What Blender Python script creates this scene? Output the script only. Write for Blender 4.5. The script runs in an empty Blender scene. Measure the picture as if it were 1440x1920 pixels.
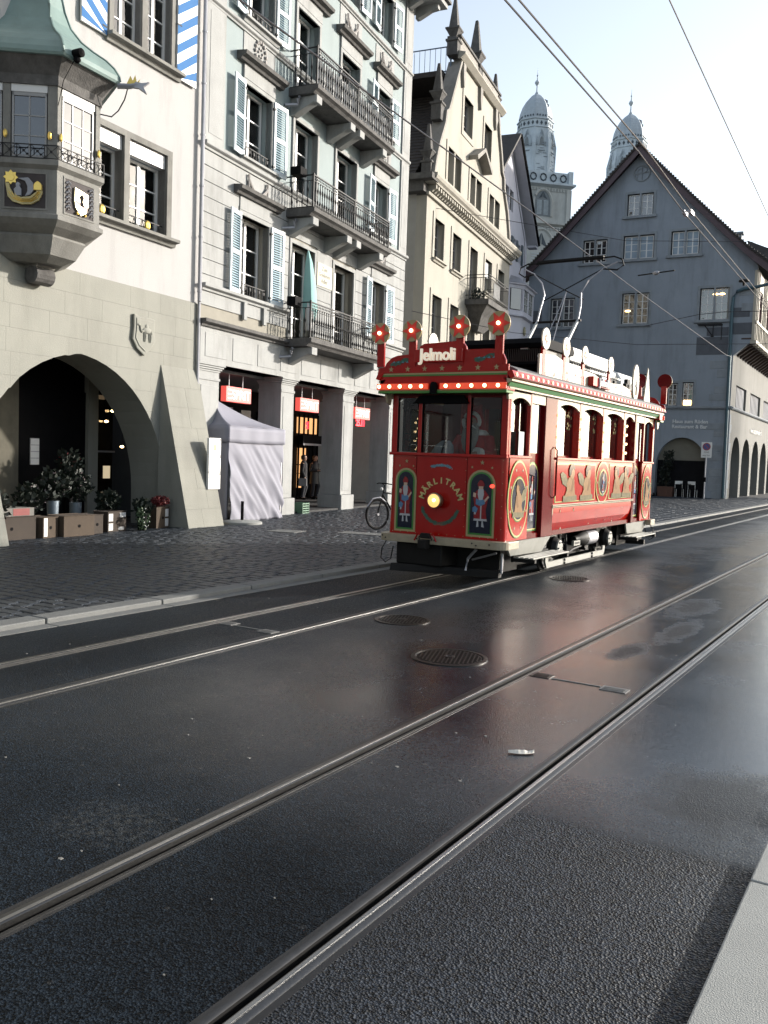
import bpy, bmesh, math, random
from mathutils import Matrix, Vector
R_ = math.radians
random.seed(7)
S = bpy.context.scene
COL = S.collection
# ------------------------------------------------------------ camera, sky, sun, exposure
# street frame: +Y runs along the tram tracks, +X to the right, z up; rails at fixed x
FPX = 1669.0; PITCH = R_(-3.5615); ROLL = R_(-1.963); YAW = R_(31.37)
cam_d = bpy.data.cameras.new('camera'); cam = bpy.data.objects.new('camera', cam_d); COL.objects.link(cam)
cam_d.sensor_fit = 'VERTICAL'; cam_d.sensor_height = 24.0; cam_d.lens = FPX / 1920 * 24.0
cam_d.clip_start = 0.05; cam_d.clip_end = 5000
fw = Vector((0, math.cos(PITCH), math.sin(PITCH))); rt = Vector((1, 0, 0)); dn = fw.cross(rt)
r2 = rt * math.cos(ROLL) + dn * math.sin(ROLL); d2 = dn * math.cos(ROLL) - rt * math.sin(ROLL)
m3 = Matrix((r2, -d2, -fw)).transposed()
cam.matrix_world = Matrix.Translation((0, 0, 1.7)) @ (Matrix.Rotation(YAW, 3, 'Z') @ m3).to_4x4()
S.camera = cam
SUN_EL = R_(15.5); SUN_AZ = R_(36)        # azimuth measured from +Y towards +X
W = bpy.data.worlds.new('World'); S.world = W; W.use_nodes = True
nt = W.node_tree; nt.nodes.clear()
sky = nt.nodes.new('ShaderNodeTexSky'); sky.sky_type = 'NISHITA'; sky.sun_disc = False
sky.sun_elevation = SUN_EL; sky.sun_rotation = SUN_AZ; sky.air_density = 1.0; sky.dust_density = 1.0; sky.ozone_density = 1.0
bg = nt.nodes.new('ShaderNodeBackground'); bg.inputs['Strength'].default_value = 0.15
wo = nt.nodes.new('ShaderNodeOutputWorld')
hz = nt.nodes.new('ShaderNodeHueSaturation'); hz.inputs['Saturation'].default_value = 0.55; hz.inputs['Value'].default_value = 1.0     # thin winter haze takes the blue down
nt.links.new(sky.outputs[0], hz.inputs['Color']); nt.links.new(hz.outputs[0], bg.inputs[0]); nt.links.new(bg.outputs[0], wo.inputs[0])
sd = bpy.data.lights.new('sun', 'SUN'); sd.energy = 4.0; sd.angle = R_(1.6); sd.color = (1.0, 0.93, 0.84)
sun = bpy.data.objects.new('sun', sd); COL.objects.link(sun)
sv = Vector((math.sin(SUN_AZ) * math.cos(SUN_EL), math.cos(SUN_AZ) * math.cos(SUN_EL), math.sin(SUN_EL)))
sun.rotation_euler = sv.to_track_quat('Z', 'Y').to_euler(); sun.location = sv * 60
S.view_settings.view_transform = 'Standard'; S.view_settings.look = 'None'
S.view_settings.gamma = 1.0; S.view_settings.exposure = 1.1

# ------------------------------------------------------------ materials
MATS = {}; KALB = 0.74      # one scale for all base colours
def mat(name, col, rough=0.7, metal=0.0, var=0.12, vscale=3.0, bump=0.0, bscale=40.0, emit=None, estr=0.0, spec=0.5, dirt=0.0, dscale=0.6):
    if name in MATS: return MATS[name]
    col = [c * KALB for c in col]
    m = bpy.data.materials.new(name); m.use_nodes = True; N = m.node_tree.nodes; L = m.node_tree.links
    b = N['Principled BSDF']; b.inputs['Roughness'].default_value = rough; b.inputs['Metallic'].default_value = metal
    b.inputs['Specular IOR Level'].default_value = spec
    tc = N.new('ShaderNodeTexCoord')
    ge = N.new('ShaderNodeNewGeometry')
    src = ge.outputs['Position']
    n1 = N.new('ShaderNodeTexNoise'); n1.inputs['Scale'].default_value = vscale; n1.inputs['Detail'].default_value = 6; n1.inputs['Roughness'].default_value = 0.65
    L.new(src, n1.inputs['Vector'])
    rp = N.new('ShaderNodeValToRGB'); rp.color_ramp.elements[0].position = 0.28; rp.color_ramp.elements[1].position = 0.75
    c0 = [max(0, c * (1 - var)) for c in col]; c1 = [min(1, c * (1 + var)) for c in col]
    rp.color_ramp.elements[0].color = (*c0, 1); rp.color_ramp.elements[1].color = (*c1, 1)
    L.new(n1.outputs['Fac'], rp.inputs[0]); out = rp.outputs[0]
    if dirt > 0:
        mp = N.new('ShaderNodeMapping'); mp.inputs['Scale'].default_value = (2.2, 2.2, 0.35)
        n2 = N.new('ShaderNodeTexNoise'); n2.inputs['Scale'].default_value = dscale; n2.inputs['Detail'].default_value = 9; n2.inputs['Roughness'].default_value = 0.7
        L.new(src, mp.inputs['Vector']); L.new(mp.outputs[0], n2.inputs['Vector'])
        r2_ = N.new('ShaderNodeValToRGB'); r2_.color_ramp.elements[0].position = 0.48; r2_.color_ramp.elements[1].position = 0.72
        L.new(n2.outputs['Fac'], r2_.inputs[0])
        mx = N.new('ShaderNodeMix'); mx.data_type = 'RGBA'; mx.blend_type = 'MULTIPLY'
        mu = N.new('ShaderNodeMath'); mu.operation = 'MULTIPLY'; mu.inputs[1].default_value = dirt
        L.new(r2_.outputs[0], mu.inputs[0]); L.new(mu.outputs[0], mx.inputs[0]); L.new(out, mx.inputs[6])
        mx.inputs[7].default_value = (0.35, 0.33, 0.31, 1); out = mx.outputs[2]
    L.new(out, b.inputs['Base Color'])
    if bump > 0:
        n3 = N.new('ShaderNodeTexNoise'); n3.inputs['Scale'].default_value = bscale; n3.inputs['Detail'].default_value = 4
        L.new(src, n3.inputs['Vector'])
        bp = N.new('ShaderNodeBump'); bp.inputs['Strength'].default_value = min(1, bump); bp.inputs['Distance'].default_value = 0.02
        L.new(n3.outputs['Fac'], bp.inputs['Height']); L.new(bp.outputs[0], b.inputs['Normal'])
    if emit:
        b.inputs['Emission Color'].default_value = (*emit, 1); b.inputs['Emission Strength'].default_value = estr
    MATS[name] = m
    return m
def glassmat(name, tint=(0.9, 0.95, 1.0), refl=1.0, trans=True, base=(0.01, 0.012, 0.016), rough=0.03, wob=0.0, floor=0.0):
    if name in MATS: return MATS[name]
    m = bpy.data.materials.new(name); m.use_nodes = True; N = m.node_tree.nodes; L = m.node_tree.links
    N.clear(); o = N.new('ShaderNodeOutputMaterial'); g = N.new('ShaderNodeBsdfGlossy'); g.inputs['Roughness'].default_value = rough
    f = N.new('ShaderNodeFresnel'); f.inputs['IOR'].default_value = 1.52
    if trans: t = N.new('ShaderNodeBsdfTransparent'); t.inputs[0].default_value = (*tint, 1)
    else: t = N.new('ShaderNodeBsdfDiffuse'); t.inputs[0].default_value = (*base, 1)
    ad = N.new('ShaderNodeMath'); ad.operation = 'MULTIPLY_ADD'; ad.inputs[1].default_value = refl; ad.inputs[2].default_value = floor; ad.use_clamp = True
    L.new(f.outputs[0], ad.inputs[0])
    mx = N.new('ShaderNodeMixShader'); L.new(ad.outputs[0], mx.inputs[0]); L.new(t.outputs[0], mx.inputs[1]); L.new(g.outputs[0], mx.inputs[2]); L.new(mx.outputs[0], o.inputs[0])
    if wob > 0:
        n3 = N.new('ShaderNodeTexNoise'); n3.inputs['Scale'].default_value = 2.5
        ge = N.new('ShaderNodeNewGeometry'); L.new(ge.outputs['Position'], n3.inputs['Vector'])
        bp = N.new('ShaderNodeBump'); bp.inputs['Strength'].default_value = wob; bp.inputs['Distance'].default_value = 0.02
        L.new(n3.outputs['Fac'], bp.inputs['Height']); L.new(bp.outputs[0], g.inputs['Normal']); L.new(bp.outputs[0], f.inputs['Normal'])
    MATS[name] = m
    return m

# ------------------------------------------------------------ mesh builder
class MB:
    def __init__(s, xf=None): s.v = []; s.f = []; s.xf = xf
    def add(s, vs, fs):
        o = len(s.v)
        if s.xf: vs = [tuple(s.xf @ Vector(p)) for p in vs]
        s.v += [tuple(p) for p in vs]; s.f += [tuple(i + o for i in f) for f in fs]; return s
    def box(s, x0, x1, y0, y1, z0, z1):
        if x0 > x1: x0, x1 = x1, x0
        if y0 > y1: y0, y1 = y1, y0
        if z0 > z1: z0, z1 = z1, z0
        return s.add([(x0, y0, z0), (x1, y0, z0), (x1, y1, z0), (x0, y1, z0), (x0, y0, z1), (x1, y0, z1), (x1, y1, z1), (x0, y1, z1)],
              [(0, 3, 2, 1), (4, 5, 6, 7), (0, 1, 5, 4), (1, 2, 6, 5), (2, 3, 7, 6), (3, 0, 4, 7)])
    def cbox(s, x0, x1, y0, y1, z0, z1, c=0.01):    # chamfered on the face y0 (outer face)
        return s.add([(x0, y1, z0), (x1, y1, z0), (x1, y1, z1), (x0, y1, z1), (x0, y0 + c, z0), (x1, y0 + c, z0), (x1, y0 + c, z1), (x0, y0 + c, z1),
               (x0 + c, y0, z0 + c), (x1 - c, y0, z0 + c), (x1 - c, y0, z1 - c), (x0 + c, y0, z1 - c)],
              [(0, 3, 2, 1), (0, 1, 5, 4), (1, 2, 6, 5), (2, 3, 7, 6), (3, 0, 4, 7), (4, 5, 9, 8), (5, 6, 10, 9), (6, 7, 11, 10), (7, 4, 8, 11), (8, 9, 10, 11)])
    def slab(s, pts, y0, y1):      # polygon in (x,z), extruded y0..y1 ; any simple polygon
        n = len(pts)
        a = sum(pts[i][0] * pts[(i + 1) % n][1] - pts[(i + 1) % n][0] * pts[i][1] for i in range(n))
        if a < 0: pts = pts[::-1]
        vs = [(p[0], y0, p[1]) for p in pts] + [(p[0], y1, p[1]) for p in pts]
        return s.add(vs, [tuple(range(n)), tuple(range(2 * n - 1, n - 1, -1))] + [(i, i + n, (i + 1) % n + n, (i + 1) % n) for i in range(n)])
    def prof(s, pts, x0, x1):      # polygon in (y,z), extruded along x
        n = len(pts)
        vs = [(x0, p[0], p[1]) for p in pts] + [(x1, p[0], p[1]) for p in pts]
        return s.add(vs, [tuple(range(n - 1, -1, -1)), tuple(range(n, 2 * n))] + [(i, (i + 1) % n, (i + 1) % n + n, i + n) for i in range(n)])
    def plan(s, pts, z0, z1):      # polygon in (x,y), extruded z
        n = len(pts)
        a = sum(pts[i][0] * pts[(i + 1) % n][1] - pts[(i + 1) % n][0] * pts[i][1] for i in range(n))
        if a < 0: pts = pts[::-1]
        vs = [(p[0], p[1], z0) for p in pts] + [(p[0], p[1], z1) for p in pts]
        return s.add(vs, [tuple(range(n - 1, -1, -1)), tuple(range(n, 2 * n))] + [(i, (i + 1) % n, (i + 1) % n + n, i + n) for i in range(n)])
    def loft(s, rings, cap=True):
        n = len(rings[0]); vs = [p for r in rings for p in r]; fs = []
        for k in range(len(rings) - 1):
            for i in range(n): j = (i + 1) % n; fs.append((k * n + i, k * n + j, (k + 1) * n + j, (k + 1) * n + i))
        if cap: fs.append(tuple(range(n - 1, -1, -1))); fs.append(tuple(range((len(rings) - 1) * n, len(rings) * n)))
        return s.add(vs, fs)
    def lathe(s, prof, c=(0, 0, 0), n=12, axis='z', rot=0.0, cap=True):
        rings = []
        for r, h in prof:
            ring = []
            for i in range(n):
                a = rot + 2 * math.pi * i / n; x, y = r * math.cos(a), r * math.sin(a)
                p = (x, y, h) if axis == 'z' else ((h, x, y) if axis == 'x' else (y, h, x))
                ring.append((p[0] + c[0], p[1] + c[1], p[2] + c[2]))
            rings.append(ring)
        return s.loft(rings, cap)
    def tube(s, pts, r=0.02, n=6, r1=None):
        pts = [Vector(p) for p in pts]; rings = []; N_ = len(pts)
        for k, p in enumerate(pts):
            t = (pts[min(k + 1, N_ - 1)] - pts[max(k - 1, 0)]).normalized()
            a = Vector((0, 0, 1)) if abs(t.z) < 0.9 else Vector((1, 0, 0))
            u = t.cross(a).normalized(); w = u.cross(t)
            rr = r if r1 is None else r + (r1 - r) * k / (N_ - 1)
            rings.append([tuple(p + u * rr * math.cos(2 * math.pi * i / n) + w * rr * math.sin(2 * math.pi * i / n)) for i in range(n)])
        return s.loft(rings)
    def sphere(s, c, r, n=8, m=6, sx=1, sy=1, sz=1):
        rings = []
        for k in range(1, m):
            a = -math.pi / 2 + math.pi * k / m
            rings.append([(c[0] + sx * r * math.cos(a) * math.cos(2 * math.pi * i / n), c[1] + sy * r * math.cos(a) * math.sin(2 * math.pi * i / n), c[2] + sz * r * math.sin(a)) for i in range(n)])
        o = len(s.v); s.loft(rings, False)
        s.add([(c[0], c[1], c[2] - sz * r), (c[0], c[1], c[2] + sz * r)], [])
        b = len(s.v) - 2
        for i in range(n):
            j = (i + 1) % n; s.f.append((b, o + j, o + i)); q = o + (m - 2) * n; s.f.append((b + 1, q + i, q + j))
        return s
    def mesh(s, name, m, smooth=False):
        me = bpy.data.meshes.new(name); me.from_pydata(s.v, [], s.f); me.materials.append(m)
        if smooth: me.polygons.foreach_set('use_smooth', [True] * len(me.polygons))
        me.update(); return me
    def build(s, name, m, parent=None, smooth=False, loc=None, rot=None, bevel=0.0, label=None, kind=None):
        me = s.mesh(name, m, smooth)
        if smooth: 
            try: me.set_sharp_from_angle(angle=R_(40))
            except Exception: pass
        return put(name, me, parent, loc, rot, bevel, label, kind)
def put(name, me, parent=None, loc=None, rot=None, bevel=0.0, label=None, kind=None):
    o = bpy.data.objects.new(name, me); COL.objects.link(o)
    if parent: o.parent = parent
    if loc: o.location = loc
    if rot: o.rotation_euler = rot
    if bevel:
        b = o.modifiers.new('bevel', 'BEVEL'); b.width = bevel; b.segments = 2; b.limit_method = 'ANGLE'; b.angle_limit = R_(50)
    if label: o['label'] = label
    if kind: o['kind'] = kind
    return o
def tag(o, label, cat, group=None):
    o['label'] = label; o['category'] = cat
    if group: o['group'] = group
    return o
def thing(name, label, cat, loc=(0, 0, 0), rz=0.0, group=None):
    o = bpy.data.objects.new(name, None); COL.objects.link(o); o.location = loc; o.rotation_euler = (0, 0, rz)
    return tag(o, label, cat, group)
def struct(o): o['kind'] = 'structure'; return o
def kids(o): return [c for c in bpy.data.objects if c.parent == o]
def dup(o, loc, rz=None, label=None):
    def cp(a, par):
        c = a.copy(); COL.objects.link(c)
        if par: c.parent = par
        for k in tree.get(a.name, []): cp(k, c)
        return c
    tree = {}
    for x in bpy.data.objects:
        if x.parent: tree.setdefault(x.parent.name, []).append(x)
    r = cp(o, None); r.location = loc
    if rz is not None: r.rotation_euler = (0, 0, rz)
    if label: r['label'] = label
    return r
def textmesh(body, size, ext, m, name='lettering', align='CENTER', bold=0.0, sx=1.0, shear=0.0, spacing=1.0):
    cu = bpy.data.curves.new(name, 'FONT'); cu.body = body; cu.size = size; cu.extrude = ext; cu.align_x = align; cu.offset = bold; cu.shear = shear
    cu.space_character = spacing; cu.resolution_u = 3
    ob = bpy.data.objects.new('tmp', cu); COL.objects.link(ob)
    dg = bpy.context.evaluated_depsgraph_get(); me = bpy.data.meshes.new_from_object(ob.evaluated_get(dg)); bpy.data.objects.remove(ob)
    me.name = name
    for v in me.vertices: v.co = Vector((v.co.x * sx, -v.co.z, v.co.y))    # upright in x-z, facing -y
    me.materials.clear(); me.materials.append(m); return me
# facade frame: local +x runs to the right as seen from outside, -y points out of the wall
def facade(name, label, cat, O, head):
    return thing(name, label, cat, (O[0], O[1], 0), R_(90 - head))
def interp(L, z):
    if z <= L[0][0]: return L[0][1]
    for (a, u), (b, w) in zip(L, L[1:]):
        if z <= b: return u + (w - u) * (z - a) / (b - a) if b > a else w
    return L[-1][1]
def rect(u0, u1, z0, z1): return ([(z0, u0), (z1, u0)], [(z0, u1), (z1, u1)])
def wallmesh(mb, L, Rr, holes, y0, y1):
    zs = set([p[0] for p in L] + [p[0] for p in Rr])
    for hl, hr in holes: zs |= set(p[0] for p in hl) | set(p[0] for p in hr)
    zlo = max(L[0][0], Rr[0][0]); zhi = min(L[-1][0], Rr[-1][0])
    zs = sorted(z for z in zs if zlo - 1e-6 <= z <= zhi + 1e-6)
    for a, b in zip(zs, zs[1:]):
        if b - a < 1e-5: continue
        e = 1e-6
        segs = [(interp(L, a + e), interp(L, b - e))]
        hs = sorted([(interp(hl, a + e), interp(hl, b - e), interp(hr, a + e), interp(hr, b - e)) for hl, hr in holes if hl[0][0] <= a + e and hl[-1][0] >= b - e])
        for h in hs: segs.append((h[0], h[1])); segs.append((h[2], h[3]))
        segs.append((interp(Rr, a + e), interp(Rr, b - e)))
        for k in range(0, len(segs), 2):
            (p0, p1), (q0, q1) = segs[k], segs[k + 1]
            if q0 - p0 < 1e-4 and q1 - p1 < 1e-4: continue
            mb.add([(p0, y0, a), (q0, y0, a), (q0, y1, a), (p0, y1, a), (p1, y0, b), (q1, y0, b), (q1, y1, b), (p1, y1, b)],
                   [(0, 3, 2, 1), (4, 5, 6, 7), (0, 1, 5, 4), (1, 2, 6, 5), (2, 3, 7, 6), (3, 0, 4, 7)])
    return mb
def blocks(parent, name, m, u0, u1, z0, z1, rowh, bw, holes, y, thick=0.03, gap=0.012, jit=0.0, rnd=None, xf=None, cham=0.008):
    """course work: every block an object of its own, cut round the openings"""
    rnd = rnd or random.Random(3); nr = max(1, round((z1 - z0) / rowh)); rh = (z1 - z0) / nr
    for r in range(nr):
        a = z0 + r * rh + gap / 2; b = a + rh - gap; x = u0 - (rnd.random() * bw if bw < 50 else 0)
        while x < u1:
            w = bw * (0.75 + 0.5 * rnd.random()) if bw < 50 else (u1 - u0 + 1)
            p, q = max(u0, x) + gap / 2, min(u1, x + w) - gap / 2; x += w
            if q - p < 0.04: continue
            yy = y - thick - jit * rnd.random()
            hit = [h for h in holes if h[0][0][0] < b - 1e-4 and h[0][-1][0] > a + 1e-4 and min(v for _, v in h[0]) < q and max(v for _, v in h[1]) > p]
            if not hit:
                MB(xf).cbox(p, q, yy, y, a, b, cham).build(name, m, parent); continue
            zs = sorted(set([a, b] + [z for h in hit for z, _ in h[0] if a < z < b]))
            pieces = []
            for za, zb in zip(zs, zs[1:]):
                zm = (za + zb) / 2; iv = [(p, q)]
                for hl, hr in hit:
                    if not (hl[0][0] <= zm <= hl[-1][0]): continue
                    nv = []
                    for s0, s1 in iv:
                        l0, r0 = interp(hl, zm), interp(hr, zm)
                        n0 = interp(s0[1], zm) if isinstance(s0, tuple) else s0; n1 = interp(s1[1], zm) if isinstance(s1, tuple) else s1
                        if r0 <= n0 or l0 >= n1: nv.append((s0, s1)); continue
                        if l0 > n0: nv.append((s0, ('L', hl)))
                        if r0 < n1: nv.append((('R', hr), s1))
                    iv = nv
                for s0, s1 in iv:
                    g = lambda s, z: s if not isinstance(s, tuple) else interp(s[1], z) + (-gap / 2 if s[0] == 'L' else gap / 2)
                    key = (id(s0[1]) if isinstance(s0, tuple) else 0, id(s1[1]) if isinstance(s1, tuple) else 0)
                    pieces.append((key, [(g(s0, za), g(s1, za), za), (g(s0, zb), g(s1, zb), zb)]))
            for key in sorted(set(k for k, _ in pieces)):
                mb = MB(xf); ok = False
                for k, ((l0, r0, za), (l1, r1, zb)) in pieces:
                    if k != key or (r0 - l0 < 0.02 and r1 - l1 < 0.02): continue
                    r0 = max(r0, l0); r1 = max(r1, l1); ok = True
                    mb.add([(l0, yy, za), (r0, yy, za), (r0, y, za), (l0, y, za), (l1, yy, zb), (r1, yy, zb), (r1, y, zb), (l1, y, zb)],
                           [(0, 3, 2, 1), (4, 5, 6, 7), (0, 1, 5, 4), (1, 2, 6, 5), (2, 3, 7, 6), (3, 0, 4, 7)])
                if ok: mb.build(name, m, parent)
_wc = {}
def window(parent, x, z, w, h, y, mframe, mpane, cols=2, rows=3, fr=0.05, bar=0.025, curtain=None, split=True, xf=None, inner=None, name='window', transom=None, backy=0.35):
    """part 'window' (frame, sash bars) with one child per pane; x,z lower left of the opening, y plane of the glass"""
    key = (round(w, 2), round(h, 2), mframe.name, cols, rows, fr, bar, split, transom)
    M = (xf or Matrix()) @ Matrix.Translation((x, y, z))
    if key not in _wc:
        mb = MB(); mb.box(0, fr, -.04, .04, 0, h); mb.box(w - fr, w, -.04, .04, 0, h); mb.box(fr, w - fr, -.04, .04, 0, fr); mb.box(fr, w - fr, -.04, .04, h - fr, h)
        cw = (w - 2 * fr) / cols; ch = (h - 2 * fr) / rows
        for c in range(1, cols):
            t = fr * 0.75 if (split and c == cols // 2) else bar / 2
            mb.box(fr + c * cw - t, fr + c * cw + t, -.03, .03, fr, h - fr)
        for r in range(1, rows): mb.box(fr, w - fr, -.022, .022, fr + r * ch - bar / 2, fr + r * ch + bar / 2)
        pm = MB().box(0, cw, -.004, .004, 0, ch)
        _wc[key] = (mb.mesh(name, mframe), pm, cw, ch, {})
    me, pm, cw, ch, pmc = _wc[key]
    if mpane.name not in pmc: pmc[mpane.name] = pm.mesh('pane', mpane)
    o = put(name, me, parent); o.matrix_local = M
    for c in range(cols):
        for r in range(rows): put('pane', pmc[mpane.name], o, (fr + c * cw, 0, fr + r * ch))
    MB().box(0.0, w, 0, .02, 0, h).build('dark_room', M_dark, o, loc=(0, backy, 0))
    if curtain:
        for (a, b, mc) in curtain:
            n = 14; mbc = MB(); rw = []
            for i in range(n + 1):
                t = i / n; rw.append((a * w + (b - a) * w * t, 0.10 + 0.02 * math.sin(t * 22)))
            vs = [(p, q, 0.02) for p, q in rw] + [(p, q, h - 0.02) for p, q in rw]
            mbc.add(vs, [(i, i + 1, i + n + 2, i + n + 1) for i in range(n)]).build('curtain', mc, o)
    return o
def arch_hole(cx, hw, z0, zs, zt, n=9, pointed=None):
    L = [(z0, cx - hw), (zs, cx - hw)]; Rr = [(z0, cx + hw), (zs, cx + hw)]
    for i in range(1, n + 1):
        t = math.pi / 2 * i / n; z = zs + (zt - zs) * math.sin(t); k = hw * math.cos(t)
        if pointed:
            Rr_, c_ = pointed; z = zs + (zt - zs) * math.sin(t); k = max(0.0, c_ + math.sqrt(max(0, Rr_ ** 2 - (z - zs) ** 2)))
        L.append((z, cx - k)); Rr.append((z, cx + k))
    return (L, Rr)
# ------------------------------------------------------------ palette
M_dark = mat('dark interior', (0.010, 0.010, 0.012), 0.8, var=0.3, spec=.1)
M_white = mat('white render', (0.47, 0.465, 0.46), 0.85, var=0.04, vscale=0.8, bump=0.25, bscale=60, dirt=0.22, dscale=1.2)
M_beige = mat('beige masonry paint', (0.30, 0.30, 0.262), 0.85, var=0.07, vscale=1.3, bump=0.3, bscale=50, dirt=0.3)
M_mortar = mat('joint', (0.33, 0.31, 0.26), 0.9, var=0.1)
M_stone = mat('grey sandstone', (0.25, 0.245, 0.225), 0.85, var=0.18, vscale=4, bump=0.35, bscale=45, dirt=0.6)
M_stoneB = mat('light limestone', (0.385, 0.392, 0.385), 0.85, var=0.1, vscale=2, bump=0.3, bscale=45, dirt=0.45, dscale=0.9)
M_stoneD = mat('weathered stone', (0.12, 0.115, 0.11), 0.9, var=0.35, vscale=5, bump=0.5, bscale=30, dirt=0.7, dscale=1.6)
M_green = mat('pale green render', (0.315, 0.375, 0.38), 0.85, var=0.05, vscale=1.2, bump=0.2, bscale=70, dirt=0.15)
M_shut = mat('white blue shutter paint', (0.62, 0.70, 0.74), 0.5, var=0.05)
M_wfr = mat('white window paint', (0.74, 0.74, 0.73), 0.4, var=0.03)
M_gfr = mat('grey window paint', (0.33, 0.33, 0.33), 0.45, var=0.05)
M_curt = mat('white curtain cloth', (0.78, 0.78, 0.76), 0.9, var=0.04)
M_glass = glassmat('window glass', (0.75, 0.8, 0.82), 1.15, True, rough=0.015, wob=0.12, floor=.05)
M_glassd = glassmat('dark window glass', (0.3, 0.3, 0.3), 1.6, False, (0.012, 0.014, 0.018), 0.02, wob=0.12, floor=.08)
M_iron = mat('black wrought iron', (0.016, 0.016, 0.018), 0.6, var=0.3, spec=.25)
M_zinc = mat('zinc pipe', (0.42, 0.42, 0.45), 0.45, metal=0.6, var=0.15)
M_copper = mat('verdigris copper', (0.20, 0.29, 0.27), 0.6, var=0.14, vscale=2.5, bump=0.2, bscale=8, dirt=0.35)
M_gold = mat('gilding', (0.85, 0.60, 0.16), 0.3, metal=0.8, var=0.1)
M_cream = mat('cream render', (0.43, 0.405, 0.345), 0.85, var=0.06, vscale=1, bump=0.2, bscale=50, dirt=0.3)
M_tile = mat('dark roof tiles', (0.045, 0.038, 0.035), 0.8, var=0.5, vscale=6, bump=0.5, bscale=20)
M_verge = mat('plum painted verge board', (0.075, 0.045, 0.055), 0.6, var=0.2)
M_lilac = mat('pale lilac render', (0.72, 0.71, 0.78), 0.85, var=0.05, dirt=0.15)
M_egrey = mat('blue grey render', (0.29, 0.33, 0.38), 0.9, var=0.10, vscale=0.6, bump=0.3, bscale=30, dirt=0.35, dscale=.9)
M_equoin = mat('grey quoin stone', (0.27, 0.30, 0.33), 0.85, var=0.15, vscale=2, bump=0.3, bscale=20, dirt=0.3)
M_dren = mat('grey beige render', (0.26, 0.255, 0.235), 0.9, var=0.08, vscale=1, bump=0.3, bscale=25, dirt=0.4)
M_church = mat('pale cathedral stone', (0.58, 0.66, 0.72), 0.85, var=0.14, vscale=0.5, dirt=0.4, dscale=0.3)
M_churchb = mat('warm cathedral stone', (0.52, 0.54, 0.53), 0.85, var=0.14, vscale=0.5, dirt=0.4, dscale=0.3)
M_chdark = mat('dark tracery', (0.07, 0.09, 0.11), 0.8, var=0.2)
M_black = mat('black paint', (0.005, 0.005, 0.006), 0.7, var=0.3, spec=.06)
M_band = mat('polished running band', (0.50, 0.50, 0.50), 0.30, metal=1.0, var=.1)
M_steel = mat('worn rail steel', (0.13, 0.13, 0.13), 0.42, metal=1.0, var=0.12, vscale=5, bump=0.08, bscale=60)
M_steel2 = mat('rail lip steel', (0.10, 0.10, 0.10), 0.5, metal=1.0, var=0.25, vscale=8)
M_seal = mat('bitumen joint', (0.012, 0.012, 0.014), 0.35, var=0.3, vscale=20)
M_iron2 = mat('cast iron cover', (0.045, 0.042, 0.04), 0.38, metal=0.7, var=0.3, vscale=14)
M_kerb = mat('granite kerb', (0.17, 0.175, 0.17), 0.7, var=0.12, vscale=6, bump=0.3, bscale=140)

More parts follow.
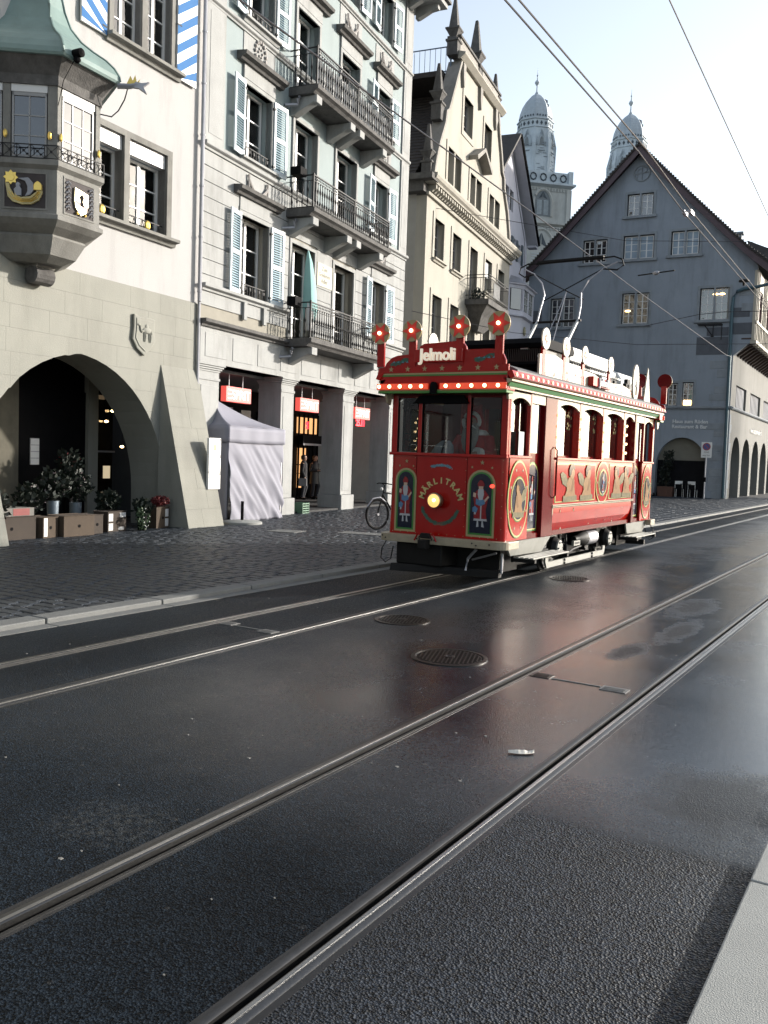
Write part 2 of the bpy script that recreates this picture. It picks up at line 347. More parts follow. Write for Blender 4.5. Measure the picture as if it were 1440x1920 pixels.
def asphalt():
    m = bpy.data.materials.new('wet asphalt'); m.use_nodes = True; N = m.node_tree.nodes; L = m.node_tree.links
    b = N['Principled BSDF']; ge = N.new('ShaderNodeNewGeometry'); P = ge.outputs['Position']
    def noise(sc, det=4, ro=0.6, vec=None):
        n = N.new('ShaderNodeTexNoise'); n.inputs['Scale'].default_value = sc; n.inputs['Detail'].default_value = det; n.inputs['Roughness'].default_value = ro
        L.new(vec or P, n.inputs['Vector']); return n.outputs['Fac']
    def ramp(src, p0, c0, p1, c1):
        r = N.new('ShaderNodeValToRGB'); e = r.color_ramp.elements; e[0].position = p0; e[1].position = p1
        e[0].color = (*c0, 1) if isinstance(c0, tuple) else (c0, c0, c0, 1); e[1].color = (*c1, 1) if isinstance(c1, tuple) else (c1, c1, c1, 1)
        L.new(src, r.inputs[0]); return r.outputs[0]
    def math_(op, a, bb):
        n = N.new('ShaderNodeMath'); n.operation = op
        for i, q in enumerate((a, bb)):
            if isinstance(q, (int, float)): n.inputs[i].default_value = q
            else: L.new(q, n.inputs[i])
        return n.outputs[0]
    sp = N.new('ShaderNodeSeparateXYZ'); L.new(P, sp.inputs[0]); X_, Y_ = sp.outputs[0], sp.outputs[1]
    def mixf(f, a, b_):
        n = N.new('ShaderNodeMix'); L.new(f, n.inputs[0])
        for i_, q in ((2, a), (3, b_)):
            if isinstance(q, (int, float)): n.inputs[i_].default_value = q
            else: L.new(q, n.inputs[i_])
        return n.outputs[0]
    def mixc(f, a, b_, mode='MIX'):
        n = N.new('ShaderNodeMix'); n.data_type = 'RGBA'; n.blend_type = mode
        if isinstance(f, (int, float)): n.inputs[0].default_value = f
        else: L.new(f, n.inputs[0])
        for i_, q in ((6, a), (7, b_)):
            if isinstance(q, tuple): n.inputs[i_].default_value = (*q, 1)
            else: L.new(q, n.inputs[i_])
        return n.outputs[2]
    def spot(cx, cy, rx, ry, lo=.45, hi=1.15):       # one blotch with a ragged edge
        a = math_('MULTIPLY', math_('SUBTRACT', X_, cx), 1 / rx); c = math_('MULTIPLY', math_('SUBTRACT', Y_, cy), 1 / ry)
        d = math_('SQRT', math_('ADD', math_('MULTIPLY', a, a), math_('MULTIPLY', c, c)), 0)
        return ramp(math_('ADD', d, math_('MULTIPLY', math_('SUBTRACT', edge_n, .5), 1.3)), lo, 1.0, hi, 0.0)
    edge_n = noise(3.2, 6, 0.7)
    vo = N.new('ShaderNodeTexVoronoi'); vo.inputs['Scale'].default_value = 120; L.new(P, vo.inputs['Vector'])
    vc = N.new('ShaderNodeTexVoronoi'); vc.inputs['Scale'].default_value = 108; vc.inputs['Randomness'].default_value = 1; L.new(P, vc.inputs['Vector'])
    vo2 = N.new('ShaderNodeTexVoronoi'); vo2.inputs['Scale'].default_value = 55; L.new(P, vo2.inputs['Vector'])
    # the coarse, drier course laid at the near right: outside the near rail, short of a cross seam
    coarse = math_('MULTIPLY', ramp(X_, 0, 0.0, 1, 1.0), 1.0)
    cx_ = N.new('ShaderNodeMapRange'); L.new(X_, cx_.inputs[0]); cx_.inputs[1].default_value = -1.70; cx_.inputs[2].default_value = -1.66
    cy_ = N.new('ShaderNodeMapRange'); L.new(math_('ADD', Y_, math_('MULTIPLY', edge_n, .10)), cy_.inputs[0]); cy_.inputs[1].default_value = 4.10; cy_.inputs[2].default_value = 3.98
    coarse = math_('MULTIPLY', cx_.outputs[0], cy_.outputs[0])
    wx = N.new('ShaderNodeMapRange'); wx.interpolation_type = 'SMOOTHSTEP'; L.new(math_('ADD', X_, math_('MULTIPLY', math_('SUBTRACT', noise(.5, 5, .6), .5), 2.6)), wx.inputs[0]); wx.inputs[1].default_value = -5.6; wx.inputs[2].default_value = -3.0
    wy = N.new('ShaderNodeMapRange'); wy.interpolation_type = 'SMOOTHSTEP'; L.new(math_('ADD', Y_, math_('MULTIPLY', edge_n, .8)), wy.inputs[0]); wy.inputs[1].default_value = 3.2; wy.inputs[2].default_value = 5.6
    wet = math_('MULTIPLY', math_('MULTIPLY', wx.outputs[0], wy.outputs[0]), math_('SUBTRACT', 1.0, coarse))
    dryspots = math_('MAXIMUM', math_('MAXIMUM', spot(-2.35, 11.2, .28, 1.0), spot(-2.1, 9.4, .18, .9)), math_('MAXIMUM', spot(-2.25, 8.1, .16, .5), math_('MULTIPLY', spot(-.80, 4.75, .42, .6), .7)))
    wet = math_('MULTIPLY', wet, math_('SUBTRACT', 1.0, math_('MULTIPLY', dryspots, .80)))
    grain = ramp(vo.outputs['Color'], 0.25, (0.002, 0.003, 0.004), 1.0, (0.022, 0.031, 0.042))
    grc = ramp(vc.outputs['Color'], 0.2, (0.002, 0.003, 0.004), 1.0, (0.036, 0.046, 0.062))
    col = mixc(coarse, grain, grc)
    col = mixc(math_('MULTIPLY', ramp(vo2.outputs['Color'], 0.94, 0.0, 0.99, 1.0), 0.5), col, (0.11, 0.105, 0.095))
    tone = ramp(noise(.55, 6, .65), 0.32, 0.55, 0.68, 1.35); col = mixc(1.0, col, tone, 'MULTIPLY')
    scuff = math_('MULTIPLY', spot(-3.05, 2.75, .35, .30), ramp(noise(26, 5, .7), .45, 0.0, .68, .35)); col = mixc(scuff, col, (.12, .12, .11))
    tyre = N.new('ShaderNodeTexWave'); tyre.inputs['Scale'].default_value = .16; tyre.inputs['Distortion'].default_value = 1.2; tyre.bands_direction = 'X'; L.new(P, tyre.inputs['Vector'])
    col = mixc(.35, col, ramp(tyre.outputs['Fac'], .2, .7, .8, 1.2), 'MULTIPLY')
    cr = N.new('ShaderNodeTexVoronoi'); cr.feature = 'DISTANCE_TO_EDGE'; cr.inputs['Scale'].default_value = .42
    wv = N.new('ShaderNodeVectorMath'); wv.operation = 'ADD'; nv = N.new('ShaderNodeTexNoise'); nv.inputs['Scale'].default_value = 2.2; nv.inputs['Detail'].default_value = 6; L.new(P, nv.inputs['Vector']); L.new(P, wv.inputs[0]); L.new(nv.outputs['Color'], wv.inputs[1]); L.new(wv.outputs[0], cr.inputs['Vector'])
    crack = math_('MULTIPLY', ramp(cr.outputs['Distance'], .0, 1.0, .0035, 0.0), ramp(noise(.8, 2), .52, 0.0, .6, .8)); col = mixc(crack, col, (.003, .003, .003))
    col = mixc(math_('MULTIPLY', dryspots, .6), col, (.004, .0045, .005)); L.new(col, b.inputs['Base Color'])
    film = ramp(noise(1.1, 7, .68), .34, .13, .70, .28)
    rough = mixf(wet, mixf(coarse, .55, .50), film)
    sv_ = N.new('ShaderNodeSeparateColor'); L.new(vo.outputs['Color'], sv_.inputs[0]); L.new(math_('ADD', rough, math_('MULTIPLY', math_('SUBTRACT', sv_.outputs[1], .5), mixf(wet, .36, .08))), b.inputs['Roughness'])
    L.new(mixf(wet, mixf(coarse, .06, .18), .75), b.inputs['Specular IOR Level'])
    bp = N.new('ShaderNodeBump'); bp.inputs['Distance'].default_value = 0.006
    L.new(mixf(wet, mixf(coarse, .6, .8), .11), bp.inputs['Strength'])
    hf = math_('ADD', vo.outputs['Distance'], math_('MULTIPLY', noise(30, 4), 1.0)); hc = math_('MULTIPLY', math_('ADD', vc.outputs['Distance'], math_('MULTIPLY', noise(45, 3), .6)), 1.5)
    L.new(mixf(coarse, hf, hc), bp.inputs['Height']); L.new(bp.outputs[0], b.inputs['Normal'])
    return m
M_asph = asphalt()
def cobblemat():
    m = mat('dark paving setts', (0.019, 0.027, 0.037), 0.5, var=0.45, vscale=9, bump=0.5, bscale=70)
    return m
M_cob = cobblemat()
M_cobj = mat('sett joints', (0.014, 0.015, 0.017), 0.8, var=0.4, vscale=20)
M_conc = mat('pale kerb slab', (0.34, 0.35, 0.335), 0.8, var=0.09, vscale=5, bump=0.35, bscale=180)

# ------------------------------------------------------------ ground, road, rails
KX = lambda Y: interp([(-20, -7.15), (12, -7.05), (26, -6.50), (400, -6.50)], Y)      # road edge on the left
g = MB(); g.add([(-1500, -1500, -.35), (1500, -1500, -.35), (1500, 1500, -.35), (-1500, 1500, -.35)], [(0, 1, 2, 3)])
struct(g.build('ground', M_cobj))
RX = [(-5.98, 1), (-5.09, -1), (-2.70, 1), (-1.69, -1)]       # running edge, side of the flangeway
edges = []
for x, s in RX: edges.append((x - .085, x + .085))
YS = [-12, 0, 12, 19, 26, 60, 260]
rd = MB()
xs_prev = None
strips = [(None, edges[0][0])] + [(edges[i][1], edges[i + 1][0]) for i in range(3)] + [(edges[3][1], -0.52)]
for a, b in strips:
    for y0, y1 in zip(YS, YS[1:]):
        xa0 = KX(y0) if a is None else a; xa1 = KX(y1) if a is None else a
        o = [(xa0, y0, 0), (b, y0, 0), (b, y1, 0), (xa1, y1, 0), (xa0, y0, -.3), (b, y0, -.3), (b, y1, -.3), (xa1, y1, -.3)]
        rd.add(o, [(0, 1, 2, 3), (0, 4, 5, 1), (1, 5, 6, 2), (2, 6, 7, 3), (3, 7, 4, 0)])
struct(rd.build('road', M_asph))
def track(xa, xb, label, dull=False):
    t = thing('tram_track', label, 'tram track', ((xa + xb) / 2, 0, 0), 0, 'tram tracks in the road'); c = (xa + xb) / 2
    Y0, Y1 = -12, 260
    for x, s in ((xa, 1), (xb, -1)):
        h = MB(); o = x - c      # head outside the groove, lip inside
        h.prof([(0, 0)] , 0, 0) if 0 else None
        def strip(x0, x1, pr, nm, m):
            mb = MB(); n = len(pr); vs = []
            for y in (Y0, Y1): vs += [(x0 + (x1 - x0) * p[0], y, p[1]) for p in pr]
            mb.add(vs, [tuple(range(n)), tuple(range(2 * n - 1, n - 1, -1))] + [(i, i + n, (i + 1) % n + n, (i + 1) % n) for i in range(n)]).build(nm, m, t, smooth=True)
        a0, a1 = (o - .056, o) if s > 0 else (o + .056, o)
        bx = o - .017 * s; MB().box(bx - .008, bx + .008, Y0, Y1, .0078, .0092).build('running_band', M_band, t)
        strip(a0, a1, [(0, -.12), (0, .002), (.12, .006), (.6, .0075), (.9, .0068), (1, .003), (1, -.12)], 'rail_head', M_steel2 if dull and s > 0 else M_steel)
        b0, b1 = (o, o + .040) if s > 0 else (o, o - .040)
        strip(b0, b1, [(0, -.12), (0, -.045), (.5, -.05), (1, -.045), (1, -.12)], 'flange_groove', M_black)
        c0, c1 = (b1, b1 + .026) if s > 0 else (b1, b1 - .026)
        strip(c0, c1, [(0, -.12), (0, -.002), (.3, .003), (1, .003), (1, -.12)], 'rail_lip', M_steel2)
        e0, e1 = (a0 - .029, a0) if s > 0 else (a0, a0 + .029)
        strip(e0, e1, [(0, -.12), (0, .001), (1, .001), (1, -.12)], 'joint_sealant', M_seal)
        f0, f1 = (c1, c1 + .019) if s > 0 else (c1 - .019, c1)
        strip(f0, f1, [(0, -.12), (0, .001), (1, .001), (1, -.12)], 'joint_sealant', M_seal)
    return t
track(RX[2][0], RX[3][0], 'tram track nearest the camera, two polished grooved rails in wet asphalt')
track(RX[0][0], RX[1][0], 'tram track that the red tram runs on, beside the left kerb', True)
# tie bars and drain boxes set across the near and the far track
def crossbox(x, y, w, l, label, open_=False, rz=0.0):
    mf = M_iron2 if open_ else mat('grey worn plate', (.16, .16, .155), .6, var=.3, vscale=30)
    t = thing('drain_box', label, 'drain', (x, y, .004), rz)
    MB().box(-w / 2, w / 2, -l / 2, l / 2, -.02, .001).build('frame', mf, t)
    if open_: MB().box(-w / 2 + .02, w / 2 - .02, -l / 2 + .02, l / 2 - .02, .0012, .002).build('opening', M_black, t)
    for k in range(4): MB().box(-w / 2 + .02, w / 2 - .02, -l / 2 + .02 + k * (l - .04) / 4, -l / 2 + .03 + k * (l - .04) / 4, .0012, .005).build('grate_bar', mf, t)
crossbox(-2.53, 6.66, .16, .14, 'small open drain box beside the inner rail of the near track', True)
crossbox(-1.93, 6.60, .20, .13, 'small flat drain box beside the outer rail of the near track')
crossbox(-5.80, 6.66, .16, .14, 'small drain box between the rails of the far track, at the left rail')
crossbox(-5.27, 6.60, .18, .13, 'small drain box between the rails of the far track, at the right rail')
sl = MB(); sl.box(-2.44, -2.04, 6.61, 6.625, .001, .005); tag(sl.build('cable_slot', M_kerb), 'thin pale sealed slot joining the two drain boxes of the near track', 'slot')
sl = MB(); sl.box(-5.71, -5.36, 6.61, 6.625, .001, .005); tag(sl.build('cable_slot', M_kerb), 'thin pale sealed slot joining the two drain boxes of the far track', 'slot')
def manhole(x, y, r, label, bars=True):
    t = thing('manhole_cover', label, 'manhole cover', (x, y, .002), R_(20))
    MB().lathe([(r, -.03), (r, .006), (r - .035, .008), (r - .04, -.03)], n=40).build('rim', M_iron2, t, smooth=True)
    MB().lathe([(r - .05, -.03), (r - .05, .004)], n=40).build('lid', M_iron2, t)
    rb = MB(); n = int(r / .035)
    for i in range(-n + 1, n):
        k = i * .035; hw = math.sqrt(max(0, (r - .06) ** 2 - k * k))
        rb.box(-hw, hw, k - .006, k + .006, .004, .009); rb.box(k - .006, k + .006, -hw, hw, .004, .0085)
    rb.build('grip_ribs', M_iron2, t, kind='stuff')
    MB().lathe([(.05, .004), (.05, .012), (.03, .013), (.02, .006)], n=14).build('lifting_boss', M_iron2, t)
manhole(-3.41, 6.75, .33, 'round ribbed manhole cover between the tracks, largest and nearest to the camera')
manhole(-4.60, 7.99, .29, 'round ribbed manhole cover just right of the far track, short of the tram')
manhole(-4.42, 12.55, .30, 'round manhole cover beside the tram under its step board')
# litter
t = thing('crumpled_paper', 'crumpled pale paper wrapper lying between the rails of the near track', 'litter', (-1.93, 4.79, .004), R_(35))
rn = random.Random(5); mb = MB(); rows = []
for i in range(9):
    w = .028 * math.sin(math.pi * (i + .6) / 9.4) + .004
    rows.append([(-.075 + i * .019, -w, .004), (-.075 + i * .019, 0, .012 + .008 * rn.random()), (-.075 + i * .019, w, .004), (-.075 + i * .019, 0, .0)])
mb.loft(rows).build('wrapper', mat('dirty paper', (0.85, 0.8, 0.7), 0.8, var=0.2, vscale=60), t)
rn = random.Random(11)
mb = MB()
for k in range(110):
    x = -7 + 6.3 * rn.random(); y = 2.0 + 12 * rn.random() ** 1.5; r = .005 + .009 * rn.random() ** 2
    if any(abs(x - q[0]) < .12 for q in RX): continue
    mb.lathe([(r, -.002), (r * .8, .003)], (x, y, 0), n=5, rot=rn.random() * 3)
o = mb.build('road_crumbs', mat('pale crumbs', (0.2, 0.195, 0.18), 0.8), kind='stuff'); o['label'] = 'tiny pale crumbs and gum spots scattered over the asphalt'
# right kerb: pale slabs
kb = struct(thing('kerb', 'x', 'x')); del kb['label']; del kb['category']
yj = [-6, -4.4, -2.8, -1.2, .4, 1.6, 3.76, 5.2, 6.8, 8.4, 10, 12, 14, 16, 18, 20]
for i, (a, b) in enumerate(zip(yj, yj[1:])):
    MB().box(-.515, .0, a + .004, b - .004, -.2, .055).build('kerb_slab', M_conc, kb, bevel=.008)
struct(MB().box(.004, 4, -6, 20, -.2, .05).build('pavement', M_conc))
# left kerb stones
kb = struct(thing('kerb', 'x', 'x')); del kb['label']; del kb['category']
y = -2.0
rn = random.Random(2)
while y < 120:
    l = 1.5 if y < 40 else 6; g_ = .008
    a, b = y + g_, y + l - g_
    for (o0, o1, z, nm) in ((-.24, 0, .055, 'kerb_stone'), (.006, .17, .004, 'gutter_stone')):
        if nm == 'gutter_stone' and y > 13: continue
        mb = MB(); vs = [(KX(a) + o0, a, -.2), (KX(a) + o1, a, -.2), (KX(b) + o1, b, -.2), (KX(b) + o0, b, -.2)]
        vs += [(p[0], p[1], z) for p in vs]
        mb.add(vs, [(0, 3, 2, 1), (4, 5, 6, 7), (0, 1, 5, 4), (1, 2, 6, 5), (2, 3, 7, 6), (3, 0, 4, 7)])
        mb.build(nm, M_kerb, kb, bevel=.012 if y < 26 and nm == 'kerb_stone' else 0)
    y += l
# paving of small dark setts
pv = MB()
for y0, y1 in zip([-3] + YS[1:], YS[1:]):
    pv.add([(-60, y0, .03), (KX(y0) - .245, y0, .03), (KX(y1) - .245, y1, .03), (-60, y1, .03)], [(0, 1, 2, 3)])
paving = struct(pv.build('paving', M_cobj))
sm = {}
rn = random.Random(9)
def sett(mb, x, y, w, l, z=0.0):
    c = .012; j = lambda: (rn.random() - .5) * .012
    b = [(x + j(), y + j()), (x + w + j(), y + j()), (x + w + j(), y + l + j()), (x + j(), y + l + j())]; cx, cy = x + w / 2, y + l / 2
    t = [(p[0] + (cx - p[0]) * .16, p[1] + (cy - p[1]) * .16) for p in b]; h = .048 + z
    mb.add([(p[0], p[1], .02) for p in b] + [(p[0], p[1], .036 + z) for p in b] + [(p[0], p[1], h) for p in t],
           [(0, 1, 5, 4), (1, 2, 6, 5), (2, 3, 7, 6), (3, 0, 4, 7), (4, 5, 9, 8), (5, 6, 10, 9), (6, 7, 11, 10), (7, 4, 8, 11), (8, 9, 10, 11)])
stuff = MB(); cnt = 0; yy = 4.2; k = 0
near = []
while yy < 27:
    wl = .145; x = KX(yy) - .255 - .20 + (k % 2) * .07; xe = -14.6 - (yy - 14) * .12 if yy > 14 else -17.5
    while x > xe - .3:
        w = .17 + .06 * rn.random()
        # inside the view only
        az = math.degrees(math.atan2(x, yy)); 
        if -57 < az < -12: near.append((math.hypot(x, yy), x, yy, w, wl))
        x -= w + .012
    yy += wl + .012; k += 1
near.sort()
for i, (d, x, y_, w, l) in enumerate(near):
    zz = (rn.random() - .5) * .008
    if i < 300:
        mb = MB(); sett(mb, x, y_, w, l, zz); mb.build('paving_stone', M_cob, paving)
    else: sett(stuff, x, y_, w, l, zz)
# beyond: the same setts, coarser rows
yy = 27.0
while yy < 56:
    x = KX(yy) - .5
    while x > -20:
        w = .34; az = math.degrees(math.atan2(x, yy))
        if az > -24: sett(stuff, x, yy, w, .28, (rn.random() - .5) * .012)
        x -= w + .02
    yy += .30
stuff.build('paving_stones', M_cob, paving, kind='stuff')
# ------------------------------------------------------------ white house with the arch and the bay window
A = facade('white_house', 'white house with pointed arch in beige base and copper roofed bay window, leftmost house', 'house', (-14.18, 15.01), -4.7)
ar = arch_hole(-3.52, 2.42, 0, 0.8, 3.45, n=14, pointed=(2.66, -.24))
ar2 = arch_hole(-9.9, 2.42, 0, 0.8, 3.45, n=10, pointed=(2.66, -.24))
holesA = [ar, ar2, rect(-4.9, -3.75, 6.14, 7.84), rect(-3.60, -2.47, 6.14, 7.84), rect(-2.32, -1.20, 6.14, 7.84),
          rect(-2.80, -2.02, 9.62, 11.5), rect(-1.86, -1.13, 9.62, 11.5), rect(-9.5, -7.5, 9.62, 11.5)]
w = MB(); wallmesh(w, [(0, -14), (4.97, -14)], [(0, -.012), (4.97, -.012)], holesA, 0, .9); w.build('base_wall', M_beige, A)
w = MB(); wallmesh(w, [(4.97, -14), (15, -14)], [(4.97, -.012), (15, -.012)], holesA, 0, .5); w.build('upper_wall', M_white, A)
blocks(A, 'ashlar_block', M_beige, -9.5, -.02, .0, 4.96, .41, 1.15, [ar, ar2], 0.0, thick=.022, gap=.002, jit=.0008, rnd=random.Random(4), cham=.001)
# battered buttresses flanking the arch
def buttress(u0, u1, d, zt):
    n = 8; rn = random.Random(int(u0 * 100)); 
    for r in range(n):
        a, b = zt * r / n, zt * (r + 1) / n; ya, yb = -d * (1 - a / zt) - .03, -d * (1 - b / zt) - .03; e = .002
        x = u0
        while x < u1 - .05:
            q = min(u1, x + .5 + .5 * rn.random()); q = u1 if u1 - q < .2 else q
            MB().add([(x + (e if x > u0 else 0), ya, a + e), (q - (e if q < u1 else 0), ya, a + e), (q - (e if q < u1 else 0), 0, a + e), (x + (e if x > u0 else 0), 0, a + e),
                      (x + (e if x > u0 else 0), yb, b - e / 2), (q - (e if q < u1 else 0), yb, b - e / 2), (q - (e if q < u1 else 0), 0, b - e / 2), (x + (e if x > u0 else 0), 0, b - e / 2)],
                     [(0, 3, 2, 1), (4, 5, 6, 7), (0, 1, 5, 4), (1, 2, 6, 5), (2, 3, 7, 6), (3, 0, 4, 7)]).build('buttress_block', M_beige, A)
            x = q
        MB().prof([(ya + .01, a), (0, a), (0, b), (yb + .01, b)], u0 + .01, u1 - .01).build('buttress_core', M_beige, A) if r < 8 else 0
buttress(-1.27, -.06, .84, 3.48)
buttress(-7.4, -6.0, 1.02, 3.9)
# window dressings
def sill(par, u0, u1, z, m, d=.16, h=.12, xf=None):
    MB(xf).prof([(.06, z - h), (-.06, z - h), (-.09, z - h * .5), (-d, z - h * .4), (-d, z), (.06, z)], u0, u1).build('sill', m, par)
def surround(par, u0, u1, z0, z1, m, w=.12, d=.05, xf=None, bottom=False, dep=.14):
    mb = MB(xf); mb.box(u0 - w, u0, -d, dep, z0, z1 + w); mb.box(u1, u1 + w, -d, dep, z0, z1 + w); mb.box(u0, u1, -d, dep, z1, z1 + w)
    if bottom: mb.box(u0 - w, u1 + w, -d, dep, z0 - w, z0 - .001)
    mb.build('window_surround', m, par)
for (a, b) in ((-4.9, -3.75), (-3.60, -2.47), (-2.32, -1.20)):
    window(A, a, 6.14, b - a, 1.42, .26, M_wfr, M_glass, 2, 3, curtain=[(.05, .42, M_curt)])
    MB().box(a + .01, b - .01, .02, .16, 7.56, 7.84).build('roller_blind', M_wfr, A)
    gr = MB()
    for k in range(9): gr.tube([(a + .08 + k * (b - a - .16) / 8, .06, 6.16), (a + .08 + (k + (.5 if k % 2 else -.5)) * (b - a - .16) / 8, .06, 6.38)], .009, 4)
    gr.box(a + .02, b - .02, .05, .07, 6.37, 6.39); gr.build('window_grille', M_iron, A)
    MB().sphere((a + .62, .03, 6.29), .085, 8, 6, 1, .5, 1.2).build('gilded_mask', M_gold, A)
mb = MB(); mb.box(-5.05, -1.05, -.05, .14, 7.84, 7.96)
for x in (-5.05, -3.75, -2.47, -1.20): mb.box(x, x + .15, -.05, .2, 6.14, 7.84)
mb.build('window_surround', M_stone, A); sill(A, -5.1, -.93, 6.14, M_stone, .2, .15)
for (a, b) in ((-2.80, -2.02), (-1.86, -1.13)): window(A, a, 9.62, b - a, 1.88, .2, M_wfr, M_glass, 2, 4, fr=.045, curtain=[(.04, .5, M_curt)])
mb = MB(); mb.box(-2.92, -2.80, -.04, .14, 9.62, 11.7); mb.box(-2.02, -1.86, -.04, .18, 9.62, 11.7); mb.box(-1.13, -1.0, -.04, .14, 9.62, 11.7); mb.build('window_surround', M_stone, A)
sill(A, -3.0, -.86, 9.62, M_stone, .2, .16)
M_blue = mat('sky blue stripe paint', (0.06, 0.19, 0.44), 0.75, var=0.05, spec=.15)
def striped(u0, u1, dirn, label):
    p = MB().cbox(u0, u1, -.075, -.035, 9.52, 11.6, .004).build('striped_shutter', M_wfr, A, label=label)
    z = 9.2; w_ = u1 - u0
    while z < 11.7:
        a = [(u0, z), (u1, z + w_ * .75 * dirn), (u1, z + w_ * .75 * dirn + .19), (u0, z + .19)]
        a = [(x, min(11.6, max(9.52, q))) for x, q in a]
        if abs(a[0][1] - a[3][1]) > .02 or abs(a[1][1] - a[2][1]) > .02:
            pts = []
            for q in a:
                if not pts or (abs(q[0] - pts[-1][0]) + abs(q[1] - pts[-1][1])) > .004: pts.append(q)
            if len(pts) > 2: MB().slab(pts, -.079, -.0755).build('blue_stripe', M_blue, p)
        z += .40
    mb = MB()
    for hz in (9.65, 10.6): mb.box(u0 + (.0 if dirn > 0 else w_ - .12), u0 + (.12 if dirn > 0 else w_), -.085, -.0, hz, hz + .03)
    mb.build('hinge', M_iron, p)
striped(-.99, -.36, 1, 'shutter right of the upper window with blue stripes rising to the right')
striped(-3.66, -3.02, -1, 'shutter left of the upper window with blue stripes falling to the right')
# drain pipe at the joint of the two houses
dp = MB().tube([(-.13, -.1, 5.0), (-.13, -.1, 15)], .045, 8).build('drain_pipe', M_zinc, A, smooth=True)
for z in (5.2, 6.4, 7.5, 8.6, 9.7, 10.8): MB().tube([(-.13, -.1, z), (-.13, -.1, z + .04)], .056, 8).build('pipe_clip', M_zinc, dp)
MB().tube([(-.1, -.07, 0.0), (-.1, -.07, 5.0)], .035, 8).build('drain_pipe', M_zinc, A, smooth=True)
# carved shield with a camel
sh = MB(); c = (-1.86, 4.05)
out = [(-.30, .37), (-.10, .33), (.10, .35), (.33, .33), (.31, .1), (.34, -.12), (.20, -.30), (.02, -.45), (-.20, -.32), (-.33, -.14), (-.30, .1)]
sh.slab([(c[0] + a, c[1] + b) for a, b in out], -.085, -.02); so = sh.build('shield_relief', M_beige, A, bevel=.02)
sh = MB(); sh.slab([(c[0] + a * .8, c[1] + b * .8) for a, b in out], -.10, -.0855); sh.build('shield_field', M_beige, so, bevel=.008)
cm = MB(); cq = lambda a, b: (c[0] + a, -.108, c[1] + b)
cm.sphere(cq(.06, .07), .1, 10, 6, 1.25, .25, .62); cm.sphere(cq(.05, .14), .055, 8, 6, .9, .25, 1.1)
cm.tube([cq(-.04, .06), cq(-.10, .03), cq(-.14, .07), cq(-.155, .15)], .03, 6, .018); cm.sphere(cq(-.18, .165), .03, 8, 5, 1.5, .4, .8)
for x_, k_ in ((-.03, .0), (.0, .015), (.13, -.01), (.16, .015)): cm.tube([cq(x_, .05), cq(x_ + k_, -.06), cq(x_, -.16)], .019, 5, .011)
cm.tube([cq(.18, .08), cq(.20, .0)], .01, 4)
cm.build('camel_relief', M_beige, so, smooth=True, kind='stuff')
# arcade interior behind the arch
MB().box(-12, -3.46, 1.70, 1.9, 0, 3.8).build('arcade_back_wall', mat('shaded arcade plaster', (.13, .12, .09), .9, var=.25, vscale=3, dirt=.5), A); MB().box(-3.46, .4, 1.75, 1.9, 2.86, 3.8).build('door_head', M_black, A)  # back wall plaster darkened: the arcade's shade is put into its colour
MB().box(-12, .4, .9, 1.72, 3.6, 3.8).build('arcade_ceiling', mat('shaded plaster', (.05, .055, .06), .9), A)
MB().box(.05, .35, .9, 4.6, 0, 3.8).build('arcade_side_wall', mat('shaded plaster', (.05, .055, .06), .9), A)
MB().box(-12, .2, .2, 4.6, .0, .045).build('arcade_floor', M_cobj, A); MB().box(-3.5, .3, 4.4, 4.6, 0, 3.8).build('shop_back_wall', M_black, A)
MB().box(-3.46, -1.68, 1.70, 1.76, .05, 2.86).build('dark_door', M_black, A)
MB().box(-1.67, -1.38, 1.62, 1.78, 0, 3.4).build('stone_post', M_beige, A)
sw = MB().box(-1.36, -.88, 1.68, 1.70, .7, 2.75).build('shop_window', M_glass, A); MB().box(-1.38, -.86, 1.62, 1.7, 1.58, 1.62).build('window_bar', M_zinc, sw)
MB().box(-.98, -.5, 2.3, 2.35, .4, 2.9).build('shop_display', mat('dim display', (.16, .14, .11), .7, emit=(1, .7, .4), estr=.04), A)
MB().box(-1.16, -.96, 1.66, 1.675, 1.0, 1.28).build('lit_price_board', mat('lit cream board', (.6, .55, .4), .6, emit=(1, .8, .5), estr=.25), A)
for k, (x, y, z) in enumerate(((-.97, 1.6, 2.51), (-1.16, 1.6, 2.27), (-.66, 1.6, 1.72))):
    mb = MB().sphere((x, y, z), .04, 8, 6, 1.2, 1, .7); l_ = mb.build('ceiling_lamp', mat('lamp glow', (1, .8, .5), .5, emit=(1.0, .66, .30), estr=6), A)
    MB().tube([(x + .02, y, z + .03), (x + .06, y + .05, z + .12), (x + .04, y, 3.6)], .007, 4).build('lamp_arm', M_black, l_)
pn = MB().box(-3.18, -2.95, 1.685, 1.70, 1.29, 1.83).build('notice_board', M_zinc, A)
for k in range(4): MB().box(-3.17, -2.96, 1.678, 1.685, 1.30 + k * .134, 1.415 + k * .134).build('notice_sheet', M_curt, pn)
# bay window ---------------------------------------------------------------
u1, u2, D, S58 = -5.15, -4.19, 1.1, math.tan(R_(58))
def hexo(o, s=1.0):     # plan outline of the bay grown by o
    d = D + o; dx = d / S58; ex = o * .55
    return [(u1 - ex - dx, -.0), (u1 - ex, -d), (u2 + ex, -d), (u2 + ex + dx, -.0)]
def ring(o, z): return [(x, y, z) for x, y in hexo(o)]
bay = MB().loft([ring(-.55, 4.85), ring(-.35, 4.95), ring(-.20, 5.22), ring(-.22, 5.26), ring(-.05, 5.36), ring(.06, 5.45), ring(.06, 5.52), ring(.0, 5.55), ring(0, 6.26), ring(.07, 6.32), ring(.07, 6.40), ring(.0, 6.44)]).build('bay_window', M_stone, A)
MB().loft([ring(0.02, 7.62), ring(.02, 7.78), ring(.08, 7.86), ring(.20, 8.00), ring(.22, 8.03)]).build('eaves', M_stoneD, bay)
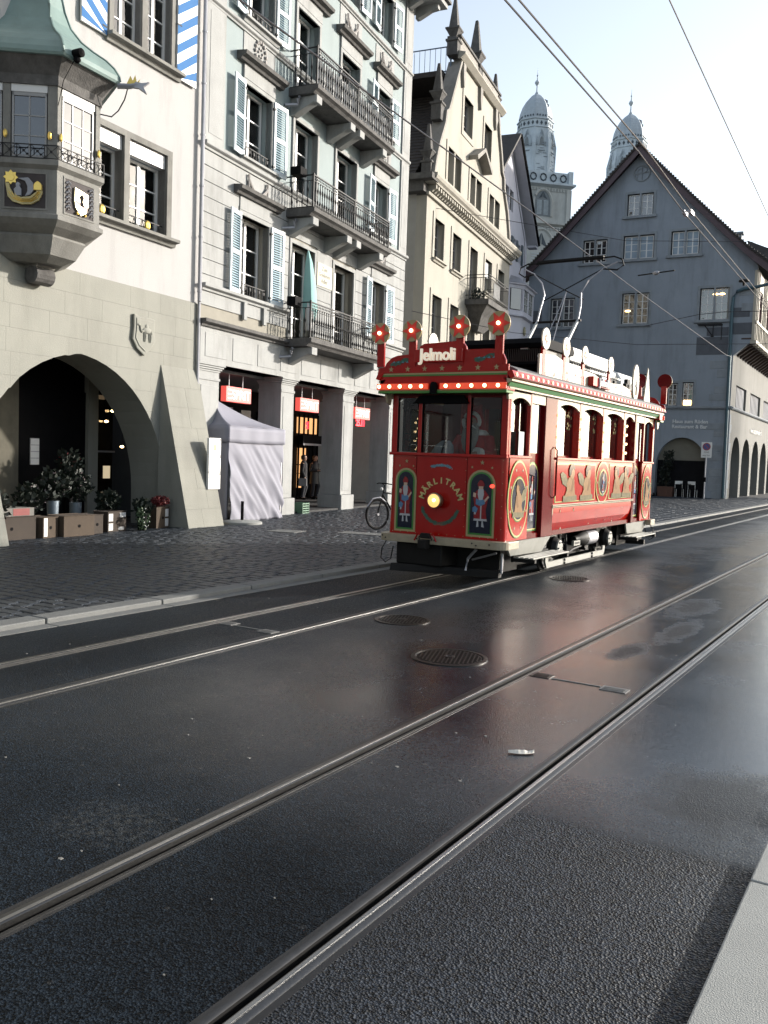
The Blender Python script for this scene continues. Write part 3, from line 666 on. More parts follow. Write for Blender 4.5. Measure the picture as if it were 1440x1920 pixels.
# posts at the corners, between them the lights
fx = Matrix.Translation((u1, -D, 0)); fl = 1.1 / math.sin(R_(58))
cx_ = Matrix.Translation((u1, -D, 0)) @ Matrix.Rotation(-R_(58), 4, 'Z')       # canted face: local -x goes back to the wall
pm = MB()
for f_, a, b in ((fx, 0, .08), (fx, .86, .96), (cx_, -.16, 0), (cx_, -.88, -.76), (cx_, -1.29, -1.1)):
    MB(f_).box(a, b, .004, .14, 6.42, 7.64).build('corner_post', M_stone, bay)
MB().loft([[(x * 1 + .0, y + .16 if y < 0 else y, z) for x, y, z in ring(-.2, 6.42)], [(x, y + .16 if y < 0 else y, z) for x, y, z in ring(-.2, 7.64)]]).build('room_core', M_dark, bay)
def lights(f_, a, w, cols, rows, gl):
    mb = MB(f_); mb.box(a, a + .03, .02, .07, 6.45, 7.5); mb.box(a + w - .03, a + w, .02, .07, 6.45, 7.5); mb.box(a, a + w, .02, .07, 6.45, 6.49); mb.box(a, a + w, .02, .07, 7.44, 7.5)
    for c in range(1, cols): mb.box(a + w * c / cols - .012, a + w * c / cols + .012, .03, .06, 6.49, 7.44)
    for r in range(1, rows): mb.box(a + .03, a + w - .03, .03, .06, 6.47 + .97 * r / rows, 6.49 + .97 * r / rows)
    mb.build('sash', M_gfr, bay)
    for c in range(cols):
        for r in range(rows): MB(f_).box(a + .015 + (w - .03) * c / cols, a + .015 + (w - .03) * (c + 1) / cols, .042, .048, 6.49 + .95 * r / rows, 6.49 + .95 * (r + 1) / rows).build('pane', gl, bay)
    MB(f_).box(a - .01, a + w + .01, .01, .08, 7.5, 7.62).build('roller_blind', M_wfr, bay)
M_gsky = glassmat('sky reflection tinted glass', (0.3, 0.3, 0.3), 1.6, False, (0.05, 0.11, 0.28), 0.02, wob=.05)  # blue sky reflection put into the base colour; no pane uses it
lights(cx_, -.74, .56, 2, 3, M_glassd); lights(cx_, -1.10, .2, 1, 3, M_glassd); lights(fx, .12, .70, 3, 3, M_glassd)
# little railing, gilded figures, carved panels
rl = MB()
for f_, a, b, n in ((fx, -.03, 1.0, 5), (cx_, -1.3, .03, 6)):
    rl.xf = f_; rl.box(a, b, -.06, -.045, 6.63, 6.645); rl.box(a, b, -.06, -.045, 6.42, 6.43)
    for k in range(n + 1):
        x = a + (b - a) * k / n; rl.box(x - .006, x + .006, -.06, -.045, 6.42, 6.645)
        if k < n:
            x2 = a + (b - a) * (k + 1) / n; rl.tube([(x, -.052, 6.43), (x2, -.052, 6.64)], .005, 4); rl.tube([(x2, -.052, 6.43), (x, -.052, 6.64)], .005, 4)
            rl.sphere(((x + x2) / 2, -.055, 6.535), .024, 6, 4, 1, .4, 1)
rl.xf = None; rl.build('railing', M_iron, bay)
for f_, x in ((cx_, -.12), (cx_, -.83), (fx, .05), (fx, .90)):
    MB(f_).sphere((x, -.03, 6.80), .045, 8, 6, .8, .6, 1.6).build('gilded_figure', M_gold, bay)
M_carv = mat('dark carved ground', (0.055, 0.045, 0.045), .8, var=.3)
M_sail = mat('pewter painted relief', (0.30, 0.31, 0.34), .5, var=.2)
def panel(f_, a, w):
    mb = MB(f_); mb.box(a, a + w, -.004, .02, 5.62, 6.18); mb.build('carved_panel', M_carv, bay)
    mb = MB(f_); mb.box(a - .03, a, -.012, .02, 5.59, 6.21); mb.box(a + w, a + w + .03, -.012, .02, 5.59, 6.21); mb.box(a, a + w, -.012, .02, 5.59, 5.62); mb.box(a, a + w, -.012, .02, 6.18, 6.21); mb.build('panel_moulding', M_stone, bay)
panel(cx_, -.84, .66); panel(fx, .17, .64)
def poly(f_, pts, y0, y1, nm, m, bev=.006): MB(f_).slab(pts, y0, y1).build(nm, m, bay, bevel=bev)
hull = [(-.80, 5.90), (-.78, 5.78), (-.70, 5.70), (-.55, 5.66), (-.40, 5.67), (-.28, 5.74), (-.22, 5.86), (-.24, 5.98), (-.30, 5.97), (-.32, 5.88), (-.42, 5.80), (-.56, 5.78), (-.68, 5.82), (-.74, 5.92), (-.76, 6.0), (-.82, 6.0)]
M_ship = mat('ochre gilt relief', (0.50, 0.42, 0.20), .5, metal=.3, var=.2)
poly(cx_, hull, -.05, -.004, 'carved_ship', M_ship)
for k in range(3):
    pts = [(-.76 + .05 * k, 5.86 - .012 * k), (-.70 + .035 * k, 5.755 + .012 * k), (-.55, 5.70 + .022 * k), (-.40, 5.71 + .022 * k), (-.30 - .02 * k, 5.77 + .02 * k), (-.25 - .02 * k, 5.88)]
    MB(cx_).tube([(x, -.055, z) for x, z in pts], .008, 5).build('ship_strake', M_gold, bay)
poly(cx_, [(-.62, 6.08), (-.45, 6.10), (-.37, 6.02), (-.36, 5.90), (-.42, 5.82), (-.50, 5.79), (-.46, 5.88), (-.46, 5.96), (-.50, 6.04)], -.06, -.004, 'carved_sail', M_sail)
poly(cx_, [(-.66, 5.80), (-.56, 5.80), (-.56, 5.92), (-.59, 5.95), (-.58, 6.0), (-.62, 6.02), (-.65, 5.99), (-.64, 5.94), (-.68, 5.90)], -.06, -.004, 'carved_sailor', M_sail)
poly(cx_, [(-.36, 5.90), (-.23, 5.90), (-.23, 5.99), (-.26, 6.03), (-.30, 6.05), (-.34, 6.02), (-.36, 5.98)], -.065, -.004, 'carved_cabin', M_gold)
MB(cx_).lathe([(.06, -.03), (.07, -.004)], (-.74, 0, 6.10), n=14, axis='y').build('gilded_sun', M_gold, bay)
MB(cx_).slab([(-.74 + (.085 if k % 2 else .12) * math.cos(k * math.pi / 8), 6.10 + (.085 if k % 2 else .12) * math.sin(k * math.pi / 8)) for k in range(16)], -.02, -.003).build('sun_rays', M_gold, bay)
poly(fx, [(.36, 6.08), (.66, 6.03), (.66, 5.80), (.62, 5.70), (.50, 5.63), (.38, 5.74), (.35, 5.86)], -.04, -.004, 'painted_shield', mat('pale gilt', (0.75, .66, .42), .35, metal=.4, var=.1))
poly(fx, [(.37, 5.88), (.65, 5.80), (.64, 5.75), (.37, 5.83)], -.045, -.0405, 'shield_band', mat('oxblood', (.16, .03, .025), .5), 0)
poly(fx, [(.46, 5.95), (.52, 6.0), (.56, 5.95), (.53, 5.88), (.56, 5.80), (.48, 5.80), (.49, 5.88)], -.05, -.0455, 'shield_beast', M_black, 0)
mb = MB(fx)
for s_ in (0, 1):
    for k in range(6):
        x = .22 if s_ == 0 else .74; z = 5.70 + k * .08
        mb.tube([(x - .04, -.02, z), (x, -.04, z + .035), (x + .045, -.03, z + .01), (x + .02, -.03, z - .03)], .016, 5)
mb.build('carved_scrolls', M_sail, bay, smooth=True)
for x in (.42, .60): MB(fx).sphere((x, -.03, 5.66), .028, 6, 4).build('gilded_knob', M_gold, bay)
# bracket below
MB().prof([(0, 4.78), (-.30, 4.80), (-.36, 4.88), (-.52, 4.93), (-.60, 5.05), (-.80, 5.12), (-.86, 5.24), (0, 5.24)], -4.86, -4.44).build('bracket', M_stone, bay)
MB().lathe([(.12, -.22), (.16, -.2), (.16, .2), (.12, .22)], (-4.65, -.18, 4.68), n=14, axis='x').build('bracket_scroll', M_stoneD, bay)
# bell shaped copper roof
BELL = [(.27, 8.02), (.29, 8.06), (.28, 8.14), (.20, 8.27), (.07, 8.40), (-.12, 8.53), (-.30, 8.68), (-.46, 8.90), (-.56, 9.18), (-.62, 9.5), (-.66, 9.9), (-.70, 10.4)]
def rr(o, z, pull=0): return [(x, y, z) for x, y in hexo(o)]
rf = MB().loft([rr(o_, z_) for o_, z_ in BELL]).build('copper_roof', M_copper, bay)
for k in (1, 2):
    pts = [rr(o, z + .01)[k] for o, z in BELL[1:]]
    MB().tube(pts, .02, 6).build('roof_hip', M_copper, bay, smooth=True)
gx = Matrix.Translation((u2 + .14, -D - .24, 8.0)) @ Matrix.Rotation(R_(-50), 4, 'Z')
g1 = MB(gx); g1.tube([(0, 0, 0), (.22, 0, .02), (.34, 0, .06)], .05, 7, .04); g1.slab([(.30, .10), (.42, .09), (.54, .12), (.44, .03), (.50, -.08), (.36, .0), (.28, .0)], -.035, .035)
g1.build('dragon_gargoyle', M_zinc, bay)
MB(gx).slab([(.16, .06), (.22, .20), (.26, .12), (.30, .22), (.33, .10), (.38, .16), (.36, .06)], -.012, .012).build('gilded_crest', M_gold, bay)
MB().tube([(u2 + .0, -D - .0, 7.50), (u2 + .16, -D - .10, 7.50), (u2 + .24, -D - .18, 7.62), (u2 + .26, -D - .30, 7.80), (u2 + .27, -D - .36, 7.99)], .012, 5).build('gargoyle_stay', M_iron, bay)
cg = MB(); cg.lathe([(.02, -.1), (.07, -.08), (.07, .08), (.05, .1)], (u1 + .08, -D - .36, 8.12), n=12, axis='y'); cg.sphere((u1 + .08, -D - .34, 8.02), .06, 8, 6); cg.tube([(u1 + .05, -D - .3, 8.0), (u1 + .02, -D - .1, 7.7), (u1 - .02, -D - .03, 7.3)], .008, 4)
cg.build('floodlight', M_black, bay)
# ---- things on the ground in the arch: boxes, buckets, plants, wreath
M_card = mat('brown cardboard', (0.08, 0.055, 0.035), .85, var=.12, vscale=8)
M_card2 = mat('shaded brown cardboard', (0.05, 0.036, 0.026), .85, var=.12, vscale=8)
def Aw(u, o, z=0): return tuple(A.matrix_world @ Vector((u, -o, z)))
bpy.context.view_layer.update()
def cbox_(u, o, w, d, h, label, rz=0, m=None, sheets=(), red=False, z=.045):
    t = thing('cardboard_box', label, 'box', Aw(u, o, z), A.rotation_euler.z + R_(rz), 'cardboard boxes in the arch')
    MB().box(0, w, 0, d, 0, h).build('carton', m or M_card, t, bevel=.004)
    mb = MB(); mb.box(0, w, -.012, .0, h, h + .01); mb.box(0, w, d, d + .012, h - .02, h + .01); mb.build('flap', m or M_card, t)
    for (x, zz, sw_, sh_) in sheets: MB().box(x, x + sw_, -.004, -.001, zz, zz + sh_).build('paper_label', M_curt, t)
    if red: MB().box(w * .1, w * .5, -.006, -.0045, h * .2, h * .8).build('red_print', mat('red print', (.25, .03, .025), .6), t)
    MB().lathe([(.03, -.006), (.03, -.0045)], (w * .5, 0, h * .5), n=10, axis='y').build('hand_hole', M_black, t)
cbox_(-5.95, .42, 1.05, .4, .40, 'long low brown carton at the left pier of the arch', m=M_card2)
cbox_(-4.82, .50, .38, .4, .37, 'brown carton with white sheet, second from the left in the arch', 6, sheets=((.02, .03, .09, .33),))
cbox_(-4.40, .56, .72, .42, .38, 'plain brown carton in the middle of the arch, catching the light', -2)
cbox_(-3.62, .45, .30, .4, .36, 'narrow brown carton behind the middle carton', 0, m=M_card2)
cbox_(-3.12, .38, .52, .36, .40, 'brown carton with four white labels beside the wreath', 2, m=M_card2, sheets=((.02, .03, .12, .14), (.02, .21, .12, .15), (.33, .28, .17, .09), (.3, .03, .15, .06)))
cbox_(-1.78, .42, .40, .34, .44, 'brown carton with yellow print at the foot of the right buttress', 0, sheets=((.27, .04, .1, .16), (.27, .24, .1, .16)))
tt = thing('white_carton', 'white and red flat carton lying on top of the left boxes', 'box', Aw(-5.9, .42, .46), A.rotation_euler.z, 'cardboard boxes in the arch')
MB().box(0, .95, 0, .38, 0, .14).build('carton', mat('grey white carton', (.2, .19, .17), .8), tt); MB().box(.5, .85, -.004, -.001, .01, .13).build('red_print', mat('red print', (.25, .03, .025), .6), tt)
M_leaf = mat('dark fir green', (0.007, 0.016, 0.009), .6, var=.5, vscale=30)
M_leaf2 = mat('wreath green', (0.025, 0.06, 0.022), .55, var=.5, vscale=40)
M_pink = mat('pale petals', (0.22, 0.17, 0.18), .7, var=.3, vscale=30)
M_redl = mat('dark red petals', (0.14, 0.012, 0.014), .6, var=.5, vscale=30)
def foliage(mb, c, r, n, s, rnd, flat=1.0):
    for i in range(n):
        th, ph = rnd.random() * 6.283, math.acos(2 * rnd.random() - 1); q = r * rnd.random() ** .4
        p = Vector((c[0] + q * math.sin(ph) * math.cos(th), c[1] + q * math.sin(ph) * math.sin(th), c[2] + flat * q * math.cos(ph)))
        a = Vector((rnd.random() - .5, rnd.random() - .5, rnd.random() - .3)).normalized() * s; b = a.cross(Vector((rnd.random(), rnd.random(), .5))).normalized() * s * .3
        mb.add([p, p + a * .5 + b, p + a, p + a * .5 - b], [(0, 1, 2, 3)])
def plant(u, o, z, r, n, label, m=M_leaf, fl=None, pot=None, s=.12, nm='potted_plant', flat=1.0):
    t = thing(nm, label, 'plant', Aw(u, o, .045), A.rotation_euler.z); rnd = random.Random(int(u * 99)); z -= .045
    mb = MB(); foliage(mb, (0, 0, z), r, n, s, rnd, flat)
    for k in range(5): mb.tube([(0, 0, .05), ((rnd.random() - .5) * r, (rnd.random() - .5) * r, z)], .006, 4)
    mb.build('leaves', m, t, kind='stuff')
    if fl: mb = MB(); foliage(mb, (0, 0, z), r * 1.05, n // 7, s * .45, rnd, flat); mb.build('blossoms', fl, t, kind='stuff')
    if pot: MB().lathe([(pot[0] * .8, 0), (pot[0], pot[1]), (pot[0] * .92, pot[1]), (pot[0] * .7, .03)], n=16).build('pot', pot[2], t, smooth=True)
M_bucket = mat('galvanised bucket', (0.22, 0.27, 0.32), .4, metal=.4, var=.2)
plant(-4.05, -.1, .95, .30, 420, 'dark spray of fir twigs in a tall grey bucket in the middle of the arch', fl=M_pink, pot=(.11, .62, M_bucket))
plant(-4.75, .1, .72, .28, 300, 'dark bush with white blossoms behind the left cartons', fl=M_pink, pot=(.15, .3, M_black))
plant(-5.55, .15, .55, .30, 300, 'low dark shrub of spiky twigs behind the long carton', pot=(.15, .3, M_black))
plant(-3.2, -.4, .92, .30, 380, 'dark plant with pink blossoms in front of the shop window', fl=M_pink, pot=(.12, .55, M_bucket))
plant(-2.75, .0, .62, .22, 260, 'dark leafy plant standing right behind the labelled carton', fl=None, pot=(.12, .35, M_black))
plant(-1.6, .35, .60, .20, 380, 'dark red blossoms standing on the carton beside the right buttress', m=M_redl, s=.06, flat=.5)
plant(-2.9, -.9, 1.35, .25, 240, 'red flowering plant high on the stand at the shop window', fl=M_redl, pot=(.12, 1.0, M_black))
plant(-2.3, .5, .52, .16, 200, 'low green plant between the wreath and the carton with yellow print', m=M_leaf, pot=(.1, .3, M_black))
wt = thing('fir_wreath', 'green fir wreath with white berries leaning against the cartons', 'wreath', Aw(-2.28, .58, .05), A.rotation_euler.z + R_(25))
mb = MB(); rnd = random.Random(8)
for k in range(26):
    a = k / 26 * 2 * math.pi; foliage(mb, (.20 * math.cos(a), .05, .27 + .2 * math.sin(a)), .075, 26, .06, rnd)
mb.build('fir_ring', M_leaf2, wt, kind='stuff')
mb = MB()
for k in range(12): a = k * .52; mb.sphere((.2 * math.cos(a), -.02, .27 + .2 * math.sin(a)), .014, 6, 4)
mb.build('berries', M_curt, wt, kind='stuff')
# ------------------------------------------------------------ green and stone apartment house with balconies
Bh = facade('apartment_house', 'stone and pale green house with three iron balconies, blue shutters and pillared arcade', 'house', (-14.83, 19.74), -7.81)
UL, UR = -4.78, 7.0
wins = [(-3.20, -1.93, 5.45, 7.35), (-.78, .50, 4.75, 7.25), (1.70, 3.00, 4.75, 7.2), (4.34, 5.32, 5.45, 7.25),
        (-3.15, -1.93, 8.70, 10.42), (-.78, .48, 8.10, 10.42), (1.65, 2.98, 8.10, 10.42), (4.33, 5.30, 8.70, 10.36),
        (-3.14, -1.93, 11.92, 13.45), (-.76, .42, 11.2, 13.28), (1.80, 3.0, 11.2, 13.2), (4.33, 5.30, 11.92, 13.2),
        (-3.14, -1.93, 14.85, 16.2), (-.7, .42, 14.85, 16.2), (1.7, 2.85, 14.85, 16.2), (4.33, 5.30, 14.85, 16.2)]
holes = [rect(*w_) for w_ in wins]
mb = MB(); wallmesh(mb, [(3.7, UL), (8.45, UL)], [(3.7, UR), (8.45, UR)], holes, 0.0, .45); mb.build('lower_wall', M_mortar, Bh)
mb = MB(); wallmesh(mb, [(8.45, UL), (17.0, UL)], [(8.45, UR), (17.0, UR)], holes, 0.0, .45); mb.build('upper_wall', M_green, Bh)
MB().box(UL, UR, .451, 9, 3.7, 16.9).build('building_body', M_stoneB, Bh)
# rusticated courses of the first floor
dress = [rect(a - .14, b + .14, z0 - .1, z1 + .16) for a, b, z0, z1 in wins[:4]]
blocks(Bh, 'rusticated_course', M_stoneB, UL, UR, 4.98, 8.40, .345, 99, dress, 0, thick=.03, gap=.016, cham=.006)
# string courses, beam, cornices
def band(u0, u1, z0, z1, d, nm='string_course', m=None, par=None):
    h = z1 - z0
    return MB().prof([(.05, z0), (-d * .45, z0), (-d * .5, z0 + h * .3), (-d * .85, z0 + h * .45), (-d, z0 + h * .55), (-d, z1), (.05, z1)], u0, u1).build(nm, m or M_stoneB, par or Bh)
band(UL - .03, UR, 4.50, 4.66, .22, m=M_stoneD); band(UL - .03, UR, 8.40, 8.56, .14); band(UL, UR, 11.58, 11.72, .1); band(3.0, UR, 14.50, 14.62, .1); band(UL, 3.0, 14.50, 14.62, .1)
band(UL, -1.0, 5.30, 5.45, .16); band(3.9, UR, 5.30, 5.45, .16)
beam = MB().box(UL, UR, -.05, .5, 3.70, 4.50).build('entablature', M_stoneB, Bh)
x = UL + .1
while x < UR - .9:
    MB().box(x + .08, x + .98, -.062, -.051, 3.84, 4.38).build('frieze_panel', M_stoneB, Bh, bevel=.006); x += 1.12
for (u, h) in ((-3.02, .42), (-2.12, .42)): MB().box(u - .07, u + .07, -.1, -.03, 4.88, 5.30).build('console_block', M_stoneB, Bh, bevel=.01)
# corner pilasters of the upper floors
for (a, b) in ((UL + .02, UL + .75), (6.35, UR - .01)):
    for z0, z1 in ((8.57, 11.57), (11.73, 14.49), (14.63, 16.9)):
        MB().box(a, b, -.05, .02, z0, z1).build('corner_strip', M_stoneB, Bh)
        MB().box(a + .12, b - .08, -.058, -.0505, z0 + .2, z1 - .15).build('strip_panel', M_stoneB, Bh, bevel=.004)
# ground floor pillars with bases and capitals
for (a, b) in ((UL + .02, -3.86), (-1.06, -.30), (2.62, 3.44), (6.15, UR)):
    p = MB().box(a + .04, b - .04, .03, .72, .5, 3.32).build('pillar', M_stoneB, Bh)
    MB().box(a + .14, b - .14, .018, .0295, .62, 3.2).build('pillar_panel', M_stoneB, p, bevel=.005)
    MB().box(a - .03, b + .03, -.05, .78, 0, .49).build('pillar_base', M_stoneB, p, bevel=.02)
    cp = MB(); cp.box(a + .02, b - .02, .01, .74, 3.32, 3.38)
    for k in range(4): cp.box(a + .02 - .03 * k, b - .02 + .03 * k, .01 - .03 * k, .74 + .02 * k, 3.52 + .045 * k, 3.56 + .045 * k)
    cp.box(a + .04, b - .04, .03, .72, 3.38, 3.52); cp.build('pillar_capital', M_stoneB, p)
# shopfronts deep in the arcade
MB().box(UL, UR + .5, 3.42, 3.6, 0, 3.8).build('arcade_back_wall', M_black, Bh)
MB().box(UL, UR + .5, .5, 3.5, 3.62, 3.69).build('arcade_ceiling', mat('arcade ceiling', (.16, .16, .16), .9), Bh)
MB().box(UL, UR + .5, .02, 3.5, .03, .10).build('arcade_floor', M_cobj, Bh)
M_warm = mat('lit shop wall', (.5, .3, .16), .8, emit=(1.0, .50, .20), estr=.55)
for (a, b, z0, z1, m_) in ((5.86, 7.22, 2.42, 2.98, M_warm), (5.95, 6.45, .5, 1.9, M_warm), (2.2, 2.75, 1.2, 3.0, mat('shop mirror', (.2, .2, .2), .3)), (3.2, 5.2, .4, 3.0, M_glassd), (.0, 1.8, .3, 3, M_glassd)):
    MB().box(a, b, 3.33, 3.40, z0, z1).build('lit_shop_window', m_, Bh)
mb = MB()
for x in (5.84, 6.2, 6.5, 6.9, 7.24): mb.box(x - .02, x + .02, 3.26, 3.32, .1, 3.1)
mb.box(5.8, 7.3, 3.1, 3.3, 2.02, 2.36); mb.box(5.8, 7.3, 3.26, 3.32, 1.3, 1.33); mb.box(5.8, 7.3, 3.26, 3.32, 1.0, 1.02); mb.build('door_frame', M_black, Bh)
MB().box(5.82, 7.28, 3.08, 3.1, 2.0, 2.07).build('door_head_trim', M_zinc, Bh)
M_neon = mat('red neon', (.8, .02, .02), .5, emit=(1.0, .02, .03), estr=3.2)
put('neon_lettering', textmesh('%', .34, .01, M_neon, bold=.01), Bh, (6.42, 3.28, 2.60))
put('neon_lettering', textmesh('25.10', .32, .01, M_neon, bold=.008), Bh, (7.25, 1.6, 2.76))
MB().box(5.1, 5.35, 2.0, 2.05, .6, 1.6)
for k, z in enumerate((1.9, 1.3, 1.0)): MB().box(7.25, 7.42, 2.0, 2.03, z, z + (.5 if k == 0 else .25)).build('door_notice', M_zinc, Bh)
# windows, shutters
def shutter(u0, u1, z0, z1, ang=0.0, side=-1):
    """hinged on the window side, standing off the wall a little"""
    o = MB().build('shutter', M_shut, Bh) if 0 else None
    w = u1 - u0; hz = u1 if side < 0 else u0
    M = Matrix.Translation((hz, -.05, 0)) @ Matrix.Rotation(ang * (-side), 4, 'Z')
    a, b = (-w, 0) if side < 0 else (0, w)
    mb = MB(); e = .07
    mb.box(a, a + e, -.035, 0, z0, z1); mb.box(b - e, b, -.035, 0, z0, z1); mb.box(a + e, b - e, -.035, 0, z0, z0 + .12); mb.box(a + e, b - e, -.035, 0, z1 - .1, z1)
    zm = (z0 + z1) / 2; mb.box(a + e, b - e, -.035, 0, zm - .05, zm + .05)
    o = mb.build('shutter', M_shut, Bh); o.matrix_local = M
    sl = MB()
    for lo, hi in ((z0 + .12, zm - .05), (zm + .05, z1 - .1)):
        n = int((hi - lo) / .055)
        for k in range(n):
            z = lo + (hi - lo) * k / n
            sl.add([(a + e, -.034, z), (b - e, -.034, z), (b - e, -.004, z + .036), (a + e, -.004, z + .036), (a + e, -.026, z - .004), (b - e, -.026, z - .004), (b - e, .004, z + .032), (a + e, .004, z + .032)],
                   [(0, 1, 2, 3), (7, 6, 5, 4), (0, 4, 5, 1), (2, 6, 7, 3), (1, 5, 6, 2), (3, 7, 4, 0)])
    s_ = sl.build('shutter_slats', mat('blue slat paint', (.45, .60, .68), .5, var=.05), o, kind='stuff')
    hg = MB()
    for z in (z0 + .15, z1 - .2): hg.box(-.04, .04, -.045, .05, z, z + .05)
    hg.build('hinge', M_iron, o, kind='stuff')
for i, (a, b, z0, z1) in enumerate(wins):
    door = (i % 4) in (1, 2) and i < 12
    window(Bh, a + .03, z0, b - a - .06, z1 - z0, .30, M_wfr, M_glass, 2, 4 if door else 3, fr=.055, curtain=[(.04, .46, M_curt)] if i % 3 != 2 else [(.02, .30, M_curt), (.62, .98, M_curt)])
    mb = MB(); w_, e = .10, .045
    mb.box(a - w_, a, -e, .15, z0 - .02, z1 + w_); mb.box(b, b + w_, -e, .15, z0 - .02, z1 + w_); mb.box(a, b, -e, .15, z1, z1 + w_); mb.build('window_surround', M_stoneB, Bh)
    if i % 4 in (0, 3) or i >= 12:
        shutter(a - .60, a - .06, z0 - .02, z1 + .02, R_(7), -1); shutter(b + .06, b + .62, z0 - .02, z1 + .02, R_(5), 1)
        gr = MB(); gr.box(a, b, .02, .04, z0 + .30, z0 + .32)
        for k in range(11): x = a + (b - a) * (k + .5) / 11; gr.box(x - .006, x + .006, .02, .035, z0, z0 + .3)
        for k in range(6): gr.sphere((a + (b - a) * (k + .5) / 6, .02, z0 + .22), .05, 6, 4, 1, .3, 1)
        if i < 12: gr.build('window_grille', M_iron, Bh, kind='stuff')
    if 3 < i < 12 and i % 4 in (0, 3): sill(Bh, a - .2, b + .2, z0, M_stoneB, .16, .14)
    if i in (0, 4, 8, 7, 9, 10, 11, 3): 
        zt = z1 + (.42 if i != 3 else .38)
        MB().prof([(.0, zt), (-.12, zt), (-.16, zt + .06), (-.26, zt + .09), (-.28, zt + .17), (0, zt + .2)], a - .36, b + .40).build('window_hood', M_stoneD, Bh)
        MB().box(a - .1, b + .1, -.055, -.0, z1 + .105, zt - .002).build('frieze_block', M_stoneB, Bh)
# apron fields with garlands
def garland(u, z, w, m):
    mb = MB(); pts = [(u - w / 2 + w * t / 10, -.075, z - .26 * (1 - (2 * t / 10 - 1) ** 2) - .02) for t in range(11)]
    mb.tube(pts, .035, 6)
    for s_ in (-1, 1):
        x = u + s_ * w / 2; mb.tube([(x, -.07, z + .10), (x, -.075, z), (x + .01 * s_, -.07, z - .42)], .035, 6, .02)
    mb.build('garland', m, Bh, smooth=True, kind='stuff')
M_gar = mat('carved garland stone', (.42, .39, .37), .8, var=.2, vscale=20)
garland(-2.55, 8.24, .85, M_gar)
for u in (4.85,): garland(u, 8.2, .7, M_gar)
for (u, z, k) in ((-2.54, 11.35, 0), (4.82, 11.4, 1), (-2.54, 14.15, 1), (2.35, 14.2, 1), (4.82, 14.15, 1), (-.15, 14.2, 1)):
    MB().box(u - .72, u + .72, -.02, .01, z - .32 if z < 12 else z - .32, z + .28).build('apron_field', M_stoneB, Bh, bevel=.006)
    if k: garland(u, z + .05, .66, M_gar)
    else:
        mb = MB()
        for q in range(14): a = q / 14 * 6.283; mb.sphere((u + .24 * math.cos(a), -.05, z + .26 * math.sin(a) - .02), .05, 6, 4, 1, .6, 1)
        for q in range(6): a = q * 1.047; mb.sphere((u + .09 * math.cos(a), -.04, z + .1 * math.sin(a)), .035, 6, 4, 1, .6, 1)
        mb.build('wreath_relief', M_gar, Bh, kind='stuff')
# pale plaque
pq = MB().box(.66, 1.56, -.045, -.0305, 6.42, 7.05).build('plaque', mat('cream plaque', (.58, .56, .44), .7), Bh)
M_ins = mat('dark inscription', (.16, .15, .13), .7)
for k, tx in enumerate(('Zum', 'Goldenen', 'Adler')): put('inscription', textmesh(tx, .17, .002, M_ins, shear=.1), pq, (1.08, -.047, 6.86 - .17 * k))
# balconies
def balcony(z, u0, u1, d, zt, urn, brs, nm_label):
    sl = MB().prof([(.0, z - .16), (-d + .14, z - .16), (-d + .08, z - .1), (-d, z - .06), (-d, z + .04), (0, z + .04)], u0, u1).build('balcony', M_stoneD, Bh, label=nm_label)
    br = []
    for u in brs:
        MB().prof([(0, z - .62), (-.10, z - .60), (-d * .80, z - .32), (-d * .86, z - .30), (-d * .88, z - .17), (0, z - .17)], u - .13, u + .13).build('bracket', M_stoneB, sl, bevel=.012)
        MB().box(u - .15, u + .15, -d * .9, -d * .8, z - .36, z - .165).build('bracket_end', M_wfr if 0 else M_stoneB, sl, bevel=.015)
    zr = zt; zb = z + .06; y = -d + .08
    rl = MB()
    for (p, q) in (((u0 + .06, y), (u1 - .06, y)),):
        rl.box(p[0], q[0], y - .02, y + .02, zr - .03, zr); rl.box(p[0], q[0], y - .012, y + .012, zb, zb + .02)
        rl.box(p[0], q[0], y - .008, y + .008, zr - .16, zr - .145)
        n = int((q[0] - p[0]) / .085)
        for k in range(n):
            x = p[0] + (q[0] - p[0]) * (k + .5) / n; rl.sphere((x, y, zr - .088), .033, 6, 4, 1, .35, 1)
    for x in (u0 + .06, u1 - .06):
        rl.box(x - .012, x + .012, y, 0, zr - .03, zr); rl.box(x - .01, x + .01, y, 0, zb, zb + .02); rl.box(x - .008, x + .008, y, 0, zr - .16, zr - .145)
    for x in (u0 + .06, (u0 + u1) / 2, u1 - .06): rl.box(x - .02, x + .02, y - .02, y + .02, zb, zr + .03)
    rl.build('rail', M_iron, sl)
    pf = [(.010, zb), (.010, zb + .10), (.03, zb + .16), (.012, zb + .22), (.014, zb + .38), (.030, zb + .45), (.014, zb + .52), (.010, zr - .20), (.02, zr - .18), (.008, zr - .145)]
    bm_ = MB().lathe(pf, n=6).mesh('baluster', M_iron)
    n = int((u1 - u0 - .12) / .125)
    for k in range(1, n): put('baluster', bm_, sl, (u0 + .06 + (u1 - u0 - .12) * k / n, y, 0))
    nn = int((d - .1) / .13)
    for s_ in (u0 + .06, u1 - .06):
        for k in range(1, nn): put('baluster', bm_, sl, (s_, y + (d - .08) * k / nn, 0))
    if urn:   # pale bellied balusters behind the iron ones of the top balcony
        um = MB().lathe([(.03, zb), (.045, zb + .1), (.05, zb + .3), (.035, zb + .5), (.045, zb + .6), (.03, zr - .2)], n=8).mesh('pale_baluster', M_wfr)
        n = int((u1 - u0 - .2) / .17)
        for k in range(1, n): put('pale_baluster', um, sl, (u0 + .1 + (u1 - u0 - .2) * k / n, y + .10, 0))
    return sl
balcony(4.66, -1.08, 3.66, .86, 5.64, False, (-.72, 3.2), 'lowest balcony, above the middle pillars of the shop arcade')
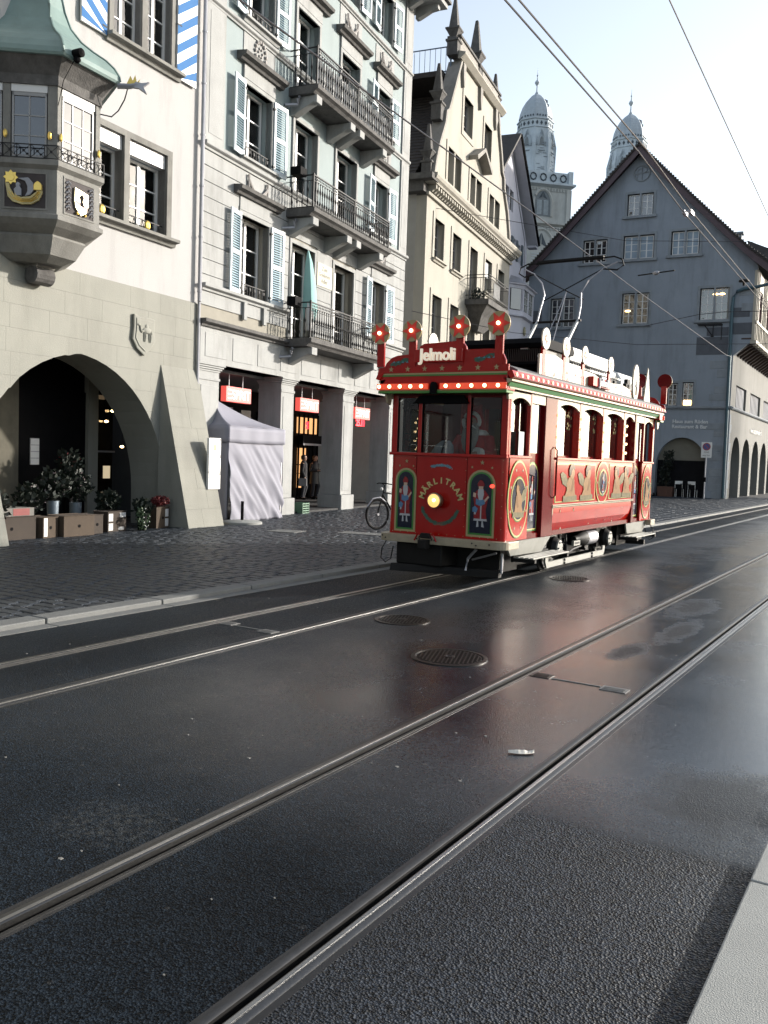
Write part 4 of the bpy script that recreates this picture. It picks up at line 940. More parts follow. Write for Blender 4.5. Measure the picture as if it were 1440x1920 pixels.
balcony(7.98, -1.12, 3.86, .86, 8.86, False, (-.85, 1.15, 1.75, 3.35), 'middle balcony on four stone brackets')
balcony(11.05, -1.10, 3.88, .86, 12.05, True, (-.85, 1.15, 1.75, 3.35), 'top balcony with pale balusters behind the iron railing')
mb = MB(); mb.box(-1.42, -1.1, -.55, -.30, 5.50, 5.72).build('flower_box', M_black, Bh); MB().box(-1.42, -1.1, -.6, -.30, 8.78, 8.98).build('flower_box', M_black, Bh)
for z in (4.25, 7.55, 10.65): MB().tube([(-1.05, -.3, z + .2), (-1.12, -.3, z + .12), (-1.12, -.28, z - .02), (-1.3, -.02, z - .06)], .045, 7).build('overflow_pipe', M_zinc, Bh, smooth=True)
# eaves at the top
ev = MB().box(UL - .2, UR + .75, -.95, .6, 16.95, 17.12).build('eaves_board', M_stoneB, Bh)
for k in range(16): MB().prof([(0, 16.55), (-.1, 16.55), (-.55, 16.75), (-.8, 16.78), (-.8, 16.94), (0, 16.94)], UL + .3 + k * .78, UL + .5 + k * .78).build('eaves_bracket', M_stoneB, Bh)
for k in range(4): MB().box(UR, UR + .55, .2 + k * .7, .42 + k * .7, 16.72, 16.94).build('eaves_bracket', M_stoneB, Bh)
MB().box(UL - .3, UR + .85, -1.05, 9.2, 17.12, 17.22).build('gutter', M_stoneD, Bh)
MB().prof([(-1.0, 17.22), (9, 17.22), (4, 20)], UL, UR + .8).build('roof', M_tile, Bh)
# closed parasol on the lowest balcony
bpy.context.view_layer.update()
def Bw(u, o, z=0): return tuple(Bh.matrix_world @ Vector((u, -o, z)))
t = thing('closed_parasol', 'folded turquoise and white parasol standing on the lowest balcony', 'parasol', Bw(-.35, .35, 4.7), Bh.rotation_euler.z)
MB().loft([[(r * math.cos(a) * (1 + .25 * (k % 2)) + off, r * math.sin(a), z) for k, a in enumerate([i * math.pi / 4 for i in range(8)])] for r, z, off in ((.14, .55, .08), (.19, .9, .08), (.16, 1.5, .03), (.09, 2.1, -.04), (.02, 2.38, -.1))]).build('folded_cloth', mat('turquoise cloth', (.30, .55, .53), .8, var=.06), t, smooth=True)
MB().tube([(.12, 0, 0), (.06, 0, 1.2), (-.1, 0, 2.4)], .018, 6).build('pole', M_wfr, t)
MB().loft([[(r * math.cos(a) + off, r * math.sin(a) - .03, z) for a in [i * math.pi / 4 for i in range(8)]] for r, z, off in ((.10, .3, .05), (.13, .7, 0), (.08, 1.25, -.02))]).build('folded_cloth', M_curt, t, smooth=True)
# hanging shop signs (lit)
M_sign = mat('lit coral sign', (.6, .08, .07), .5, var=.02, emit=(1.0, .13, .10), estr=.38)
M_signl = mat('lit sign letters', (.95, .9, .88), .5, emit=(1, .80, .76), estr=.5)
def esprit(u, z, w, label):
    h = w * .33; t = thing('hanging_sign', label, 'sign', Bw(u, -.42, z), Bh.rotation_euler.z, 'lit shop signs hanging in the arcade')
    MB().box(0, w, 0, .16, 0, h).build('light_box', M_sign, t, bevel=.004)
    x0 = w * .06; hh = h * .62; zb = h * .19; lt = .022
    mb = MB()
    for k in range(3): mb.box(x0, x0 + w * .15, -.006, -.001, zb + k * (hh - lt) / 2, zb + k * (hh - lt) / 2 + lt)
    mb.build('letter', M_signl, t, kind='stuff')
    me = textmesh('SPRIT', hh * 1.42, .003, M_signl, align='LEFT', sx=.80, spacing=.9); me_w = max(v.co.x for v in me.vertices)
    o = put('letter', me, t, (x0 + w * .155, -.003, zb), kind='stuff'); o.scale = ((w * .75) / me_w, 1, 1)
    for x in (w * .2, w * .75): MB().tube([(x, .08, h), (x, .08, 3.62 - z)], .009, 5).build('hanging_rod', M_zinc, t)
esprit(-3.0, 2.93, 1.13, 'lit coral sign with white letters hanging above the tent, leftmost of three')
esprit(.72, 2.92, 1.13, 'lit coral sign with white letters hanging above the warm lit shop door, middle of three')
esprit(4.35, 2.89, 1.13, 'lit coral sign with white letters hanging over red neon numbers, rightmost of three')
t = thing('hanging_sign', 'dim dark sign with white letters half hidden behind the tent peak', 'sign', Bw(.1, -2.9, 2.7), Bh.rotation_euler.z)
MB().box(0, 1.3, 0, .1, 0, .42).build('sign_box', M_black, t); put('letter', textmesh('ESPRIT', .3, .003, M_zinc, align='LEFT'), t, (.1, -.004, .1))
# white notice panels beside the left pillar
t = thing('notice_panel', 'white lit notice panel in three fields at the buttress beside the tent', 'notice panel', tuple(A.matrix_world @ Vector((-.44, -.70, -.27))), A.rotation_euler.z)
for k in range(3): MB().box(0, .42, 0, .06, 1.12 + k * .38, 1.49 + k * .38).build('panel_field', mat('white panel', (.85, .85, .83), .4, var=.01), t, bevel=.004); MB().box(.38, .405, -.004, 0, 1.44 + k * .38, 1.47 + k * .38).build('screw_cap', M_black, t)
MB().box(.17, .25, -.003, -.0005, 1.98, 2.10).build('small_crest', M_gold, t)
# party tent: pyramid roof, valance and a sagging front cloth
M_tent = mat('lilac white tent cloth', (.26, .262, .315), .75, var=.05, vscale=2)
t = thing('party_tent', 'half folded lilac white party tent in front of the shop arcade', 'tent', (-13.75, 15.6, .03), R_(90 + 7.81))
def cloth(f, nu, nv, nm):
    vs = [f(i / nu, j / nv) for j in range(nv + 1) for i in range(nu + 1)]; q = nu + 1
    fs = [(j * q + i, j * q + i + 1, (j + 1) * q + i + 1, (j + 1) * q + i) for j in range(nv) for i in range(nu)]
    o = MB().add(vs, fs).build(nm, M_tent, t, smooth=True); so = o.modifiers.new('thick', 'SOLIDIFY'); so.thickness = .004; return o
W_ = 2.47; Dp = 1.5
def wr(u, v, s=0.0):
    fold = math.sin((u * 1.7 - (1 - v) * .9 + s) * 9) * .35 + math.sin((u * 2.6 - (1 - v) * 1.8) * 11 + 1) * .3 + math.sin(u * 31 + v * 4) * .18
    from mathutils import noise
    nz = noise.noise(Vector((u * 5 - (1 - v) * 4, v * 1.6, 3))) + .6 * noise.noise(Vector((u * 13 - (1 - v) * 9, v * 3, 7)))
    return -.045 * fold * (1 - v) ** .7 * (.4 + .6 * u) - .10 * nz * (1 - v) ** .5
cloth(lambda u, v: (W_ * u * (1 + .03 * (1 - v)) , wr(u, v) - .12 * (1 - v) * (1 - u), .02 + 1.90 * v), 90, 40, 'front_cloth')
cloth(lambda u, v: (-.02 * (1 - v) - .0, Dp * (1 - u) + 0, .02 + 1.90 * v + .02 * math.sin(u * 9)), 20, 14, 'side_cloth')
cloth(lambda u, v: (W_ * (1 + .0) + wr(1 - u, v), Dp * u, .02 + 1.90 * v), 20, 14, 'side_cloth')
cloth(lambda u, v: (-.03 + (W_ + .06) * u, -.035 + .012 * math.sin(u * 23), 1.88 + .38 * v - (0.01 * math.sin(u * 3.14))), 40, 4, 'valance')
cloth(lambda u, v: (-.035, -.03 + (Dp + .03) * u, 1.88 + .38 * v), 10, 4, 'valance')
pk = (.42, .75, 2.92)
def roofq(a, b):
    def f(u, v):
        p = [a[i] + (b[i] - a[i]) * u for i in range(3)]; k = v
        q = [p[i] + (pk[i] - p[i]) * k for i in range(3)]; q[2] -= .16 * math.sin(math.pi * v) * (.6 + .4 * math.sin(u * 3.14)); return tuple(q)
    return f
cs = [(-.03, -.035, 2.26), (W_ + .03, -.035, 2.26), (W_ + .03, Dp, 2.26), (-.03, Dp, 2.26)]
for a, b in zip(cs, cs[1:] + cs[:1]): cloth(roofq(a, b), 24, 12, 'roof_cloth')
for x, y in ((.02, .03), (W_ - .03, .03), (.02, Dp - .04), (W_ - .03, Dp - .04)): MB().box(x - .02, x + .02, y - .02, y + .02, 0, 2.0).build('leg', M_zinc, t)
t = thing('parasol_base', 'round grey parasol foot with short black tube in front of the tent', 'parasol stand', (-13.42, 15.75, .045))
MB().lathe([(.46, 0), (.46, .05), (.40, .075), (.08, .09)], n=28).build('foot_disc', M_conc, t, smooth=True); MB().lathe([(.035, .08), (.035, .52), (.03, .52)], n=12).build('tube', M_black, t, smooth=True)
t = thing('crate', 'small green plastic crate at the foot of the second pillar', 'crate', tuple(Vector(Bw(.0, .15, .045))), Bh.rotation_euler.z)
M_gcr = mat('green plastic', (.10, .22, .14), .5)
mb = MB()
for k in range(5): mb.box(0, .38, 0, .3, k * .065, k * .065 + .03)
for x in (0, .18, .36): mb.box(x, x + .02, -.003, .303, 0, .3)
mb.build('crate_body', M_gcr, t)
# ------------------------------------------------------------ cream gabled house with obelisks
Ch = facade('gabled_house', 'cream house with curved stepped gable, obelisk finials and toothed cornice, behind the tram', 'house', (-15.78, 26.675), -9.2)
cw = [(2.90, 3.98, 9.15, 10.62), (5.06, 6.15, 9.15, 10.60), (7.42, 8.50, 8.35, 10.60), (9.74, 10.80, 9.15, 10.60), (11.9, 12.98, 9.15, 10.58),
      (2.88, 3.96, 6.12, 7.82), (5.03, 6.12, 6.12, 7.82), (7.4, 8.5, 6.12, 7.82), (9.7, 10.8, 6.12, 7.82), (11.9, 12.98, 6.12, 7.82),
      (4.12, 5.78, 12.10, 13.62), (7.05, 8.70, 12.10, 13.52), (9.95, 11.68, 12.10, 13.48), (5.85, 7.05, 14.80, 16.18), (8.8, 9.92, 14.80, 16.15),
      (2.9, 3.96, 3.3, 5.0), (5.0, 6.1, 3.3, 5.0), (8, 9, 3.3, 5)]
ch = [rect(*w_) for w_ in cw]
mb = MB(); wallmesh(mb, [(0, 2.0), (11.2, 2.0)], [(0, 14.0), (11.2, 14.0)], ch, 0, .4); mb.build('front_wall', M_cream, Ch)
GL = [(11.9, 2.55), (12.6, 2.75), (13.4, 3.1), (14.3, 3.65), (14.75, 3.75), (14.9, 4.0), (15.6, 4.4), (16.4, 4.85), (17.2, 5.3)]
GR = [(11.9, 13.6), (12.6, 13.35), (13.4, 12.95), (14.3, 12.15), (14.75, 12.05), (14.9, 11.75), (15.6, 11.45), (16.4, 11.0), (17.2, 10.7)]
mb = MB(); wallmesh(mb, GL, GR, ch, 0, .4); mb.build('gable_wall', M_cream, Ch)
M_cst = mat('grey trim stone', (.33, .31, .28), .85, var=.15, dirt=.5)
for G, s_ in ((GL, -1), (GR, 1)):
    for (a, u), (b, w_) in zip(G, G[1:]):
        MB().add([(u - .03, -.1, a), (u + .18 * s_, -.1, a), (u + .18 * s_, .45, a), (u - .03, .45, a), (w_ - .03, -.1, b), (w_ + .18 * s_, -.1, b), (w_ + .18 * s_, .45, b), (w_ - .03, .45, b)],
                 [(0, 3, 2, 1), (4, 5, 6, 7), (0, 1, 5, 4), (1, 2, 6, 5), (2, 3, 7, 6), (3, 0, 4, 7)]).build('gable_coping', M_cst, Ch)
side = mat('shaded side render', (.40, .39, .36), .85, var=.08, dirt=.2)
MB().box(2.0, 14.0, .401, 14, 0, 11.9).build('building_body', side, Ch)
for z0, z1 in ((3.2, 6.6), (7.6, 10.4)): MB().box(1.985, 2.0, .9, 1.7, z0, z1).build('side_shutter', mat('grey side panel', (.17, .165, .16), .8), Ch)
# toothed cornice
MB().prof([(.0, 11.2), (-.10, 11.2), (-.12, 11.3), (0, 11.3)], 1.9, 14.1).build('cornice', M_cream, Ch)
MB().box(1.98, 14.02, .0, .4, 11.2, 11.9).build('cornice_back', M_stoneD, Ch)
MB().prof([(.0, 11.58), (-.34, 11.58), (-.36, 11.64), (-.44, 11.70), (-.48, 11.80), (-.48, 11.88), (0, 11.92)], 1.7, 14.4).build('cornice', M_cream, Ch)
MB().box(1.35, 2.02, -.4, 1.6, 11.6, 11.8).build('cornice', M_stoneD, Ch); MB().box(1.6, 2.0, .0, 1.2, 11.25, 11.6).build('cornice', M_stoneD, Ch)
dm = MB().prof([(0, 11.34), (-.14, 11.34), (-.20, 11.40), (-.30, 11.44), (-.30, 11.57), (0, 11.57)], 0, .13).mesh('dentil', M_cream)
for k in range(44): put('dentil', dm, Ch, (2.1 + k * .272, 0, 0))
# windows
for i, (a, b, z0, z1) in enumerate(cw):
    dbl = i in (10, 11, 12)
    if dbl:
        m_ = (a + b) / 2
        for p, q in ((a, m_ - .07), (m_ + .07, b)): window(Ch, p, z0, q - p, z1 - z0, .26, M_gfr, M_glassd, 1, 3, fr=.04)
        MB().box(m_ - .07, m_ + .07, -.02, .2, z0, z1).build('mullion', M_cream, Ch)
    else: window(Ch, a, z0, b - a, z1 - z0, .26, M_gfr, M_glassd, 2, 3, fr=.045)
    surround(Ch, a, b, z0, z1, M_cream, .2, .035, bottom=dbl or i > 12)
    if i < 10 and i != 2: sill(Ch, a - .15, b + .15, z0, M_cream, .16, .14)
MB().box(9.76, 10.78, .12, .2, 9.9, 10.58).build('roller_blind', M_wfr, Ch)
# broken pediment above the middle gable window
mb = MB(); mb.slab([(6.85, 13.95), (7.85, 14.55), (7.85, 14.72), (6.75, 14.1)], -.4, 0).build('pediment', M_cst, Ch); MB().slab([(8.95, 13.95), (7.88, 14.55), (7.88, 14.72), (9.05, 14.1)], -.4, 0).build('pediment', M_cst, Ch)
MB().prof([(.0, 17.2), (-.12, 17.2), (-.3, 17.36), (-.3, 17.42), (0, 17.5)], 4.9, 11.2).build('top_cornice', M_cream, Ch)
MB().box(5.1, 10.95, -.02, .45, 17.5, 18.05).build('parapet', M_cst, Ch); MB().box(5.0, 11.05, -.08, .5, 18.05, 18.14).build('parapet_cap', M_stoneD, Ch)
for u in (5.5, 7.9, 10.3): MB().slab([(u - .16, 17.2), (u + .16, 17.2), (u + .12, 16.7), (u, 16.3), (u - .12, 16.7)], -.12, 0).build('console', M_cst, Ch)
for u in (5.55, 10.4): MB().lathe([(.22, -.06), (.22, 0)], (u, -.03, 16.85), n=14, axis='y').build('round_boss', M_cst, Ch)
def obelisk(u, z, s, ped, y=.2):
    q = math.pi / 4; o = MB().lathe([(.42 * s, z), (.42 * s, z + ped), (.52 * s, z + ped + .03), (.52 * s, z + ped + .14 * s), (.30 * s, z + ped + .18 * s), (.26 * s, z + ped + .3 * s), (.50 * s, z + ped + .62 * s), (.56 * s, z + ped + .66 * s), (.56 * s, z + ped + .74 * s), (.34 * s, z + ped + .8 * s), (.10 * s, z + ped + 2.3 * s), (.07 * s, z + ped + 2.34 * s)], (u, y, 0), n=4, rot=q)
    o.build('obelisk', M_stoneD, Ch)
obelisk(4.95, 17.3, .72, .5); obelisk(7.85, 17.5, .86, .45); obelisk(10.95, 17.3, .66, .2); obelisk(3.35, 14.3, .66, .55); obelisk(2.5, 11.9, .62, .55)
for z in (12.2, 14.75): obelisk(13.35 if z < 13 else 12.3, z - .2, .45, .3)
# steep tiled roof behind the gable, in rows of tiles
rf = MB(); n = 34
for k in range(n):
    t0, t1 = k / n, (k + 1) / n
    for s_ in (-1, 1):
        x0 = 7.95 + s_ * (6.1 - 5.9 * t0) ; x1 = 7.95 + s_ * (6.1 - 5.9 * t1); z0, z1 = 11.9 + 5.9 * t0, 11.9 + 5.9 * t1
        rf.add([(x0 + s_ * .05, .45, z0 + .03), (x0 + s_ * .05, 14, z0 + .03), (x1 + s_ * .05, 14, z1 + .0), (x1 + s_ * .05, .45, z1), (x0, .45, z0 - .08), (x0, 14, z0 - .08)], [(0, 1, 2, 3), (0, 4, 5, 1), (3, 2, 1, 0)][:2])
rf.build('roof_tile_rows', M_tile, Ch, kind='stuff')
MB().prof([(.46, 11.9), (14, 11.9), (14, 12.0), (.46, 12.0)], 2.0, 14).build('roof_base', M_tile, Ch)
tr = MB()
for k in range(14): tr.box(4.3 - k * 0, 4.32, .6 + k * .35, .62 + k * .35, 17.1, 18.3) if 0 else tr.box(4.9, 4.92, .7 + k * .4, .72 + k * .4, 17.2, 18.25)
for z in (17.3, 18.25): tr.box(4.9, 4.93, .6, 6.2, z, z + .03)
M_blr = mat('blue grey rail', (.16, .22, .30), .5)
# roof terrace railing seen between the two houses
tr = MB()
for q in range(15): tr.box(5.0, 5.02, .3 + q * .22, .315 + q * .22, 16.75, 17.72)
for z in (16.8, 17.72): tr.box(4.99, 5.03, .25, 3.6, z, z + .035)
for y in (.3, 2.9): tr.box(4.98, 5.04, y, y + .05, 16.6, 17.82)
tr.build('terrace_railing', M_blr, Ch, kind='stuff')
MB().box(4.6, 7, .5, 5, 16.5, 16.7).build('terrace', M_tile, Ch)
MB().add([(2.0, 1.0, 11.9), (2.0, 14, 11.9), (4.9, 14, 17.1), (4.9, 1.0, 17.1)], [(0, 1, 2, 3)])
# the little balcony
bal = MB().box(7.0, 10.3, -1.02, 0, 8.12, 8.34).build('balcony', M_stoneD, Ch)
MB().loft([[(7.1, -.95, 8.12), (10.2, -.95, 8.12), (10.2, 0, 8.12), (7.1, 0, 8.12)], [(7.5, -.6, 7.75), (9.8, -.6, 7.75), (9.8, 0, 7.75), (7.5, 0, 7.75)], [(8.2, -.25, 7.2), (9.1, -.25, 7.2), (9.1, 0, 7.2), (8.2, 0, 7.2)]]).build('balcony_corbel', M_stoneD, bal)
rl = MB()
for z in (8.5, 9.2, 9.32): rl.box(7.05, 10.25, -1.0, -.97, z, z + .025); rl.box(7.05, 7.08, -1.0, 0, z, z + .025); rl.box(10.22, 10.25, -1.0, 0, z, z + .025)
for k in range(20): x = 7.06 + k * .167; rl.box(x - .008, x + .008, -.99, -.97, 8.34, 9.2)
for k in range(6): rl.box(7.05, 7.07, -.98 + k * .17, -.965 + k * .17, 8.34, 9.2)
rl.build('railing', M_iron, bal)
MB().box(7.9, 8.9, -.965, -.955, 8.5, 9.15).build('balcony_screen', M_wfr, bal)
mb = MB(); foliage(mb, (7.2, -.5, 8.5), .3, 160, .12, random.Random(3)); mb.build('balcony_plants', M_leaf, bal, kind='stuff')
# ------------------------------------------------------------ pale lilac gabled house behind
bpy.context.view_layer.update()
co = Ch.matrix_world @ Vector((14.1, 1.0, 0))
Lh = facade('narrow_house', 'narrow pale lilac house with tall steep gable and bay window, between cream and grey houses', 'house', (co.x, co.y), -9.2)
lw = [(2.2, 2.95, 14.8, 15.85), (3.15, 3.9, 14.8, 15.85), (4.2, 4.8, 12.55, 13.6), (5.15, 5.9, 12.55, 13.5)]
lh = [rect(*q) for q in lw]
mb = MB(); wallmesh(mb, [(0, 0), (14.0, 0.0), (18.2, 2.8)], [(0, 7.3), (13.8, 7.3), (18.2, 2.95)], lh, 0, .3); mb.build('front_wall', M_lilac, Lh)
for a, b, z0, z1 in lw: window(Lh, a, z0, b - a, z1 - z0, .15, M_gfr, M_glassd, 1, 2, fr=.04)
M_teal = mat('dark teal shutter', (.07, .10, .12), .6)
for a, b in ((3.75, 4.12), (4.86, 5.12), (5.98, 6.3)): MB().box(a, b, -.06, -.01, 12.5, 13.6).build('shutter', M_teal, Lh)
MB().box(0.02, 7.28, .31, 12, 0, 13.5).build('building_body', M_lilac, Lh)
M_soff = mat('pale soffit boards', (.55, .56, .62), .7, var=.06)
MB().loft([[(2.85, -.5, 18.30), (2.85, -.5, 18.36), (2.85, 12, 18.36), (2.85, 12, 18.30)], [(7.85, -.5, 13.86), (7.9, -.5, 13.92), (7.9, 12, 13.92), (7.85, 12, 13.86)]]).build('soffit', M_soff, Lh)
MB().loft([[(2.85, -.55, 18.38), (2.85, -.55, 18.52), (2.85, 12, 18.52), (2.85, 12, 18.38)], [(7.95, -.55, 13.93), (8.0, -.55, 14.05), (8.0, 12, 14.05), (7.95, 12, 13.93)]]).build('roof_slope', M_tile, Lh)
MB().loft([[(2.85, -.55, 18.38), (2.85, -.55, 18.52), (2.85, 12, 18.52), (2.85, 12, 18.38)], [(-2.3, -.55, 13.93), (-2.35, -.55, 14.05), (-2.35, 12, 14.05), (-2.3, 12, 13.93)]]).build('roof_slope', M_tile, Lh)
MB().tube([(2.85, -.56, 18.44), (5.4, -.56, 16.22), (7.95, -.56, 13.98)], .06, 5).build('verge_board', M_black, Lh)
MB().box(7.3, 7.88, -.5, 0, 13.75, 13.86).build('soffit_return', M_soff, Lh)
MB().tube([(3.3, -.03, 17.6), (4.9, -.03, 15.6), (6.6, -.03, 14.0), (6.9, -.03, 11.6)], .02, 5).build('lightning_wire', M_zinc, Lh)
def hx(o, z): return [(3.7 - o, 0, z), (4.55 - o, -.62 - o, z), (6.9 + o, -.62 - o, z), (7.2 + o, 0, z)]
bay2 = MB().loft([hx(-.1, 7.4), hx(-.1, 9.4), hx(.08, 9.45), hx(.08, 9.52), hx(0, 9.55), hx(0, 9.75)]).build('bay_window', M_lilac, Lh)
MB().loft([hx(-.14, 9.7), hx(-.14, 10.95)]).build('room_core', M_dark, bay2)
mb = MB()
for (x, y) in ((3.72, .0), (4.58, -.56), (5.7, -.56), (6.85, -.56)): mb.box(x - .12, x + .12, y - .05, y + .1, 9.74, 10.95)
mb.build('bay_post', M_lilac, bay2, kind='stuff')
MB().add([(3.86, -.1, 9.8), (4.42, -.5, 9.8), (4.42, -.5, 10.9), (3.86, -.1, 10.9)], [(0, 1, 2, 3)]).build('pane', M_glassd, bay2)
for a, b in ((4.75, 5.55), (5.85, 6.7)):
    MB().box(a, b, -.57, -.56, 9.8, 10.9).build('pane', M_glassd, bay2)
    mb = MB(); mb.box(a, a + .05, -.6, -.57, 9.8, 10.9); mb.box(b - .05, b, -.6, -.57, 9.8, 10.9); mb.box((a + b) / 2 - .02, (a + b) / 2 + .02, -.6, -.57, 9.8, 10.9)
    for z in (10.15, 10.5): mb.box(a, b, -.6, -.57, z, z + .03)
    mb.build('sash', M_wfr, bay2)
MB().loft([hx(.02, 10.9), hx(.05, 11.05), hx(.16, 11.1), hx(.16, 11.16)]).build('bay_cornice', M_lilac, bay2)
MB().loft([hx(.18, 11.16), hx(-.35, 11.6)]).build('bay_roof', M_zinc, bay2)
mb = MB()
for k in range(7): a = math.pi * (k + .5) / 7; mb.tube([(5.3, -.56, 8.55), (5.3 + .3 * math.cos(a), -.56, 8.6 + .42 * math.sin(a))], .035, 5)
mb.build('shell_relief', mat('ochre shell', (.5, .46, .3), .7), bay2, kind='stuff')
# ------------------------------------------------------------ grey guild house at the end of the street
Eh = facade('guild_house', 'big blue grey gabled house with plum verge, restaurant lettering and arcaded cream bay side', 'house', (-9.27, 50.28), 85.5)
XD = Matrix.Rotation(R_(86.73), 4, 'Z')
ew = [(-5.97, -4.55, 15.46, 16.66, 3), (-8.34, -6.97, 13.04, 14.33, 3), (-6.08, -4.40, 13.10, 14.40, 3), (-3.51, -2.02, 13.16, 14.45, 3),
      (-10.1, -8.67, 9.49, 11.15, 4), (-6.0, -4.52, 9.54, 11.24, 4), (-1.85, -.35, 9.61, 11.30, 4),
      (-4.95, -4.35, 5.0, 6.75, 4), (-3.28, -2.75, 5.0, 6.25, 4), (-2.50, -1.92, 5.0, 6.30, 4), (-8.6, -7.4, 5.0, 6.6, 4)]
ea = arch_hole(-2.38, 1.32, 0, 1.75, 3.30, n=10)
eh = [rect(a, b, z0, z1) for a, b, z0, z1, _ in ew] + [ea]
mb = MB(); wallmesh(mb, [(0, -11.46), (12.55, -11.46), (18.75, -5.42)], [(0, -.002), (7.7, -.002), (8.5, .96), (12.35, .96), (13.2, .18), (18.75, -5.30)], eh, 0, .5); mb.build('gable_wall', M_egrey, Eh)
MB().box(-11.4, -.5, .501, 24, 0, 12.4).build('building_body', M_dark, Eh)
for i, (a, b, z0, z1, rows) in enumerate(ew):
    if b - a > 1:
        m_ = (a + b) / 2
        for p, q in ((a + .06, m_ - .05), (m_ + .05, b - .06)):
            window(Eh, p, z0 + .04, q - p, z1 - z0 - .08, .14, M_wfr, M_glassd, 2, rows, fr=.04, bar=.03, curtain=[(.05, .95, M_curt)] if i in (2, 3) else None, backy=.3)
            if i in (2, 3): MB().box(p + .05, q - .05, .12, .13, z0 + .08, z1 - .08).build('net_curtain', mat('blue white net curtain', (.30, .38, .46), .8), Eh)
        MB().box(m_ - .05, m_ + .05, -.03, .3, z0, z1).build('mullion', M_equoin, Eh)
    else: window(Eh, a + .04, z0 + .04, b - a - .08, z1 - z0 - .08, .12, M_wfr, M_glassd, 2, rows, fr=.035, bar=.028)
    surround(Eh, a, b, z0, z1, M_equoin, .13, .035, dep=.12); MB().box(a - .22, b + .2, -.13, .1, z0 - .14, z0).build('sill', M_equoin, Eh)
M_bulb = mat('room lamp', (1, .7, .4), .5, emit=(1.0, .62, .25), estr=4)
for x, z in ((-5.68, 10.28), (-.75, 10.98), (-1.05, 10.98)): MB().sphere((x, .10, z), .14, 10, 6, 1.2, .2, .38).build('room_lamp', M_bulb, Eh)
MB().box(-5.95, -5.35, .125, .13, 9.6, 11.2)
MB().box(-2.42, -2.02, .06, .09, 5.06, 5.32).build('room_lamp', M_bulb, Eh)
MB().prof([(0, 4.84), (-.12, 4.86), (-.16, 4.92), (-.16, 5.0), (0, 5.02)], -11.4, .1).build('string_course', M_equoin, Eh)
# verge boards and roof
L0 = [(-11.75, 12.42), (-8.5, 15.8), (-5.38, 19.10)]; R0 = [(-5.38, 19.10), (-2.4, 16.02), (-.2, 13.82), (.6, 13.05), (1.6, 12.25)]
for pl in (L0, R0):
    for (xa, za), (xb, zb) in zip(pl, pl[1:]):
        s_ = -1 if pl is L0 else 1
        MB().loft([[(xa, -.55, za - .42), (xa, -.55, za), (xa, -.45, za), (xa, -.45, za - .42)], [(xb, -.55, zb - .42), (xb, -.55, zb), (xb, -.45, zb), (xb, -.45, zb - .42)]]).build('verge_board', M_verge, Eh)
        MB().loft([[(xa, -.62, za), (xa, -.62, za + .14), (xa, 24, za + .14), (xa, 24, za)], [(xb, -.62, zb), (xb, -.62, zb + .14), (xb, 24, zb + .14), (xb, 24, zb)]]).build('roof_slope', M_tile, Eh)
        MB().loft([[(xa, -.45, za - .16), (xa, -.45, za - .005), (xa, 0.5, za - .005), (xa, 0.5, za - .16)], [(xb, -.45, zb - .16), (xb, -.45, zb - .005), (xb, 0.5, zb - .005), (xb, 0.5, zb - .16)]]).build('verge_soffit', M_verge, Eh)
nubs = MB()
for pl in (L0, R0):
    for (xa, za), (xb, zb) in zip(pl, pl[1:]):
        n = int(math.hypot(xb - xa, zb - za) / .17)
        for k in range(n): t = k / n; x, z = xa + (xb - xa) * t, za + (zb - za) * t; nubs.box(x - .06, x + .06, -.66, -.6, z + .08, z + .165)
nubs.build('verge_tiles', M_tile, Eh, kind='stuff')
MB().box(-.9, -.55, 6, 6.4, 14.3, 15.5).build('chimney', M_equoin, Eh); MB().box(-1.0, -.45, 5.9, 6.5, 15.5, 15.62).build('chimney_cap', M_equoin, Eh)
MB().loft([[(.4, 2.2, 13.3), (2.3, 2.2, 12.9), (2.3, 4.4, 12.9), (.4, 4.4, 13.3)], [(.1, 2.6, 14.3), (2.0, 2.9, 13.5), (2.0, 3.7, 13.5), (.1, 4.0, 14.3)]]).build('roof_dormer', M_tile, Eh)
# round wrought monogram below the ridge
mb = MB(); mb.tube([(-5.25 + .42 * math.cos(a * .2618), -.03, 17.75 + .42 * math.sin(a * .2618)) for a in range(25)], .035, 5)
mb.tube([(-5.25, -.03, 17.35), (-5.25, -.03, 18.15)], .03, 5); mb.tube([(-5.65, -.03, 17.7), (-4.85, -.03, 17.8)], .03, 5); mb.tube([(-5.25, -.03, 18.12), (-5.0, -.03, 18.0), (-4.98, -.03, 17.85), (-5.25, -.03, 17.75)], .028, 5); mb.tube([(-5.5, -.03, 17.5), (-5.45, -.03, 17.95), (-5.25, -.03, 18.0)], .025, 5)
mb.build('round_monogram', M_equoin, Eh, kind='stuff')
# corner stones
rn = random.Random(12); z = .0; k = 0
while z < 11.6:
    h = .36 + .16 * rn.random(); w_ = (.55, 1.05, .75, 1.35)[k % 4] + .2 * rn.random(); x1 = -.02 if z < 7.6 else .90
    if 4.7 < z + h and z < 5.05: z += h; k += 1; continue
    if 7.3 < z < 9.4 or rn.random() < .22 or (z > 9 and k % 2): z += h; k += 1; continue
    if .4 < z < 3 and w_ > .95: w_ = .9
    MB().cbox(x1 - w_, x1, -.018, .02, z + .01, z + h - .01, .008).build('quoin_stone', M_equoin, Eh); z += h; k += 1
for (a, b, z0, z1) in ((-1.9, -.3, 7.75, 8.7), (-1.4, -.3, 8.75, 9.2), (-11.3, -10.6, 9.9, 10.5), (-11.3, -10.3, 8.9, 9.5), (-.1, .9, 8.8, 9.4), (-.3, .7, 9.7, 10.2)):
    MB().cbox(a, b, -.015, .02, z0, z1, .006).build('quoin_stone', mat('dark quoin stone', (.11, .12, .14), .9, var=.15, dirt=.3), Eh)
